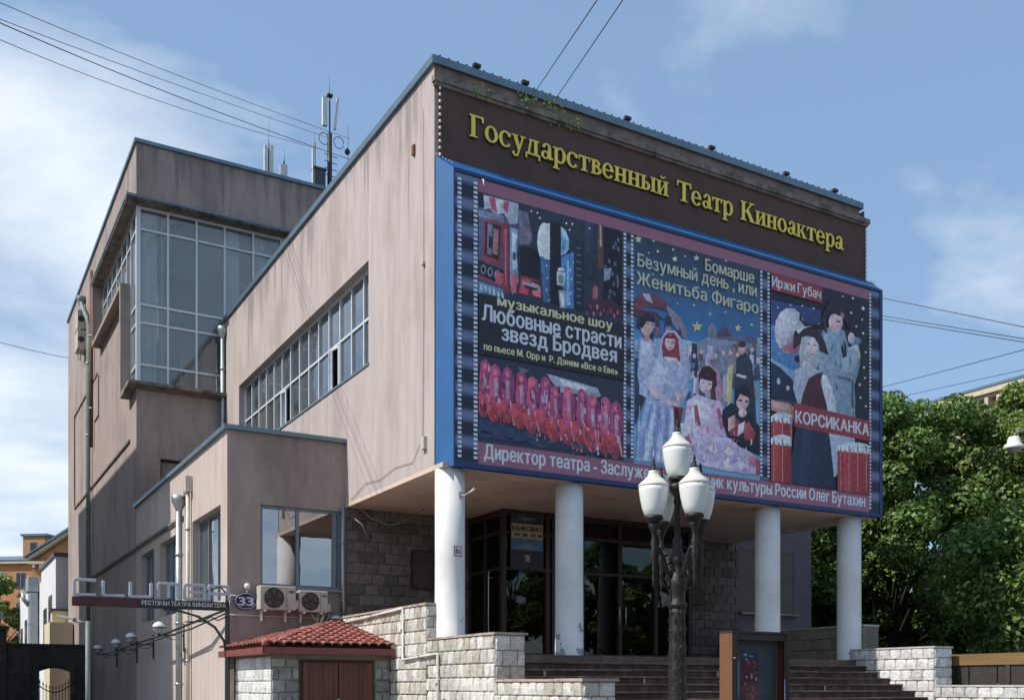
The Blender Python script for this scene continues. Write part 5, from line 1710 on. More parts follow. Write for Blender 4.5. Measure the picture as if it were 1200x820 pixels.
227:1011,985 1008,977 1003,969 996,964 989,962 982,963 976,967 973,973 973,981 976,990 980,997 987,1002 995,1004 1002,1003 1007,999 1010,993
228:980,969 1003,968 992,960
229:983,968 1001,968 992,964
230:977,989 986,989 986,987 977,986
230:998,988 1006,989 1006,986 998,986
231:963,945 992,937 986,911 957,915
232:934,916 974,935 1015,928 1033,918 1068,869 1080,820 1056,796 1039,840 946,831 929,870
233:1027,918 1045,920 1074,861 1074,823 1045,828 1030,876
234:963,866 980,902 1009,919 1030,926 1021,900 1045,840 1045,807 946,810
235:940,793 1045,790 1062,733 1074,641 917,640 929,738
236:963,784 992,783 980,644 946,641
237:1050,795 1141,789 1141,742 1068,670
238:856,790 926,793 926,744 856,742
239:870,790 891,791 891,742 870,743
240:926,800 922,794 913,789 898,785 883,783 869,783 860,786 856,791 860,797 869,802 883,807 898,809 913,808 922,805
241:856,794 926,797 926,785 856,782
242:864,786 870,786 867,777
243:864,779 867,779 867,743 864,742
244:864,793 867,794 867,781 864,781
242:878,787 884,787 881,777
242:892,788 898,787 895,778
243:892,783 895,783 895,746 892,746
244:892,797 895,797 895,785 892,785
242:906,788 912,788 909,778
242:920,789 926,788 923,779
243:920,786 923,787 923,750 920,749
244:920,801 923,801 923,789 920,788
238:856,737 923,740 923,641 856,640
239:869,737 889,737 889,640 869,642
240:923,747 920,741 910,736 897,732 882,730 869,731 859,734 856,739 859,744 869,750 882,754 897,756 910,755 920,752
241:856,742 923,744 923,731 856,729
242:864,734 870,733 867,724
243:864,726 867,727 867,641 864,641
244:864,740 867,741 867,729 864,728
242:878,734 884,734 881,724
242:892,734 898,734 895,725
243:892,730 895,730 895,644 892,644
244:892,744 895,744 895,732 892,732
242:906,735 912,735 909,725
238:1080,748 1197,752 1197,640 1080,640
239:1104,748 1138,750 1138,640 1104,640
240:1197,761 1192,754 1175,748 1151,743 1125,740 1102,740 1086,742 1080,747 1086,753 1102,760 1125,765 1151,768 1175,768 1192,766
241:1080,752 1197,756 1197,743 1080,739
242:1090,744 1096,743 1092,733
243:1090,736 1092,736 1092,640 1090,640
244:1090,751 1092,751 1092,738 1090,738
242:1105,744 1111,744 1108,734
242:1120,745 1126,744 1123,734
243:1120,739 1123,740 1123,641 1120,641
244:1120,754 1123,755 1123,742 1120,742
242:1135,745 1141,745 1138,735
242:1151,746 1157,745 1154,735
243:1151,743 1154,743 1154,644 1151,644
244:1151,758 1154,758 1154,746 1151,745
242:1166,746 1172,746 1169,736
242:1182,747 1188,746 1185,736
243:1182,747 1185,747 1185,647 1182,647
244:1182,762 1185,762 1185,749 1182,749"""
def art():
    """flat print: every patch shaded softly across its own vertices like a photographed figure"""
    cols = [lin(c, K) for c in ART_COLOURS.split()]
    cols = [tuple(q * .80 + sum(c) / 3 * .20 for q in c) for c in cols]
    m = bpy.data.materials.new('photographic print'); m.use_nodes = True
    N = m.node_tree.nodes; L = m.node_tree.links; b = N['Principled BSDF']; b.inputs['Roughness'].default_value = .6
    at = N.new('ShaderNodeAttribute'); at.attribute_name = 'print_colour'
    geo = N.new('ShaderNodeNewGeometry'); no = N.new('ShaderNodeTexNoise'); no.inputs['Scale'].default_value = 9; no.inputs['Detail'].default_value = 6; no.inputs['Roughness'].default_value = .7
    L.new(geo.outputs['Position'], no.inputs['Vector'])
    mr = N.new('ShaderNodeMapRange'); mr.inputs[1].default_value = .3; mr.inputs[2].default_value = .7; mr.inputs[3].default_value = .6; mr.inputs[4].default_value = 1.4; L.new(no.outputs['Fac'], mr.inputs[0])
    vm = N.new('ShaderNodeVectorMath'); vm.operation = 'SCALE'; L.new(at.outputs['Color'], vm.inputs[0]); L.new(mr.outputs[0], vm.inputs['Scale']); L.new(vm.outputs[0], b.inputs['Base Color'])
    groups = {}; rr = random.Random(6)
    for i, l in enumerate(ART.split('\n')):
        ci, pts = l.split(':'); pts = [tuple(int(q) / 100 for q in t.split(',')) for t in pts.split()]
        n = len(pts); cu = sum(p[0] for p in pts) / n; cz = sum(p[1] for p in pts) / n
        g = ('city_print' if cz > 8.8 else 'dancers_print') if cu < 4.4 else 'wedding_print' if cu < 8.4 else 'soldier_print'
        V, F, Cc = groups.setdefault(g, ([], [], []))
        k0 = len(V); y = YF - .0022 - .00003 * i
        w = max(p[0] for p in pts) - min(p[0] for p in pts) + .01; h = max(p[1] for p in pts) - min(p[1] for p in pts) + .01
        big = w * h > .04
        for p in pts:
            s = 1.10 - .34 * (p[0] - cu) / w + .22 * (p[1] - cz) / h if big else 1.05
            if big: s *= rr.uniform(.80, 1.10)
            V.append((p[0], y, p[1])); Cc.append(tuple(min(1, q * s) for q in cols[int(ci)]))
        if n >= 12 and big:
            V.append((cu - .1 * w, y, cz + .05 * h)); Cc.append(tuple(min(1, q * 1.22) for q in cols[int(ci)]))
            F += [(k0 + j, k0 + (j + 1) % n, k0 + n) for j in range(n)]
        else: F += [tuple(k0 + t for t in tri) for tri in tessellate_polygon([[Vector((p[0], p[1], 0)) for p in pts]])]
    for g, (V, F, Cc) in groups.items():
        me = bpy.data.meshes.new(g); me.from_pydata(V, [], F)
        a = me.color_attributes.new('print_colour', 'FLOAT_COLOR', 'POINT')
        a.data.foreach_set('color', [q for c in Cc for q in (*c, 1.0)])
        me.materials.append(m); o = bpy.data.objects.new(g, me); COL.objects.link(o); o.parent = BB; o['kind'] = 'stuff'
art()
YT = YF - .0300
bx = MB()
bx.quad((.714, YT + .002, 8.14), (4.264, YT + .002, 8.14), (4.264, YT + .002, 9.33), (.714, YT + .002, 9.33), 0)
bx.quad((8.565, YT + .002, 10.94), (10.27, YT + .002, 10.94), (10.27, YT + .002, 11.33), (8.565, YT + .002, 11.33), 1)
bx.quad((9.30, YT + .002, 7.80), (11.976, YT + .002, 7.76), (11.976, YT + .002, 8.27), (9.30, YT + .002, 8.38), 1)
bx.build('text_bands', [pm('20242e'), pm('8c2434')], BB, kind='stuff')
TW = pm('b4bac6', .05); TY = pm('c0bc8a', .05); TG = pm('a8ac92', .05)
def tx(s, u0, u1, zb, cap, m, b=.03, sp=1.0): text_mesh(s, u0, u1, zb, cap, m, YT, b, sp, 'poster_lettering', BB)
tx('музыкальное шоу', 1.14, 3.95, 9.17, .20, TY, .035)
tx('Любовные страсти', .79, 4.18, 8.815, .32, TW, .035)
tx('звезд Бродвея', 1.24, 4.06, 8.495, .31, TW, .035)
tx('по пьесе М. Орр и  Р. Дэнем «Все о Еве»', .83, 4.09, 8.235, .135, TY, .04)
YT = YF - .002
tx('Директор театра - Заслуженный работник культуры России Олег Бутахин', .85, 11.82, 6.09, .285, TW, .035)
YT = YF - .0300
tx('Бомарше', 6.54, 8.02, 10.98, .27, TG, .03)
tx('Безумный день , или', 4.63, 8.10, 10.68, .28, TG, .025)
tx('Женитьба Фигаро', 4.60, 8.15, 10.285, .28, TG, .025)
tx('Иржи Губач', 8.60, 10.22, 11.03, .24, TW, .025)
tx('КОРСИКАНКА', 9.37, 11.93, 7.90, .29, TW, .04)
mb = MB()
for k in range(6): mb.lathe([(.01, 0), (.02, .01), (.01, .02)], (.02 + .035 * k, -.06 - .07 * k, 12.11 - .055 * k), 6)
for k in range(6): mb.lathe([(.01, 0), (.02, .01), (.01, .02)], (12.60 - .03 * k, -.06 - .07 * k, 12.11 - .055 * k), 6)
mb.tube([(.80, -.5, 11.62), (.78, -.62, 11.55), (.76, -.66, 11.42)], .014, 6)
mb.build('frame_bulbs', MATS['frosted bulb'], BB, kind='stuff')

# ------------------------------------------------------------------ porch and stair walls
rs = random.Random(21)
PW = thing('porch_wall', 'long cream split stone parapet wall left of the porch beside the red tiled booth', 'stone wall', (0, 0, 0))
MB().box(-.20, .38, -.07, 4.955, 0, 3.16).build('wall_core', MORTAR, PW)
n1 = stone_face(PW, B_LIT, 'u', -.20, -.07, 1.72, .62, 3.16, .26, .25, -1, rnd=rs)
n1 += stone_face(PW, B_LIT, 'u', -.20, 1.72, 4.95, 2.41, 3.16, .26, .25, -1, rnd=rs)
n1 += stone_face(PW, B_LIT, 'v', -.07, -.20, .38, 2.5, 3.16, .29, .22, -1, rnd=rs)
CAP = mat('pinkish coping', (.42, .33, .27), .9, var=.2, scale=6, bump=.3, stain=(.25, .19, .16), stain_scale=2, stain_amt=.6)
mb = MB()
v = -.10
while v < 4.9:
    L_ = min(.9, 4.94 - v); mb.box(-.24, .42, v, v + L_ - .012, 3.161, 3.205 + rs.uniform(-.004, .006)); v += L_
mb.build('coping', CAP, PW)
CW = thing('stair_cheek_wall', 'cream split stone stair wall stepping down left of the brown steps', 'stone wall', (0, 0, 0))
MB().box(-.20, .40, -2.85, -.075, 0, 2.46).box(-.20, .40, -5.56, -2.851, 0, 1.64).build('wall_core', MORTAR, CW)
n2 = stone_face(CW, B_LIT, 'u', -.20, -2.85, -.075, .71, 2.46, .26, .25, -1, rnd=rs, start=1)
n2 += stone_face(CW, B_LIT, 'u', -.20, -5.56, -2.85, .71, 1.64, .26, .23, -1, rnd=rs)
n2 += stone_face(CW, B_LIT, 'v', -2.85, -.20, .40, 1.64, 2.46, .30, .273, -1, rnd=rs)
n2 += stone_face(CW, B_LIT, 'v', -5.56, -.20, .40, .71, 1.64, .30, .23, -1, rnd=rs)
mb = MB()
for a, b, z in ((-2.90, -.08, 2.461), (-5.61, -2.86, 1.641)):
    v = a
    while v < b - .05:
        L_ = min(.8, b - v); mb.box(-.24, .44, v, v + L_ - .012, z, z + .042 + rs.uniform(-.004, .006)); v += L_
mb.build('coping', CAP, CW)
CR = thing('stair_cheek_wall', 'pale sunlit stone stair wall stepping down right of the brown steps', 'stone wall', (0, 0, 0))
MB().box(11.43, 12.03, -2.85, -.42, 0, 2.44).box(11.43, 12.03, -8.0, -2.851, 0, 1.54).build('wall_core', MORTAR, CR)
n3 = stone_face(CR, B_PALE, 'u', 11.43, -2.85, -.42, .9, 2.44, .31, .255, -1, rnd=rs)
n3 += stone_face(CR, B_PALE, 'v', -2.85, 11.43, 12.03, 1.54, 2.44, .30, .255, -1, rnd=rs)
n3 += stone_face(CR, B_PALE, 'u', 11.43, -8.0, -2.85, .52, 1.54, .31, .255, -1, rnd=rs)
MB().box(11.40, 12.06, -2.88, -.42, 2.441, 2.48).box(11.40, 12.06, -8.03, -2.88, 1.541, 1.58).build('coping', mat('pale coping', (.50, .49, .46), .9, var=.15), CR)
PR = thing('porch_wall', 'low yellowish split stone parapet behind the two right-hand columns', 'stone wall', (0, 0, 0))
MB().box(11.95, 12.45, -.41, 4.94, 0, 3.08).build('wall_core', MORTAR, PR)
B_Y = make_blocks(stone_mat('yellowish split stone', (.26, .22, .16), (.34, .29, .21), (.30, .27, .20)), 4, 9)
n4 = stone_face(PR, B_Y, 'u', 11.95, -.41, 4.94, 2.2, 3.08, .33, .27, -1, rnd=rs)
MB().box(11.92, 12.48, -.41, 4.94, 3.081, 3.12).build('coping', MATS['pale coping'], PR)
print('blocks', c1 + c2, n1, n2, n3, n4)

# ------------------------------------------------------------------ entrance steps
ST = thing('entrance_stairs', 'wide dark brown granite steps climbing to the columned porch', 'steps', (0, 0, 0))
STEPM = mat('worn brown granite step', (.095, .052, .042), .6, var=.35, scale=10, stain=(.16, .115, .095), stain_scale=2.4, stain_amt=.8, per=.35, bump=.15, bscale=50)
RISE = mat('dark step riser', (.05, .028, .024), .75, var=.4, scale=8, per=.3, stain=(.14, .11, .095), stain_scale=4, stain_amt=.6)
for k in range(14):
    z = 2.2 - .15 * k; v = -.55 - .355 * k
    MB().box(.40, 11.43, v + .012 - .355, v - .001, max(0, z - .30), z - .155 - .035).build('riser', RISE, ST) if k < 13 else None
    u = .40
    while u < 11.4:
        L_ = min(rs.uniform(1.1, 2.2), 11.43 - u)
        if 11.43 - u - L_ < .3: L_ = 11.43 - u
        dz = rs.uniform(-.006, .006); dv = rs.uniform(-.012, .012)
        MB().box(0, L_ - .012, -.375 + dv, .0, -.038, 0).build('tread', STEPM, ST, (u, v - .002 if k else v - .002, z - .15 + dz), bevel=.004)
        u += L_
MB().box(.40, 11.43, -.60, -.552, 2.02, 2.2).build('top_nosing', STEPM, ST)
for i in range(7):
    k = rs.randint(0, 6); u = rs.uniform(1, 10.5)
    MB().box(0, .05, -.005, 0, 0, .10).build('chipped_edge', mat('bare mortar', (.38, .34, .29), .9), ST, (u, -.55 - .355 * k - .014, 2.2 - .15 * (k + 1) + .01))

# conduit on the stair wall
CD = thing('wall_conduit', 'white painted pipe stepping down the face of the cream stair wall', 'pipe', (-.27, 0, 1.3))
MB().tube([(0, 4.18, 1.74), (0, .98, 1.86), (0, .95, 1.84), (0, .95, .82), (0, .92, .80), (0, -.68, .88), (0, -.71, .86), (0, -.71, -1.3)], .028, 8).build('pipe', WHITEPIPE, CD)
mb = MB()
for y, z in ((2.6, 1.80), (.95, 1.4), (.1, .84), (-.71, .3)): mb.box(-.035, .06, y - .02, y + .02, z - .03, z + .03)
mb.build('pipe_clip', GALV, CD)
HC = tag(MB().prism([(-1.0, 1.32), (-1.0, .12), (-2.5, .12), (-2.5, .30)], 'x', -.30, -.26).build('sloping_sheet', mat('dark sheet metal', (.05, .045, .04), .7, metal=.3)), 'dark sloping metal sheet leaning on the lower stair wall', 'metal sheet')

# ------------------------------------------------------------------ booth with tiled roof
BO = thing('tiled_booth', 'small stone booth with a red tiled roof and brown door in front of the annex', 'booth', (-2.78, 1.72, 0))
def bl(x, y, z): return (x + 2.78 - 2.78 * 0, y, z)
MB().box(.0, 2.56, .0, 3.2, 0, 2.22).build('wall_core', MORTAR, BO)
TH_save = None
class Sub: pass
def booth_face(blocks, axis, c, a0, a1, z0, z1, bw, bh, **k): return stone_face(BO, blocks, axis, c, a0, a1, z0, z1, bw, bh, -1, **k)
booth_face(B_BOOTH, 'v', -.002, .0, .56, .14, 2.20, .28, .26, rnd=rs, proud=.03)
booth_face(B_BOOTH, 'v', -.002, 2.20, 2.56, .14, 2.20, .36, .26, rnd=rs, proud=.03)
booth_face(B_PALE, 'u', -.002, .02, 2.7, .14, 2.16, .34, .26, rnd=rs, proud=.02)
DW = mat('red brown door boards', (.11, .038, .022), .65, var=.35, scale=7, stretch=(1, 1, .08), stain=(.16, .07, .04), stain_scale=2, stain_amt=.5)
MB().box(.58, 2.18, -.03, -.003, .12, 2.10).build('door_frame', mat('dark red brown frame', (.07, .022, .016), .7), BO)
for k in range(2):
    dr = MB().box(0, .74, -.03, 0, 0, 1.90).build('door', DW, BO, (.63 + .76 * k, -.035, .14))
    for q in range(7): MB().box(0, .098, -.012, 0, 0, 1.88).build('board', DW, dr, (.006 + .105 * q, -.031, .01))
MB().box(-.01, .04, -.02, 0, -.1, .1).build('door_handle', GALV, BO, (1.36, -.08, 1.2))
MB().box(-.02, 2.58, -.06, -.003, 2.105, 2.22).build('lintel', mat('lintel grey', (.20, .17, .14), .9, var=.2), BO)
MB().box(-.035, -.003, 2.74, 3.1, .12, 2.15).build('side_post', mat('weathered brown timber', (.13, .09, .06), .9, var=.3), BO)
# roof: hipped against the annex and the porch wall
FL, FR_, AP, BLc = Vector((-.24, -.30, 2.36)), Vector((2.56, -.30, 2.36)), Vector((2.56, 3.22, 3.10)), Vector((-.24, 3.22, 2.36))
TILE = mat('red roof tile', (.27, .085, .068), .65, var=.25, scale=5, per=.22, stain=(.42, .22, .17), stain_scale=3, stain_amt=.35)
RB = mat('red brown fascia', (.19, .055, .045), .6, var=.15, scale=4)
mb = MB().add([FL, FR_, AP, BLc], [(0, 1, 2), (0, 2, 3)], 0)
dz = Vector((0, 0, -.04))
mb.add([FL + dz, FR_ + dz, AP + dz, BLc + dz], [(1, 0, 2), (2, 0, 3)], 0)
mb.build('roof_deck', RB, BO)
mb = MB().box(-.26, 2.55, -.33, -.301, 2.20, 2.335).box(-.27, -.241, -.33, 3.2, 2.20, 2.335).box(-.24, 2.54, -.3, -.02, 2.20, 2.215).box(-.24, -.02, -.02, 3.2, 2.20, 2.214)
mb.build('fascia', RB, BO)
def tile_mesh(w, l):
    t = MB(); n = 5; vs = []
    for j, (y, lift) in enumerate(((0, .035), (l * 1.12, .0))):
        for i in range(n + 1):
            a = math.pi * i / n
            vs.append((-w / 2 * math.cos(a), y, math.sin(a) * w * .30 + lift))
    fs = [(i, i + 1, n + 2 + i, n + 1 + i) for i in range(n)]
    t.add(vs, fs, 0, True)
    t.add([(v[0], v[1], v[2]) for v in vs[:n + 1]] + [(v[0], v[1] + .002, v[2] - .03) for v in vs[:n + 1]], [(i, i + n + 2 - 1 + 0, i + n + 2, i + 1) for i in range(n)], 0)
    return t.mesh('roof tile', TILE)
def tiles(P0, ex, up, W_, H_, inside, tw, tl):
    ex = ex.normalized(); up = up.normalized(); nn = ex.cross(up).normalized()
    M = Matrix((ex, up, nn)).transposed().to_4x4()
    me = tile_mesh(tw, tl); cnt = 0
    for j in range(int(H_ / tl) + 1):
        for i in range(int(W_ / tw) + 1):
            x = (i + .5) * tw; y = j * tl
            if not inside(x, y + tl * .5): continue
            p = P0 + ex * (x + rs.uniform(-.008, .008)) + up * (y + rs.uniform(-.015, .015)) + nn * (.012 + rs.uniform(0, .008))
            o = bpy.data.objects.new('tile', me); COL.objects.link(o); o.parent = BO
            o.matrix_local = Matrix.Translation(p) @ M @ Matrix.Rotation(R(rs.uniform(-3, 3)), 4, 'Z'); cnt += 1
    return cnt
upf = (AP - FR_); H1 = upf.length; W1 = (FR_ - FL).length
tiles(FL, FR_ - FL, upf, W1, H1, lambda x, y: x > W1 * y / H1 - .02 and x < W1 and y < H1 * .98, .20, .30)
# left slope: base runs along v from front-left to back-left
e2 = (FL - BLc); W2 = e2.length; up2 = (AP - BLc); H2 = up2.length
tiles(BLc, e2, up2, W2, H2, lambda x, y: x < W2 * (1 - y / H2) and y < H2 * .98, .20, .30)
MB().tube([FL + Vector((0, 0, .03)), AP + Vector((0, 0, .03))], .06, 8).build('hip_tiles', TILE, BO)
MB().add([FR_ + Vector((-.10, -.02, .06)), FR_ + Vector((.02, -.02, .08)), AP + Vector((.02, 0, .08)), AP + Vector((-.10, 0, .06)), FR_ + Vector((-.10, -.02, -.02)), FR_ + Vector((.02, -.02, -.02)), AP + Vector((.02, 0, -.02)), AP + Vector((-.10, 0, -.02))],
         [(0, 1, 2, 3), (0, 4, 5, 1), (0, 3, 7, 4), (1, 5, 6, 2), (3, 2, 6, 7)]).build('verge_mortar', mat('verge mortar', (.48, .36, .30), .9, var=.2), BO)
MB().lathe([(.02, .14), (.14, .10), (.20, .03), (.18, -.02), (.05, -.03)], (2.45, 3.0, 3.14), 12).build('apex_cap', GALV, BO)

# ------------------------------------------------------------------ air conditioners
def ac(name_label, loc, w, h, d, rz=0, grp=None, fan=1):
    t = thing('air_conditioner', name_label, 'air conditioner', loc, grp, rz)
    MB().box(0, w, 0, d, 0, h).build('casing', GRIMEW, t, bevel=.015)
    r = min(h * .42, w * .33); cx = w * .38 if fan else w * .5
    f = MB().disc((cx, -.010, h / 2), r, n=24, depth=.009).build('fan_shade_disc', mat('fan shadow', (.035, .032, .03), .8), t)  # flat dark disc paints the shade of the fan opening
    g = MB()
    for k in range(5):
        rr = r * (k + 1) / 5; n = 28
        pts = [(cx + rr * math.cos(2 * math.pi * q / n), -.022, h / 2 + rr * math.sin(2 * math.pi * q / n)) for q in range(n + 1)]
        g.tube(pts, .005, 4, caps=False)
    for k in range(8):
        a = k * math.pi / 4
        g.tube([(cx + .04 * math.cos(a), -.020, h / 2 + .04 * math.sin(a)), (cx + r * math.cos(a), -.020, h / 2 + r * math.sin(a))], .004, 4)
    g.build('fan_grille', mat('grille grey', (.16, .15, .14), .6), t)
    b = MB()
    for k in range(5):
        a = k * 2 * math.pi / 5
        b.add([(cx + .03 * math.cos(a), -.014, h / 2 + .03 * math.sin(a)), (cx + r * .9 * math.cos(a), -.016, h / 2 + r * .9 * math.sin(a)), (cx + r * .85 * math.cos(a + .7), -.013, h / 2 + r * .85 * math.sin(a + .7))], [(0, 1, 2)])
    b.build('fan_blades', mat('fan blades', (.09, .085, .08), .6), t)
    MB().box(w * .735, w * .745, -.006, .0, .02, h - .02).box(w * .80, w * .95, -.008, 0, h * .72, h * .82).build('panel_seam', mat('seam grey', (.14, .13, .12)), t)
    MB().prism([(.03, .04), (.03, h * .42), (.10, h * .46), (.22, h * .40), (.22, .05)], 'x', w, w + .07).build('valve_cover', GRIMEW, t)
    MB().box(.10, .14, -.02, d + .1, -.045, -.002).box(w - .18, w - .14, -.02, d + .1, -.045, -.002).box(.10, .14, d - .03, d + .1, -.25, -.046).box(w - .18, w - .14, d - .03, d + .1, -.25, -.046).build('bracket', WHITEP, t)
    return t
ac('larger white air conditioner under the annex window, next to the number plate', (-2.20, 4.56, 3.30), .84, .55, .30)
ac('smaller white air conditioner under the annex window, nearer the porch', (-1.27, 4.60, 3.28), .70, .50, .28)
ac('upper of two stacked air conditioners high on the tower side wall', (-3.22, 28.9, 17.0), .38, .80, .95)
ac('lower of two stacked air conditioners high on the tower side wall', (-3.22, 28.9, 16.12), .38, .80, .95)
dc = MB().tube([(-.95, 4.7, 3.25), (-.75, 4.75, 3.02), (-.55, 4.72, 3.10), (-.50, 4.7, 3.25)], .012, 6).tube([(-.62, 4.72, 3.28), (-.72, 4.66, 3.05), (-.74, 4.62, 2.95)], .03, 8).build('drain_hose', WHITEPIPE)
tag(dc, 'white drain hose and cable hanging below the smaller annex air conditioner', 'hose')

# number plate, its lamp, conduit line
NP = thing('number_plate', 'dark blue oval house number plate reading 33 on the annex front', 'number plate', (-2.43, 4.93, 3.50))
mb = MB(); n = 28
mb.prism([(.265 * math.cos(2 * math.pi * k / n), .20 * math.sin(2 * math.pi * k / n)) for k in range(n)], 'y', -.03, .02)
mb.build('plate', mat('enamel navy', (.012, .02, .085), .4), NP)
ring = MB().tube([(.243 * math.cos(2 * math.pi * k / n), -.032, .176 * math.sin(2 * math.pi * k / n)) for k in range(n + 1)], .008, 5, caps=False).build('rim', mat('enamel white', (.55, .58, .65), .4), NP)
text_mesh('33', -.17, .17, -.10, .20, MATS['enamel white'], -.034, .04, 1.0, 'numerals', NP)
LP = thing('plate_lamp', 'small white lamp on a bent pipe above the blue number plate', 'lamp', (-2.40, 4.90, 3.84))
MB().lathe([(.02, -.08), (.05, -.06), (.075, .0), (.06, .05), (.0, .08)], n=12).build('shade', WHITEP, LP)
MB().tube([(0, .0, -.05), (0, .02, -.16), (-.05, .02, -.24), (-.38, .02, -.22), (-.40, .02, -.45), (-.5, .02, -.52)], .014, 6).build('stem', WHITEPIPE, LP)
cl = MB().tube([(-2.86, 4.90, 3.18), (-2.0, 4.92, 3.17), (-1.0, 4.93, 3.165), (-.15, 4.93, 3.15)], .014, 6).build('wall_cable', WHITEPIPE)
tag(cl, 'thin pale cable run along the annex front below the air conditioners', 'cable')

# downpipes
def downpipe(label, pts, r, m=GALV, funnel=True, clips=(), name='downpipe'):
    t = thing(name, label, 'drainpipe', pts[-1]); o0 = Vector(pts[-1])
    P = [Vector(p) - o0 for p in pts]
    MB().tube(P, r, 12).build('pipe', m, t)
    if funnel:
        p = P[0]
        MB().lathe([(r * 1.0, -.28), (r * 1.15, -.22), (r * 2.3, -.02), (r * 2.4, .12), (r * 2.2, .13), (r * 2.0, .04)], tuple(p), 14).build('funnel', m, t)
    mb = MB()
    for z in clips:
        best = P[-1].lerp(P[0], 0)
        x, y = P[-1].x, P[-1].y
        mb.lathe([(r * 1.25, -.03), (r * 1.25, .03)], (x, y, z - o0.z), 12)
    if clips: mb.build('clamp', GALV, t)
    return t
downpipe('galvanised downpipe with funnel in the corner between tower and main block', [(-.10, 16.42, 13.6), (-.10, 16.42, 7.52)], .075, clips=(9.0, 10.6, 12.3))
downpipe('galvanised downpipe with funnel on the sunlit annex side behind the restaurant sign', [(-3.03, 9.2, 6.42), (-3.03, 9.2, .12)], .085, clips=(1.6, 3.2, 5.0))
downpipe('slim cream pipe close beside the galvanised downpipe on the annex side', [(-2.93, 8.62, 6.7), (-2.93, 8.62, .12)], .05, WHITEPIPE, False, (2.2, 5.6))
downpipe('grey painted downpipe down the corner between the annex and the stone porch', [(-.10, 4.87, 5.86), (-.10, 4.87, 2.9)], .05, GALV, False, (3.6, 5.0))
downpipe('tall grey green downpipe with funnel at the far end of the tower side', [(-3.0, 29.4, 18.4), (-3.0, 29.2, 18.05), (-3.0, 27.5, 17.0), (-3.0, 27.2, 16.6), (-3.0, 27.2, .12)], .085, PIPEG, True, (6, 9, 12, 15))
downpipe('rusty brown pipe beside the tall downpipe on the tower side', [(-2.95, 26.65, 18.7), (-2.95, 26.65, 11.4)], .07, RUST, False, (13, 16), 'rusty_pipe')
gb_ = MB().box(-3.02, -2.84, 8.45, 8.62, 6.55, 6.95).box(-3.0, -2.84, 8.8, 9.1, 6.5, 6.62).build('junction_box', GRIMEW)
tag(gb_, 'small grey junction box above the funnel on the annex side', 'box')

# loose cables under the porch soffit corner and down the side wall
lc = MB().tube([(-.02, 4.6, 6.05), (.15, 4.5, 5.82), (.45, 4.4, 5.55), (.85, 4.3, 5.42), (1.2, 4.3, 5.5), (1.55, 4.25, 5.75), (1.75, 4.2, 5.86)], .013, 6)
lc.tube([(.1, 4.6, 5.55), (.25, 4.5, 5.4), (.36, 4.45, 5.1)], .016, 6).tube([(-.02, 4.55, 5.98), (-.03, 3.6, 6.22), (-.02, 2.8, 6.15), (-.02, 1.9, 6.26), (-.02, 1.0, 6.2), (-.02, .5, 6.6), (-.02, .45, 9.5), (-.02, .5, 13.3)], .006, 6)
tag(lc.build('loose_cable', mat('dusty cable', (.26, .22, .19), .8)), 'loose dusty cables drooping under the side edge of the porch soffit', 'cable')
for (y0, y1, z0, z1, d, lb) in ((.34, .50, 6.35, 6.60, .08, 'small cream junction box low on the side wall beside the billboard corner'), (.42, .52, 10.1, 10.16, .06, 'tiny cable clamp halfway up the cable on the side wall'), (.9, 1.0, 12.55, 12.75, .05, 'small dark box standing in for a vent hole high on the side wall near the roof')):
    tag(MB().box(-d, 0, y0, y1, z0, z1).build('junction_box', RUST if 'dark' in lb else GRIMEW), lb, 'box')  # the dark box stands in for the blackness of a vent hole
# little weeds on the parapet
def weed(label, u, z, s, seed):
    rr = random.Random(seed); mb = MB()
    for k in range(30):
        p = Vector((u + rr.uniform(-.22, .22) * s, -.10 + rr.uniform(-.08, .06), z + rr.uniform(-.16, .16) * s)); a = rr.uniform(0, 6.28); l = rr.uniform(.05, .10)
        d = Vector((math.cos(a), rr.uniform(-.5, .2), math.sin(a))) * l; e = Vector((-math.sin(a), .1, math.cos(a))) * l * .4
        mb.add([p, p + d * .5 + e, p + d, p + d * .5 - e], [(0, 1, 2, 3)])
    t = thing('parapet_weed', label, 'weed', (0, 0, 0))
    mb.build('leaves', mat('weed leaf', (.16, .22, .05), .7, var=.3, scale=20), t)
    MB().tube([(u, -.06, z - .2 * s), (u + .05, -.08, z), (u + .02, -.10, z + .2 * s)], .008, 4).build('stem', mat('weed stem', (.12, .10, .05)), t)
weed('small weed hanging from the flashing nearest the left roof corner', 1.02, 13.62, 1, 1)
weed('weed rooted on the parapet band, second from the left roof corner', 2.05, 13.72, 1.0, 2)
weed('widest clump of weeds on the parapet band right of the roof cables', 2.75, 13.68, 1.6, 3)
weed('small weed furthest right on the parapet band', 3.3, 13.62, .7, 4)
FLD = mat('floodlight black', (.02, .02, .022), .5)
for i, u in enumerate((.95, 2.1, 4.75, 7.2, 9.6, 11.3)):
    t = thing('roof_floodlight', ['roof edge floodlight nearest the left roof corner', 'second roof edge floodlight from the left, by the weeds', 'third roof edge floodlight, above the middle of the first sign word', 'fourth roof edge floodlight, right of the middle', 'fifth roof edge floodlight from the left', 'roof edge floodlight nearest the right end of the parapet'][i], 'floodlight', (u, .02, 14.10), 'floodlights along the roof edge')
    MB().box(-.08, .08, -.07, .02, .05, .115).build('housing', FLD, t); MB().box(-.02, .02, -.02, .02, 0, .05).build('foot', FLD, t)
sp = MB()
for k in range(60): sp.box(.1 + .2 * k, .13 + .2 * k, -.03, .01, 14.10, 14.135)
sp.build('flashing_clips', FLD, TH)

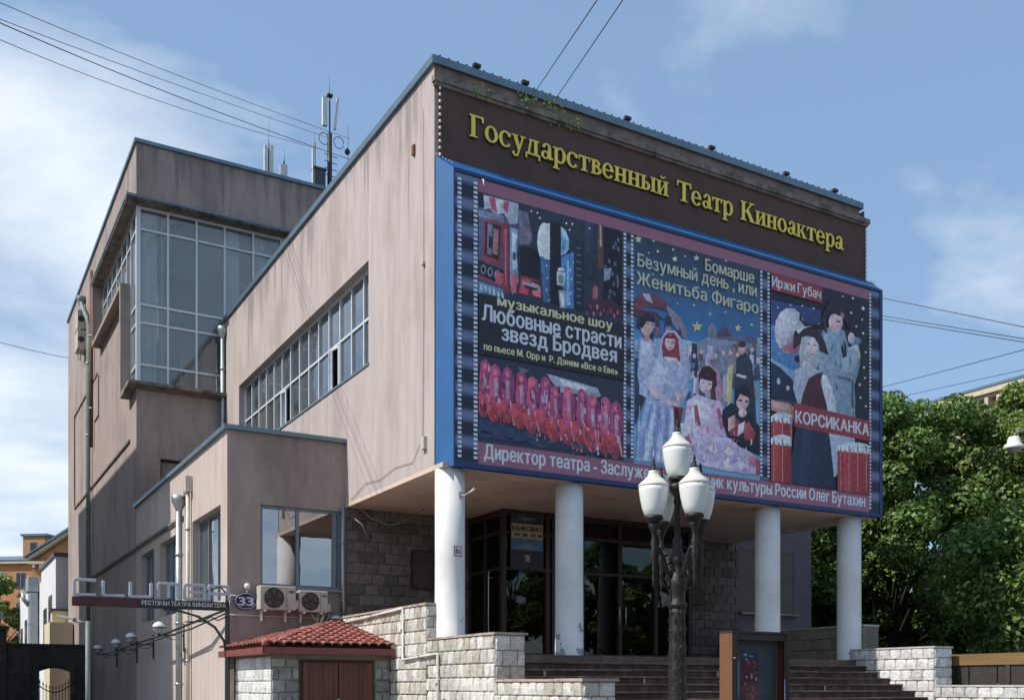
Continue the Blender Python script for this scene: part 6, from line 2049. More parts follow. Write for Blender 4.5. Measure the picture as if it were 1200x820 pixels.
# roof antennas
def antenna(label, u, v, z0, z1, kind):
    t = thing('roof_antenna', label, 'antenna', (u, v, 19.2)); zb = 0; zt = z1 - 19.2
    MB().tube([(0, 0, 0), (0, 0, zt)], .035, 8).build('mast', mat('antenna mast', (.14, .15, .16), .5, metal=.5), t)
    PN = mat('antenna panel', (.62, .64, .64), .5)
    if kind == 'pair':
        MB().box(-.17, -.07, -.06, .06, zt - 1.15, zt - .12).box(.06, .16, -.06, .06, zt - 1.1, zt - .05).build('panel', PN, t)
        MB().tube([(0, 0, zt), (.02, 0, zt + .75)], .008, 5).build('whip', MATS['antenna mast'], t)
    if kind == 'short':
        MB().box(-.13, .10, -.1, .1, zt - .6, zt - .15).build('panel', PN, t); MB().tube([(.02, 0, zt), (.02, 0, zt + .45)], .008, 5).build('whip', MATS['antenna mast'], t)
    if kind == 'slim':
        MB().box(-.10, .0, -.05, .05, zt - 1.6, zt - .2).build('panel', PN, t)
        MB().box(-.05, .38, -.12, .15, zt - 1.6, zt - 1.0).box(-.09, .42, -.16, .19, zt - 1.0, zt - .93).build('equipment_box', mat('equipment grey', (.06, .07, .075), .6), t)
        MB().tube([(0, 0, zt), (.0, 0, zt + .4)], .007, 5).build('whip', MATS['antenna mast'], t)
    if kind == 'mast':
        MB().tube([(0, 0, 0), (0, 0, zt - 1.4)], .09, 10).build('lower_mast', FLD, t)
        MB().box(-.28, -.10, -.05, .09, zt - 1.15, zt - .1).build('panel', PN, t)
        o = MB().box(-.04, .04, -.05, .05, -.6, .6).build('slanted_panel', PN, t, (.26, 0, zt - .6)); o.rotation_euler = (0, R(6), 0)
        mb = MB()
        for cx in (-.22, .36):
            mb.tube([(cx + .20 * math.cos(q * .5), 0, zt - 1.65 + .22 * math.sin(q * .5)) for q in range(13)], .014, 5)
        for k in range(4): mb.tube([(-.2, 0, zt - 2.2 - .25 * k), (.3, 0, zt - 2.25 - .25 * k)], .015, 5)
        mb.build('cable_loop', FLD, t)
        MB().tube([(0, 0, zt), (-.02, 0, zt + .8)], .01, 5).build('whip', MATS['antenna mast'], t)
        MB().box(-.10, .10, -.08, .08, zt - .02, zt + .06).build('cap', FLD, t)
antenna('twin white panel antenna leftmost on the tower roof', 1.95, 18, 19.2, 21.25, 'pair')
antenna('short stub antenna between two taller ones on the tower roof', 2.52, 18, 19.2, 20.75, 'short')
antenna('slim white antenna with a dark equipment box on the tower roof', 3.69, 18, 19.2, 21.75, 'slim')
antenna('tall black cell mast with panels and cable loops on the tower roof', 4.27, 18, 19.2, 23.65, 'mast')
ha = MB().tube([(5.0, 18, 22.7), (5.0, 18, 21.9)], .008, 5).lathe([(.02, .14), (.10, .04), (.11, -.04), (.03, -.12)], (4.97, 18, 21.75), 10).tube([(5.0, 18, 21.7), (5.0, 18, 19.2)], .01, 5).build('small_whip_antenna', FLD)
tag(ha, 'thin whip antenna with dark bulb right of the tall cell mast', 'antenna')

# ------------------------------------------------------------------ overhead wires
WIRE = mat('black wire', (.03, .032, .036), .7)
def wire(label, pts, r=.014, sag=0.0, grp=None, name='overhead_wire'):
    P = [Vector(p) for p in pts]
    out = []
    for i in range(len(P) - 1):
        n = 14
        for k in range(n + (1 if i == len(P) - 2 else 0)):
            t = k / n; q = P[i].lerp(P[i + 1], t); q.z -= sag * 4 * t * (1 - t); out.append(q)
    o = MB().tube(out, r, 5).build(name, WIRE)
    return tag(o, label, 'wire', grp)
def ext(a, b, k):
    a, b = Vector(a), Vector(b); return tuple(a + (a - b) * k)
mastp = (4.27, 18, 22.3)
for i, (a, b, c, lb) in enumerate((((-7.55, 3.2, 14.47), (-3.11, 9.88, 18.02), (5.03, 17.88, 22.2), 'topmost of four overhead wires running to the roof mast'), ((-7.55, 3.2, 14.16), (-3.11, 9.88, 17.75), (4.3, 17.88, 22.0), 'second overhead wire from the top at the upper left'),
        ((-7.55, 3.2, 14.09), (-3.11, 9.88, 17.45), (5.03, 17.88, 21.42), 'thicker third overhead wire from the top at the upper left'), ((-7.55, 3.2, 13.77), (-3.11, 9.88, 17.15), (3.17, 16.65, 20.81), 'lowest of the four overhead wires at the upper left'))):
    # smooth curve through the three points
    A, B, C_ = Vector(ext(a, b, .9)), Vector(a), Vector(b); D_ = Vector(c)
    pts = []
    tt = [-.9, 0, 1, 1 + (D_ - C_).length / (C_ - B).length]
    for k in range(25):
        t = tt[0] + (tt[3] - tt[0]) * k / 24
        q = Vector((0, 0, 0))
        for m_, (ti, Pm) in enumerate(((0, B), (1, C_), (tt[3], D_))):
            w = 1
            for tj in (0, 1, tt[3]):
                if tj != ti: w *= (t - tj) / (ti - tj)
            q += Pm * w
        pts.append(q)
    tag(MB().tube(pts, .011 if i == 2 else .0075, 5).build('overhead_wire', WIRE), lb, 'wire', 'wires to the roof mast')
wire('left of two wires rising from the front parapet into the sky', [(2.367, .0, 14.1), (-.63, -6.56, 11.13 + .0), ext((-.63, -6.56, 11.13), (2.367, 0, 14.1), 1)], .008)
wire('right of two wires rising from the front parapet into the sky', [(2.879, .0, 14.1), (-.32, -6.74, 11.13), ext((-.32, -6.74, 11.13), (2.879, 0, 14.1), 1)], .008)
for (a, b, lb) in (((24.08, 9.19, 16.96), (19.58, .24, 12.25), 'uppermost wire right of the billboard'), ((24.08, 9.19, 16.25), (19.58, .24, 11.9), 'wire just above the lowest one of the three right of the billboard'), ((24.08, 9.19, 16.12), (19.58, .24, 11.80), 'lowest of the three wires sloping down right of the billboard'),
        ((27.41, 13.04, 14.64), (19.58, .24, 11.57), 'wire rising to the right just above the treetops'), ((30.39, 11.32, 14.83), (27.11, 5.13, 13.48), 'short wire below it in front of the far cornice')):
    wire(lb, [ext(a, b, .5), a, b, ext(b, a, .8)], .013)
wire('single wire left of the tower running to its far corner', [(-9.5, 28.2, 16.2), (-2.68, 36.19, 17.79)], .014, .15)

# ------------------------------------------------------------------ restaurant sign gantry
RS = thing('restaurant_sign', 'silver outlined letters on a black restaurant sign beam over the side drive', 'sign', (-3.0, 4.40, 0))
SIL = mat('brushed silver letters', (.44, .46, .52), .4, metal=.3, var=.08)
SILE = mat('white letter faces', (.60, .60, .64), .5)
MB().box(-3.16, .04, -.06, .06, 3.22, 3.41).build('beam', mat('black sign board', (.022, .018, .020), .5), RS)
MB().box(-3.15, -1.88, -.066, -.0605, 3.235, 3.395).build('red_panel', mat('dark red panel', (.07, .012, .016), .5, var=.3, scale=4), RS)
text_mesh('РЕСТОРАН ТЕАТРА КИНОАКТЕРА', -1.80, -.03, 3.285, .095, mat('sign white', (.6, .6, .6)), -.068, .02, 1.0, 'small_lettering', RS)
def stroke_letter(x, w, segs, h=.31):
    mb = MB(); s = .060
    for i, (x0, z0, x1, z1) in enumerate(segs):
        d = .045 + .0012 * i
        xa, xb = sorted((x0, x1)); za, zb = sorted((z0, z1))
        mb.box(xa * w - (s / 2 if xa == xb else 0), xb * w + (s / 2 if xa == xb else 0), -d, d, za * h - (s / 2 if za == zb else 0), zb * h + (s / 2 if za == zb else 0))
    return mb.build('letter', SIL, RS, (x, 0, 3.45), bevel=.008)
LW = .42
stroke_letter(-3.12, LW, [(0, 0, 0, 1), (0, 1, 1, 1), (0, .02, 1, .02)])
stroke_letter(-2.56, LW, [(0, 0, 0, 1), (0, .02, 1, .02)])
stroke_letter(-2.02, LW, [(0, 0, 0, 1), (0, .02, 1, .02), (1, 0, 1, 1)])
stroke_letter(-1.45, LW, [(0, 0, 0, 1), (0, 1, 1, 1), (1, 0, 1, 1), (.5, 0, .5, 1)])
stroke_letter(-.90, LW, [(0, 0, 0, 1), (0, 1, 1, 1), (1, 0, 1, 1), (0, .02, 1, .02), (.2, .5, .9, .5)])
stroke_letter(-.38, LW, [(0, 0, 0, 1), (0, 1, 1, 1), (1, 0, 1, 1), (0, .45, 1, .45)])
MB().tube([(.02, 0, 0), (.02, 0, 3.25), (.02, 0, 3.62)], [.06, .05, .035], 10).build('post', mat('dark grey post', (.07, .08, .085), .5, metal=.4), RS)
MB().tube([(0, .0, 2.2), (-.05, 0, 2.55), (-.25, 0, 2.85), (-.6, 0, 3.07), (-1.0, 0, 3.18), (-1.35, 0, 3.21)], .03, 8).build('curved_brace', MATS['dark grey post'], RS)
MB().tube([(.05, 0, 3.55), (-.15, -.05, 3.75), (-.35, -.02, 3.66), (-.55, 0, 3.60)], .018, 6).tube([(0, -.05, 3.1), (-.2, -.06, 3.0), (-.35, -.04, 3.08), (-.5, -.03, 2.97), (-.9, 0, 2.95)], .016, 6).build('sign_cable', WIRE, RS)

# globe lamps on the annex side
def globe_lamp():
    t = thing('globe_lamp', '', 'lamp', (0, 0, 0), 'globe lamps along the annex side')
    MB().lathe([(.015, .165), (.10, .13), (.15, .06), (.165, .0)], n=18).build('upper_globe', mat('opal glass', (.75, .76, .78), .25), t)
    MB().lathe([(.163, -.002), (.15, -.06), (.10, -.12), (.04, -.15)], n=18).build('lower_globe', mat('smoked lower glass', (.34, .34, .35), .3), t)
    MB().lathe([(.168, -.012), (.172, -.012), (.172, .012), (.168, .012)], n=18).tube([(0, 0, -.14), (0, 0, -.20)], .03, 8).build('ring', BLACK, t)
    MB().tube([(0, 0, -.19), (.66, 0, -.19)], .016, 6).tube([(.15, 0, -.2), (.3, 0, -.30), (.5, 0, -.30), (.62, 0, -.2)], .010, 6).tube([(.64, 0, -.62), (.64, 0, .12)], .022, 6).build('bracket', BLACK, t)
    return t
gl0 = globe_lamp()
gp = [((-3.5, 9.43, 3.08), 'nearest globe lamp on the annex side, in sunlight under the restaurant sign'), ((-3.5, 13.68, 2.98), 'second nearest globe lamp on the shaded annex side'), ((-3.5, 16.5, 2.90), 'third globe lamp on the shaded side wall'), ((-3.5, 20.6, 2.85), 'furthest globe lamp, close to the street post')]
for i, (p, lb) in enumerate(gp):
    t = gl0 if i == 0 else copy_tree(gl0)
    t.location = p; t['label'] = lb
cb = MB()
pp = [(-3.0, 4.6, 3.25), (-3.3, 6.5, 3.05), (-3.4, 9.4, 2.90), (-3.4, 13.7, 2.80), (-3.4, 16.5, 2.72), (-3.4, 20.6, 2.66)]
cb.tube(pp, .03, 6).tube([(p[0] + .03, p[1], p[2] - .07 - .05 * (i % 2)) for i, p in enumerate(pp)], .02, 6)
tag(cb.build('lamp_cable', FLD), 'black cable bundle strung between the globe lamps', 'cable')

# slim post with flat head at the drive
FP = thing('flood_post', 'slim grey post with a flat tilted lamp head beside the dark gate wall', 'lamp post', (-5.44, 7.76, 0))
MB().tube([(0, 0, 0), (0, 0, 3.10)], .055, 10).tube([(0, 0, 3.05), (-.30, .18, 3.12)], .035, 8).build('post', PIPEG, FP)
o = MB().box(-.30, .12, -.10, .10, -.025, .03).build('lamp_head', GALV, FP, (-.36, .22, 3.17), bevel=.012); o.rotation_euler = (0, R(8), R(-30))

# ------------------------------------------------------------------ gate wall on the left
GW = thing('gate_wall', 'dark stone yard wall with an arched gateway left of the theatre', 'wall', (0, 28.6, 0))
DSTONE = mat('dark weathered stone', (.075, .068, .062), .95, var=.35, scale=3, bump=.5, bscale=30, stain=(.045, .042, .042), stain_scale=.7, stain_amt=.8)
mb = MB()
n = 8; arch = [(-4.78 + 1.26 * k / n, 2.12 + .16 * math.sin(math.pi * k / n)) for k in range(n + 1)]
mb.box(-9.5, -4.78, 0, .4, 0, 3.18).box(-3.52, -2.85, 0, .4, 0, 3.18)
mb.prism(arch + [(-3.52, 3.18), (-4.78, 3.18)], 'y', 0, .4)
mb.build('wall_face', DSTONE, GW)
MB().box(-9.5, -2.85, -.05, .45, 3.181, 3.30).build('coping', mat('dark coping', (.06, .055, .05), .9, var=.3), GW)
for x in (-6.25, -5.2): MB().box(x - .12, x + .12, -.05, -.002, 0, 3.17).build('pilaster', DSTONE, GW)
MB().box(-4.98, -4.79, -.06, -.003, 0, 2.45).box(-3.51, -3.32, -.06, -.003, 0, 2.45).box(-4.98, -3.32, -.062, -.003, 2.36, 2.50).build('gate_surround', DSTONE, GW)
MB().box(-7.6, -6.0, -.25, .6, 0, 3.85).box(-7.7, -5.9, -.35, .7, 3.851, 4.0).build('pier', DSTONE, GW)
GT = thing('iron_gate', 'black iron gate with a curved top rail under the yard wall arch', 'gate', (-4.77, 28.75, 0))
mb = MB()
cur = lambda x: 1.55 - .30 * math.sin(math.pi * x / 1.24)
mb.tube([(1.24 * k / 10, 0, cur(1.24 * k / 10)) for k in range(11)], .025, 6).tube([(0, 0, .25), (1.24, 0, .25)], .025, 6)
mb.build('rail', BLACK, GT)
bar = MB().tube([(0, 0, .1), (0, 0, 1.0)], .013, 6).lathe([(.013, 0), (.03, .03), (.004, .12)], (0, 0, 1.0), 6).mesh('gate bar', BLACK)
for k in range(10): inst('bar', bar, GT, (.06 + .125 * k, 0, 0), scl=(1, 1, cur(.06 + .125 * k) + .12))

# ------------------------------------------------------------------ left background
WHW = mat('white rendered wall', (.66, .67, .68), .9, var=.05, scale=1.5, stain=(.52, .53, .54), stain_scale=.6, stain_amt=.5)
CRW = mat('cream rendered wall', (.62, .54, .38), .9, var=.08, scale=1.5)
def house_win(parent, axis, c, a0, a1, z0, z1, n=2, sg=-1, gm=None):
    gm = gm or MATS['dark window glass']
    f = MB()
    if axis == 'u': f.box(c - .06, c + .02, a0, a1, z0, z1)
    else: f.box(a0, a1, c - .06, c + .02, z0, z1)
    w = f.build('window', WFRAME_D, parent)
    for k in range(n):
        b0 = a0 + (a1 - a0) * k / n + .05; b1 = a0 + (a1 - a0) * (k + 1) / n - .05
        p = MB()
        if axis == 'u': p.box(c - .075, c - .062, b0, b1, z0 + .06, z1 - .06)
        else: p.box(b0, b1, c - .075, c - .062, z0 + .06, z1 - .06)
        p.build('pane', gm, w)
mat('dark window glass', (.03, .035, .04), .08, var=.1)
WB = thing('white_building', 'white rendered two storey building behind the dark yard wall', 'house', (0, 0, 0))
mb = MB().box(-3.3, 6, 36.9, 44.6, 0, 8.0)
mb.build('front_block', WHW, WB)
MB().box(-3.3, 6, 52.2, 62, 0, 7.8).build('rear_block', WHW, WB)
MB().box(-3.40, 6, 36.8, 44.7, 8.0, 8.18).build('roof_edge', MATS['equipment grey'], WB)
MB().box(-3.40, 6, 52.1, 62.1, 7.8, 7.98).build('roof_edge', MATS['equipment grey'], WB)
house_win(WB, 'u', -3.3, 38.6, 39.9, 3.9, 6.2, 1); house_win(WB, 'u', -3.3, 41.3, 42.6, 3.4, 5.7, 1)
house_win(WB, 'u', -3.3, 54.2, 55.5, 3.6, 5.8, 1); house_win(WB, 'u', -3.3, 57.8, 59.1, 3.2, 5.4, 1)
MB().box(-3.2, 6, 44.7, 52.1, 0, 7.5).build('link_block', WHW, WB)
MB().tube([(-3.42, 37.6, 4.9), (-3.42, 37.6, .5)], .06, 8).build('drainpipe', GALV, WB)
VT = thing('ventilation_duct', 'boxy galvanised ventilation duct climbing the white building', 'duct', (-3.7, 47.0, 0))
MB().box(-.02, .46, 0, 1.2, 0, 7.0).box(-.12, .49, -.1, 1.6, 7.0, 7.9).build('duct', GALV, VT, bevel=.04)
MB().tube([(-.02, .4, 6.2), (-.3, .4, 6.6), (-.33, .6, 7.1)], .13, 10).build('elbow', GALV, VT)
for k in range(5): MB().box(-.05, .48, -.04, 1.24, 1.2 + 1.3 * k, 1.28 + 1.3 * k).build('flange', GALV, VT)
CB = thing('cream_extension', 'low cream extension with slanted roof in front of the white building', 'house', (0, 0, 0))
MB().box(-3.55, 2.0, 36.0, 36.75, 0, 5.2).box(-3.9, -2.9, 33.4, 35.99, 0, 4.5).build('wall', CRW, CB)
MB().box(-3.65, 2.0, 35.95, 36.79, 5.2, 5.32).build('roof_edge', MATS['equipment grey'], CB)

# orange apartment block, sides turned into the sun
ORG = mat('orange painted render', (.44, .22, .10), .9, var=.08, scale=.4)
CRT = mat('cream trim', (.55, .48, .36), .9)
OB = thing('orange_building', 'distant orange apartment block with grey metal roofs beyond the yard', 'apartment building', (-1.5, 109.4, 0), rz=R(38) * -1)
MB().box(-14, 4.2, 0, 12, 0, 15.2).build('wall', ORG, OB)
MB().box(-14.3, 4.5, -.4, 12.3, 15.2, 15.6).build('cornice', CRT, OB)
MB().prism([(-.5, 15.6), (6, 16.9), (12.4, 15.6)], 'x', -14.4, 4.5).build('roof', FLASH, OB)
MB().box(1.4, 4.1, 1.2, 8, 15.7, 18.5).build('attic_block', ORG, OB); MB().box(1.2, 4.4, 1.0, 8.2, 18.5, 18.75).build('attic_roof', FLASH, OB)
for r_ in range(4):
    for k in range(7):
        x = -13 + 2.4 * k
        house_win(OB, 'v', -.0, x, x + 1.1, 2.2 + 3.4 * r_, 4.0 + 3.4 * r_, 2)
house_win(OB, 'v', 1.2, 2.3, 3.1, 16.4, 17.8, 1)
for x in (-10, -6, -1): MB().box(x, x + .7, 5, 5.7, 16.8, 18.6).build('chimney', mat('chimney brick', (.2, .12, .09)), OB)
GB = thing('gabled_building', 'orange gabled pediment of a further building rising behind the white house', 'apartment building', (.5, 98.9, 0), rz=R(-28))
MB().box(0, 8, 0, 12, 0, 14.6).build('wall', ORG, GB)
MB().prism([(0, 14.6), (4, 17.4), (8, 14.6)], 'y', .4, 12).build('pediment', ORG, GB)
MB().prism([(-.5, 14.5), (4, 17.5), (8.5, 14.5), (8.5, 14.85), (4, 17.9), (-.5, 14.85)], 'y', -.3, 12).build('verge', CRT, GB)
MB().prism([(-.7, 14.85), (4, 17.9), (8.7, 14.85), (8.7, 15.0), (4, 18.15), (-.7, 15.0)], 'y', -.5, 12).build('roof', FLASH, GB)
MB().box(-.3, 8.3, -.4, .0, 14.2, 14.5).build('cornice', CRT, GB)
for k in range(11): MB().box(.1 + .74 * k, .4 + .74 * k, -.35, -.0, 13.85, 14.19).build('bracket', CRT, GB)
for k in range(3):
    house_win(GB, 'v', 0, .9 + 2.4 * k, 2.1 + 2.4 * k, 10.4, 12.6, 2)

# neighbouring block across the drive: it shades the lower tower wall
NB = thing('neighbour_block', 'tall pale brick apartment block standing across the side drive', 'apartment building', (-24, 12.5, 0))
PBR = mat('pale brick', (.36, .30, .24), .9, var=.12, scale=2)
MB().box(0, 11.5, 0, 20, 0, 20.0).build('wall', PBR, NB)
MB().box(-.2, 11.7, -.2, 20.2, 20.0, 20.3).build('cornice', CRT, NB)
MB().box(3, 9.8, 4, 8, 20.3, 21.6).box(5, 7, 11, 14, 20.3, 22.0).build('roof_room', ROOFM, NB)
for f_ in range(5):
    for k in range(11): house_win(NB, 'v', 0, .6 + 0, 1.8, 1.2 + 3.4 * f_, 2.9 + 3.4 * f_, 2) if k < 1 else None
    for k in range(3): house_win(NB, 'v', 0, 3.2 + 2.8 * k, 4.6 + 2.8 * k, 1.2 + 3.4 * f_, 2.9 + 3.4 * f_, 2)

# ------------------------------------------------------------------ right background
RBD = thing('corniced_building', 'pinkish cream building with a dentilled cornice behind the right-hand trees', 'building', (48, -14, 0))
PKW = mat('pinkish cream render', (.52, .40, .31), .9, var=.08, scale=.8)
MB().box(0, 12, 0, 38.1, 0, 19.2).build('wall', PKW, RBD)
MB().box(-.7, 12, -.6, 38.6, 19.4, 19.75).box(-.4, 12, -.4, 38.4, 19.2, 19.399).build('cornice', CRT, RBD)
MB().box(-.75, 12, -.7, 38.7, 19.751, 19.9).build('roof_edge', FLASH, RBD)
de = MB().box(-.55, -.05, -.12, .12, 18.75, 19.19).mesh('dentil', CRT)
for k in range(48): inst('dentil', de, RBD, (0, .4 + .8 * k, 0))
for r_ in range(5):
    for k in range(11): house_win(RBD, 'u', 0, 1.2 + 3.4 * k, 2.6 + 3.4 * k, 1.6 + 3.5 * r_, 3.7 + 3.5 * r_, 2)
# brown beamed enclosure at the right edge
KE = thing('dark_enclosure', 'dark boarded enclosure with a broad brown top beam at the right edge', 'enclosure', (12.25, 0, 0))
MB().box(0, .18, -9.5, -.6, 2.04, 2.30).build('top_beam', mat('brown beam paint', (.20, .125, .05), .6, var=.2, scale=5, stretch=(1, .1, 1)), KE)
for k in range(12): MB().box(.04, .08, -.95 - .72 * k, -.27 - .72 * k, .12, 2.035).build('panel', mat('dark boards', (.035, .028, .024), .7, var=.3, scale=6), KE)
for k in range(5): MB().box(.0, .12, -1.3 - 1.44 * k, -1.2 - 1.44 * k, .12, 2.035).build('post', mat('dark post', (.05, .035, .022), .7), KE)
BBN = thing('blue_board', 'blue board with a pale ring standing behind the rightmost column', 'board', (12.02, -.30, 2.48))
MB().box(0, .52, 0, .05, 0, .62).build('panel', mat('blue board paint', (.03, .12, .32), .5), BBN)
MB().tube([(.20 + .20 * math.cos(a * .5), -.012, .30 + .24 * math.sin(a * .5)) for a in range(14)], .016, 5).build('ring', mat('pale blue ring', (.25, .40, .60), .5), BBN)
MB().tube([(.40, .02, .6), (.40, .02, 1.15)], .012, 5).build('rod', FLD, BBN)

# hanging street lamp at the right edge
SL = thing('street_lamp', 'white bell shaped street lamp hanging before the trees at the right edge', 'street lamp', (15.59, -2.07, 7.80))
MB().lathe([(.235, -.12), (.245, -.09), (.23, -.02), (.16, .03), (.15, .13), (.12, .19), (.03, .21)], n=18).build('shade', WHITEP, SL)
MB().lathe([(.03, -.24), (.12, -.21), (.17, -.14), (.18, -.121)], n=14).build('bowl', mat('dusty bowl', (.28, .30, .30), .3), SL)
MB().tube([(0, 0, .2), (.05, 0, .30), (.5, -.2, .45), (2.6, -1.4, .55), (2.6, -1.4, .2), (2.6, -1.4, -7.8)], [.02, .02, .025, .03, .06, .09], 8).build('post', PIPEG, SL)

# ------------------------------------------------------------------ ornate five globe lamp post
LPt = thing('ornate_lamp_post', 'black cast iron lamp post with five white urn shaped globes in front of the steps', 'lamp post', (-.435, -8.06, .12))
IRON = mat('cast iron', (.028, .024, .023), .45, metal=.45, var=.35, scale=14, bump=.5, bscale=45)
prof = [(.30, 0), (.30, .12), (.26, .16), (.24, .55), (.28, .60), (.22, .68), (.145, .85), (.150, 1.0), (.130, 1.05)]
MB().lathe(prof, n=16).build('base', IRON, LPt)
sh = MB(); n = 16; vs = []
zs = [1.05 + k * .07 for k in range(21)]
sh_prof = [(.116 - .0008 * k + (.006 if k % 4 == 0 else 0), z) for k, z in enumerate(zs)] 
sh.lathe(sh_prof, n=16)
for j in range(12):                       # raised leaf ornaments climbing the shaft
    z = 1.15 + j * .11
    for k in range(5):
        a = 2 * math.pi * (k + (j % 2) * .5) / 5
        c_, s_ = math.cos(a), math.sin(a); r = .111
        sh.add([(r * c_ - .022 * s_, r * s_ + .022 * c_, z), (r * c_ + .022 * s_, r * s_ - .022 * c_, z), ((r + .012) * c_, (r + .012) * s_, z + .02), ((r + .005) * c_, (r + .005) * s_, z + .09)], [(0, 1, 2), (1, 3, 2), (3, 0, 2)])
sh.build('shaft', IRON, LPt)
MB().lathe([(.11, 2.44), (.12, 2.46), (.13, 2.47), (.125, 2.50), (.10, 2.53), (.105, 2.62), (.125, 2.72), (.13, 2.80), (.10, 2.86), (.07, 2.92), (.085, 3.0), (.11, 3.06), (.08, 3.14), (.05, 3.22), (.065, 3.30), (.04, 3.36), (.035, 3.75), (.055, 3.80), (.04, 3.86), (.09, 3.92), (.13, 4.0), (.10, 4.03)], n=14).build('capital', IRON, LPt)
OPAL = mat('milky opal globe', (.74, .76, .74), .22, var=.03, scale=3)
CAPG = mat('cream globe cap', (.66, .64, .56), .35, var=.08, scale=8)
def urn(name_t, x, y, z):
    g = MB().lathe([(.085, 0), (.115, .02), (.145, .10), (.172, .22), (.186, .32), (.190, .38)], n=24).build('globe', OPAL, LPt, (x, y, z))
    MB().lathe([(.192, .375), (.196, .39), (.190, .405), (.165, .43), (.150, .445), (.120, .47), (.075, .52), (.060, .56), (.066, .575), (.035, .585)], n=24).build('globe_cap', CAPG, g)
    MB().lathe([(.035, .583), (.05, .60), (.02, .62), (.03, .65), (.014, .68), (.022, .70), (.003, .76)], n=8).build('finial', IRON, g)
    MB().lathe([(.06, -.10), (.10, -.04), (.125, -.03), (.115, .0), (.10, .03)], n=16).build('gallery', IRON, g)
urn('top', 0, 0, 4.10)
RA = .36
for q in range(4):
    # arms in the lamp's own frame, turned so that pairs nearly overlap from the street
    a = R(-4 + 90 * q)
    x, y = RA * math.cos(a), RA * math.sin(a)
    urn('side', x, y, 3.58)
    arm = MB()
    def pp_(r, z): return (r * math.cos(a), r * math.sin(a), z)
    arm.tube([pp_(.07, 2.80), pp_(.16, 2.92), pp_(.22, 3.10), pp_(.30, 3.20), pp_(RA, 3.16), pp_(RA, 3.1)], [.03, .032, .028, .028, .03, .02], 8)
    arm.tube([pp_(.10, 3.02), pp_(.18, 2.98), pp_(.24, 3.04), pp_(.22, 3.12), pp_(.16, 3.10)], .014, 6)
    arm.tube([pp_(.12, 2.70), pp_(.20, 2.72), pp_(.25, 2.84), pp_(.20, 2.92)], .016, 6)
    arm.lathe([(.004, 2.68), (.014, 2.72), (.024, 2.82), (.015, 2.88), (.030, 2.93), (.018, 2.98), (.034, 3.06), (.042, 3.12), (.026, 3.18), (.044, 3.26), (.026, 3.30), (.032, 3.38), (.06, 3.45), (.075, 3.50)], (x, y, 0), 10)
    arm.build('arm', IRON, LPt)

# ------------------------------------------------------------------ poster case
PC = thing('poster_case', 'brown framed glass poster case standing in front of the steps', 'display case', (1.455, -7.0, .12))
CBR = mat('brown case paint', (.17, .075, .032), .55, var=.12, scale=4)
CDK = mat('dark case frame', (.035, .022, .018), .5, var=.15)
MB().box(0, .06, 0, .27, .0, 2.23).box(1.10, 1.15, 0, .27, 0, 2.23).build('side_panel', CBR, PC)
MB().box(.061, 1.099, .02, .25, 2.13, 2.229).box(.061, 1.099, .02, .25, .55, .65).box(.061, .11, .0, .04, .65, 2.13).box(1.05, 1.099, .0, .04, .65, 2.13).build('frame', CDK, PC)
MB().box(-.005, 1.155, -.012, .275, 2.231, 2.26).box(1.10, 1.155, -.006, -.001, 0, 2.23).box(-.002, .10, -.006, -.001, 0, 2.23).build('front_edge', CDK, PC)
MB().box(.08, 1.08, .20, .22, .65, 2.13).build('backboard', mat('grey backing cloth', (.10, .105, .12), .8, var=.25, scale=3), PC)
PO = MB()
def pr(x0, x1, z0, z1, d, m): PO.quad((x0, .196 - d, z0), (x1, .196 - d, z0), (x1, .196 - d, z1), (x0, .196 - d, z1), m)
pr(.12, .32, 1.28, 1.85, 0, 0); pr(.12, .32, 1.42, 1.44, .001, 3)
pr(.35, .70, 1.18, 1.97, 0, 1); pr(.36, .69, 1.19, 1.48, .001, 2); pr(.40, .48, 1.90, 1.94, .001, 3); pr(.52, .60, 1.89, 1.91, .001, 3); pr(.35, .70, 1.86, 1.97, .0005, 4)
pr(.72, 1.0, .7, 1.13, 0, 3); pr(.735, .985, .715, 1.10, .001, 5)
rp = random.Random(4)
for k in range(46):
    x = rp.uniform(.37, .64); z = rp.uniform(1.2, 1.84); s = rp.uniform(.015, .045)
    pr(x, x + s, z, z + s * rp.uniform(.5, 2), .002 + .0001 * k, rp.choice([2, 3, 4, 6, 1, 6]))
for k in range(20):
    x = rp.uniform(.13, .28); z = rp.uniform(1.3, 1.8); s = rp.uniform(.01, .03)
    pr(x, x + s, z, z + s * 1.6, .002 + .0001 * k, rp.choice([3, 4, 7]))
PO.build('posters', [mat('poster pale blue', (.16, .30, .44)), mat('poster maroon', (.13, .04, .05)), mat('poster brick', (.22, .08, .06)), mat('poster white', (.42, .42, .42)), mat('poster navy', (.04, .07, .16)), mat('poster orange', (.42, .16, .04), var=.4, scale=9), mat('poster pink', (.32, .20, .22)), mat('poster ink', (.03, .04, .08))], PC)
inst('glass_pane', unit_box(glass('case glass', (.92, .93, .94), .0, (.8, .85, .9), .03, .05)), PC, (.58, .02, 1.39), (0, 0, 0), (.93, .006, 1.46))
MB().tube([(1.04, -.01, .9), (1.04, -.01, 1.55)], .010, 6).lathe([(.015, 0), (.015, .02)], (.03, -.02, 1.85), 8).build('handle', GALV, PC)

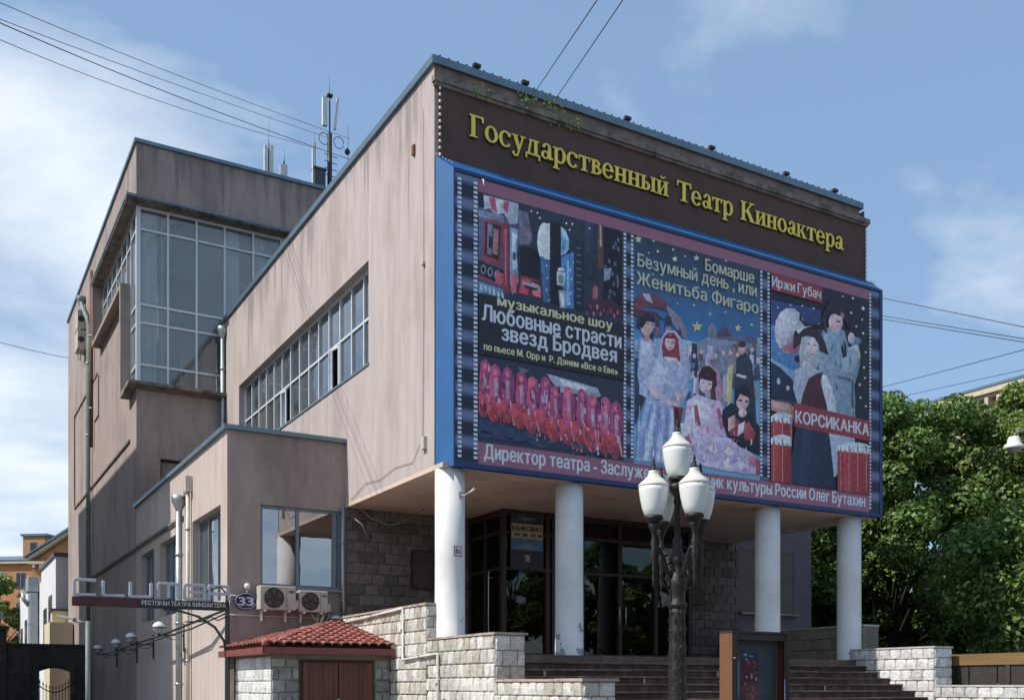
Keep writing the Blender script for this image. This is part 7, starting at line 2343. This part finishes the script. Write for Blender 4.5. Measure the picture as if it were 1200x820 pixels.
# ------------------------------------------------------------------ trees
def leaf_cloud(name, clumps, n, size, m, seed, flat=.0):
    """leaves as small folded rhombs scattered over the shells of many clumps"""
    rg = np.random.default_rng(seed)
    cl = np.array([c[:3] for c in clumps]); cr_ = np.array([c[3] for c in clumps])
    w = cr_ ** 2; idx = rg.choice(len(cl), n, p=w / w.sum())
    d = rg.normal(size=(n, 3)); d /= np.linalg.norm(d, axis=1)[:, None]
    rad = cr_[idx] * (0.55 + .50 * rg.random(n) ** .6)
    d[:, 2] = d[:, 2] * .8
    p = cl[idx] + d * rad[:, None]
    nrm = d + rg.normal(size=(n, 3)) * .55 + np.array([0, 0, .45]); nrm /= np.linalg.norm(nrm, axis=1)[:, None]
    t = rg.normal(size=(n, 3)); t[:, 2] -= .6; t -= nrm * (t * nrm).sum(1)[:, None]; t /= np.linalg.norm(t, axis=1)[:, None]
    b = np.cross(nrm, t)
    s = size * (.6 + .8 * rg.random(n))[:, None]
    v0 = p - t * s * .5; v1 = p + b * s * .30 - nrm * s * .06; v2 = p + t * s * .55 ; v3 = p - b * s * .30 - nrm * s * .06
    V = np.stack([v0, v1, v2, v3], 1).reshape(-1, 3).astype('f')
    me = bpy.data.meshes.new(name); me.vertices.add(n * 4); me.vertices.foreach_set('co', V.ravel())
    me.loops.add(n * 4); me.loops.foreach_set('vertex_index', np.arange(n * 4, dtype='i'))
    me.polygons.add(n); me.polygons.foreach_set('loop_start', np.arange(0, n * 4, 4, dtype='i')); me.polygons.foreach_set('loop_total', np.full(n, 4, 'i'))
    me.materials.append(m); me.update(); me.validate()
    return me
LEAF_A = leaf_mat('maple leaf', (.04, .085, .016), (.105, .19, .035), (.27, .37, .12))
LEAF_B = leaf_mat('lime leaf', (.08, .13, .025), (.16, .23, .045), (.30, .36, .10))
BARK = mat('bark', (.035, .03, .026), .95, var=.35, scale=6, stretch=(1, 1, .3), bump=.6, bscale=18)
def crown_clumps(rx, ry, z0, z1, n, rmin, rmax, seed):
    rr = random.Random(seed); out = []
    cz = (z0 + z1) / 2; hz = (z1 - z0) / 2
    while len(out) < n:
        x, y, z = rr.uniform(-1, 1), rr.uniform(-1, 1), rr.uniform(-1, 1)
        q = x * x + y * y + z * z
        if q > 1 or q < .28: continue
        r = rr.uniform(rmin, rmax)
        out.append((x * rx, y * ry, cz + z * hz * (1 if z < 0 else 1), r))
    return out
def make_tree(label, loc, rx, h, z0, n, size, m, seed, trunk=.22, group='trees right of the theatre', nclump=110, rr_=(.45, .95), name='tree'):
    t = thing(name, label, 'tree', loc, group)
    cl = crown_clumps(rx, rx, z0, h, nclump, *rr_, seed)
    me = leaf_cloud('crown leaves', cl, n, size, m, seed)
    o = inst('crown', me, t)
    rr = random.Random(seed)
    MB().tube([(0, 0, 0), (.05, .03, z0 * .5), (.0, .08, z0), (.1, 0, (z0 + h) / 2), (.1, .1, h * .85)], [trunk, trunk * .8, trunk * .7, trunk * .4, .04], 9).build('trunk', BARK, t)
    lb = MB()
    for c in rr.sample(cl, min(14, len(cl))):
        zz = z0 * .8 + (c[2] - z0 * .8) * .4
        lb.tube([(0.02, .05, zz), (c[0] * .45, c[1] * .45, (zz + c[2]) / 2 + .2), (c[0], c[1], c[2])], [trunk * .38, trunk * .22, .015], 6)
    lb.build('limbs', BARK, t)
    return t
make_tree('big green tree whose top stands just right of the billboard', (21.9, 6.9, .1), 3.7, 13.0, 1.0, 78000, .165, LEAF_A, 3)
make_tree('tree at the right edge, its yellowish sunlit top covering the cornice', (26.6, 2.6, .1), 4.2, 12.9, 1.4, 76000, .17, LEAF_B, 4)
make_tree('lower tree seen through the porch behind the rightmost column', (19.0, 10.5, .1), 3.0, 8.6, .8, 34000, .165, LEAF_A, 5)
make_tree('dark tree between the two tall ones, behind the street lamp', (24.9, 6.4, .1), 3.9, 12.2, .8, 60000, .17, LEAF_A, 6)
make_tree('thin topped tree closest to the billboard edge', (20.8, 10.0, .1), 2.7, 12.2, 3.0, 20000, .17, LEAF_A, 7, nclump=60, rr_=(.4, .8))
make_tree('low leafy tree drooping over the dark enclosure', (18.8, -.6, .1), 2.3, 6.6, 2.3, 20000, .15, LEAF_A, 8, trunk=.13)
# hedge mass below the trees
hc = [(15.5 + random.uniform(0, 14), 10.5 + random.uniform(-1.5, 2.5) - .25 * k % 3, random.uniform(.5, 3.4), random.uniform(.6, 1.1)) for k in range(70)]
hc += [(random.uniform(19, 30), random.uniform(10.5, 15), random.uniform(.8, 5.2), random.uniform(.7, 1.2)) for k in range(60)]
hd = bpy.data.objects.new('hedge', leaf_cloud('hedge leaves', hc, 80000, .17, LEAF_A, 9)); COL.objects.link(hd)
tag(hd, 'dark overgrown hedge in the shade below the trees right of the porch', 'hedge'); hd['kind'] = 'stuff'
make_tree('small green tree in front of the orange block at the left edge', (-4.6, 62.0, .1), 2.3, 9.2, 2.0, 9000, .30, LEAF_B, 12, trunk=.2, group='trees left of the theatre', nclump=30)
make_tree('round bush topping the yard wall at the left edge', (-7.4, 40.0, .1), 1.5, 4.9, .8, 5000, .2, LEAF_A, 13, trunk=.1, group='trees left of the theatre', nclump=20)
# trees across the street, seen in the entrance glass
make_tree('street tree across the road, reflected in the entrance glass', (2.0, -34.0, .1), 4.2, 11.0, 2.4, 20000, .30, LEAF_A, 14, group='trees across the road', nclump=80)
t2 = [o for o in COL.objects if o.get('label', '').startswith('street tree across')][0]
for i, (x, y, lb) in enumerate(((-6, -37, 'second street tree across the road, opposite the side drive'), (26, -35, 'fourth street tree across the road, in the row opposite the porch'), (32, -33, 'fifth street tree across the road, in the row opposite the porch'), (38, -35, 'sixth street tree across the road, in the row opposite the porch'), (44, -33, 'street tree across the road at the far right end of the row'), (-20, -36, 'street tree across the road at the far left'))):
    c = copy_tree(t2); c.location = (x, y, .1); c.rotation_euler = (0, 0, 1.3 * i + .7); c['label'] = lb

hc = [(8 + random.uniform(0, 42), -32 + random.uniform(-1, 1), random.uniform(.4, 2.2), random.uniform(.6, 1.0)) for k in range(90)]
hd = bpy.data.objects.new('hedge', leaf_cloud('hedge leaves', hc, 20000, .26, LEAF_A, 19)); COL.objects.link(hd)
tag(hd, 'long clipped hedge on the far side of the road', 'hedge'); hd['kind'] = 'stuff'
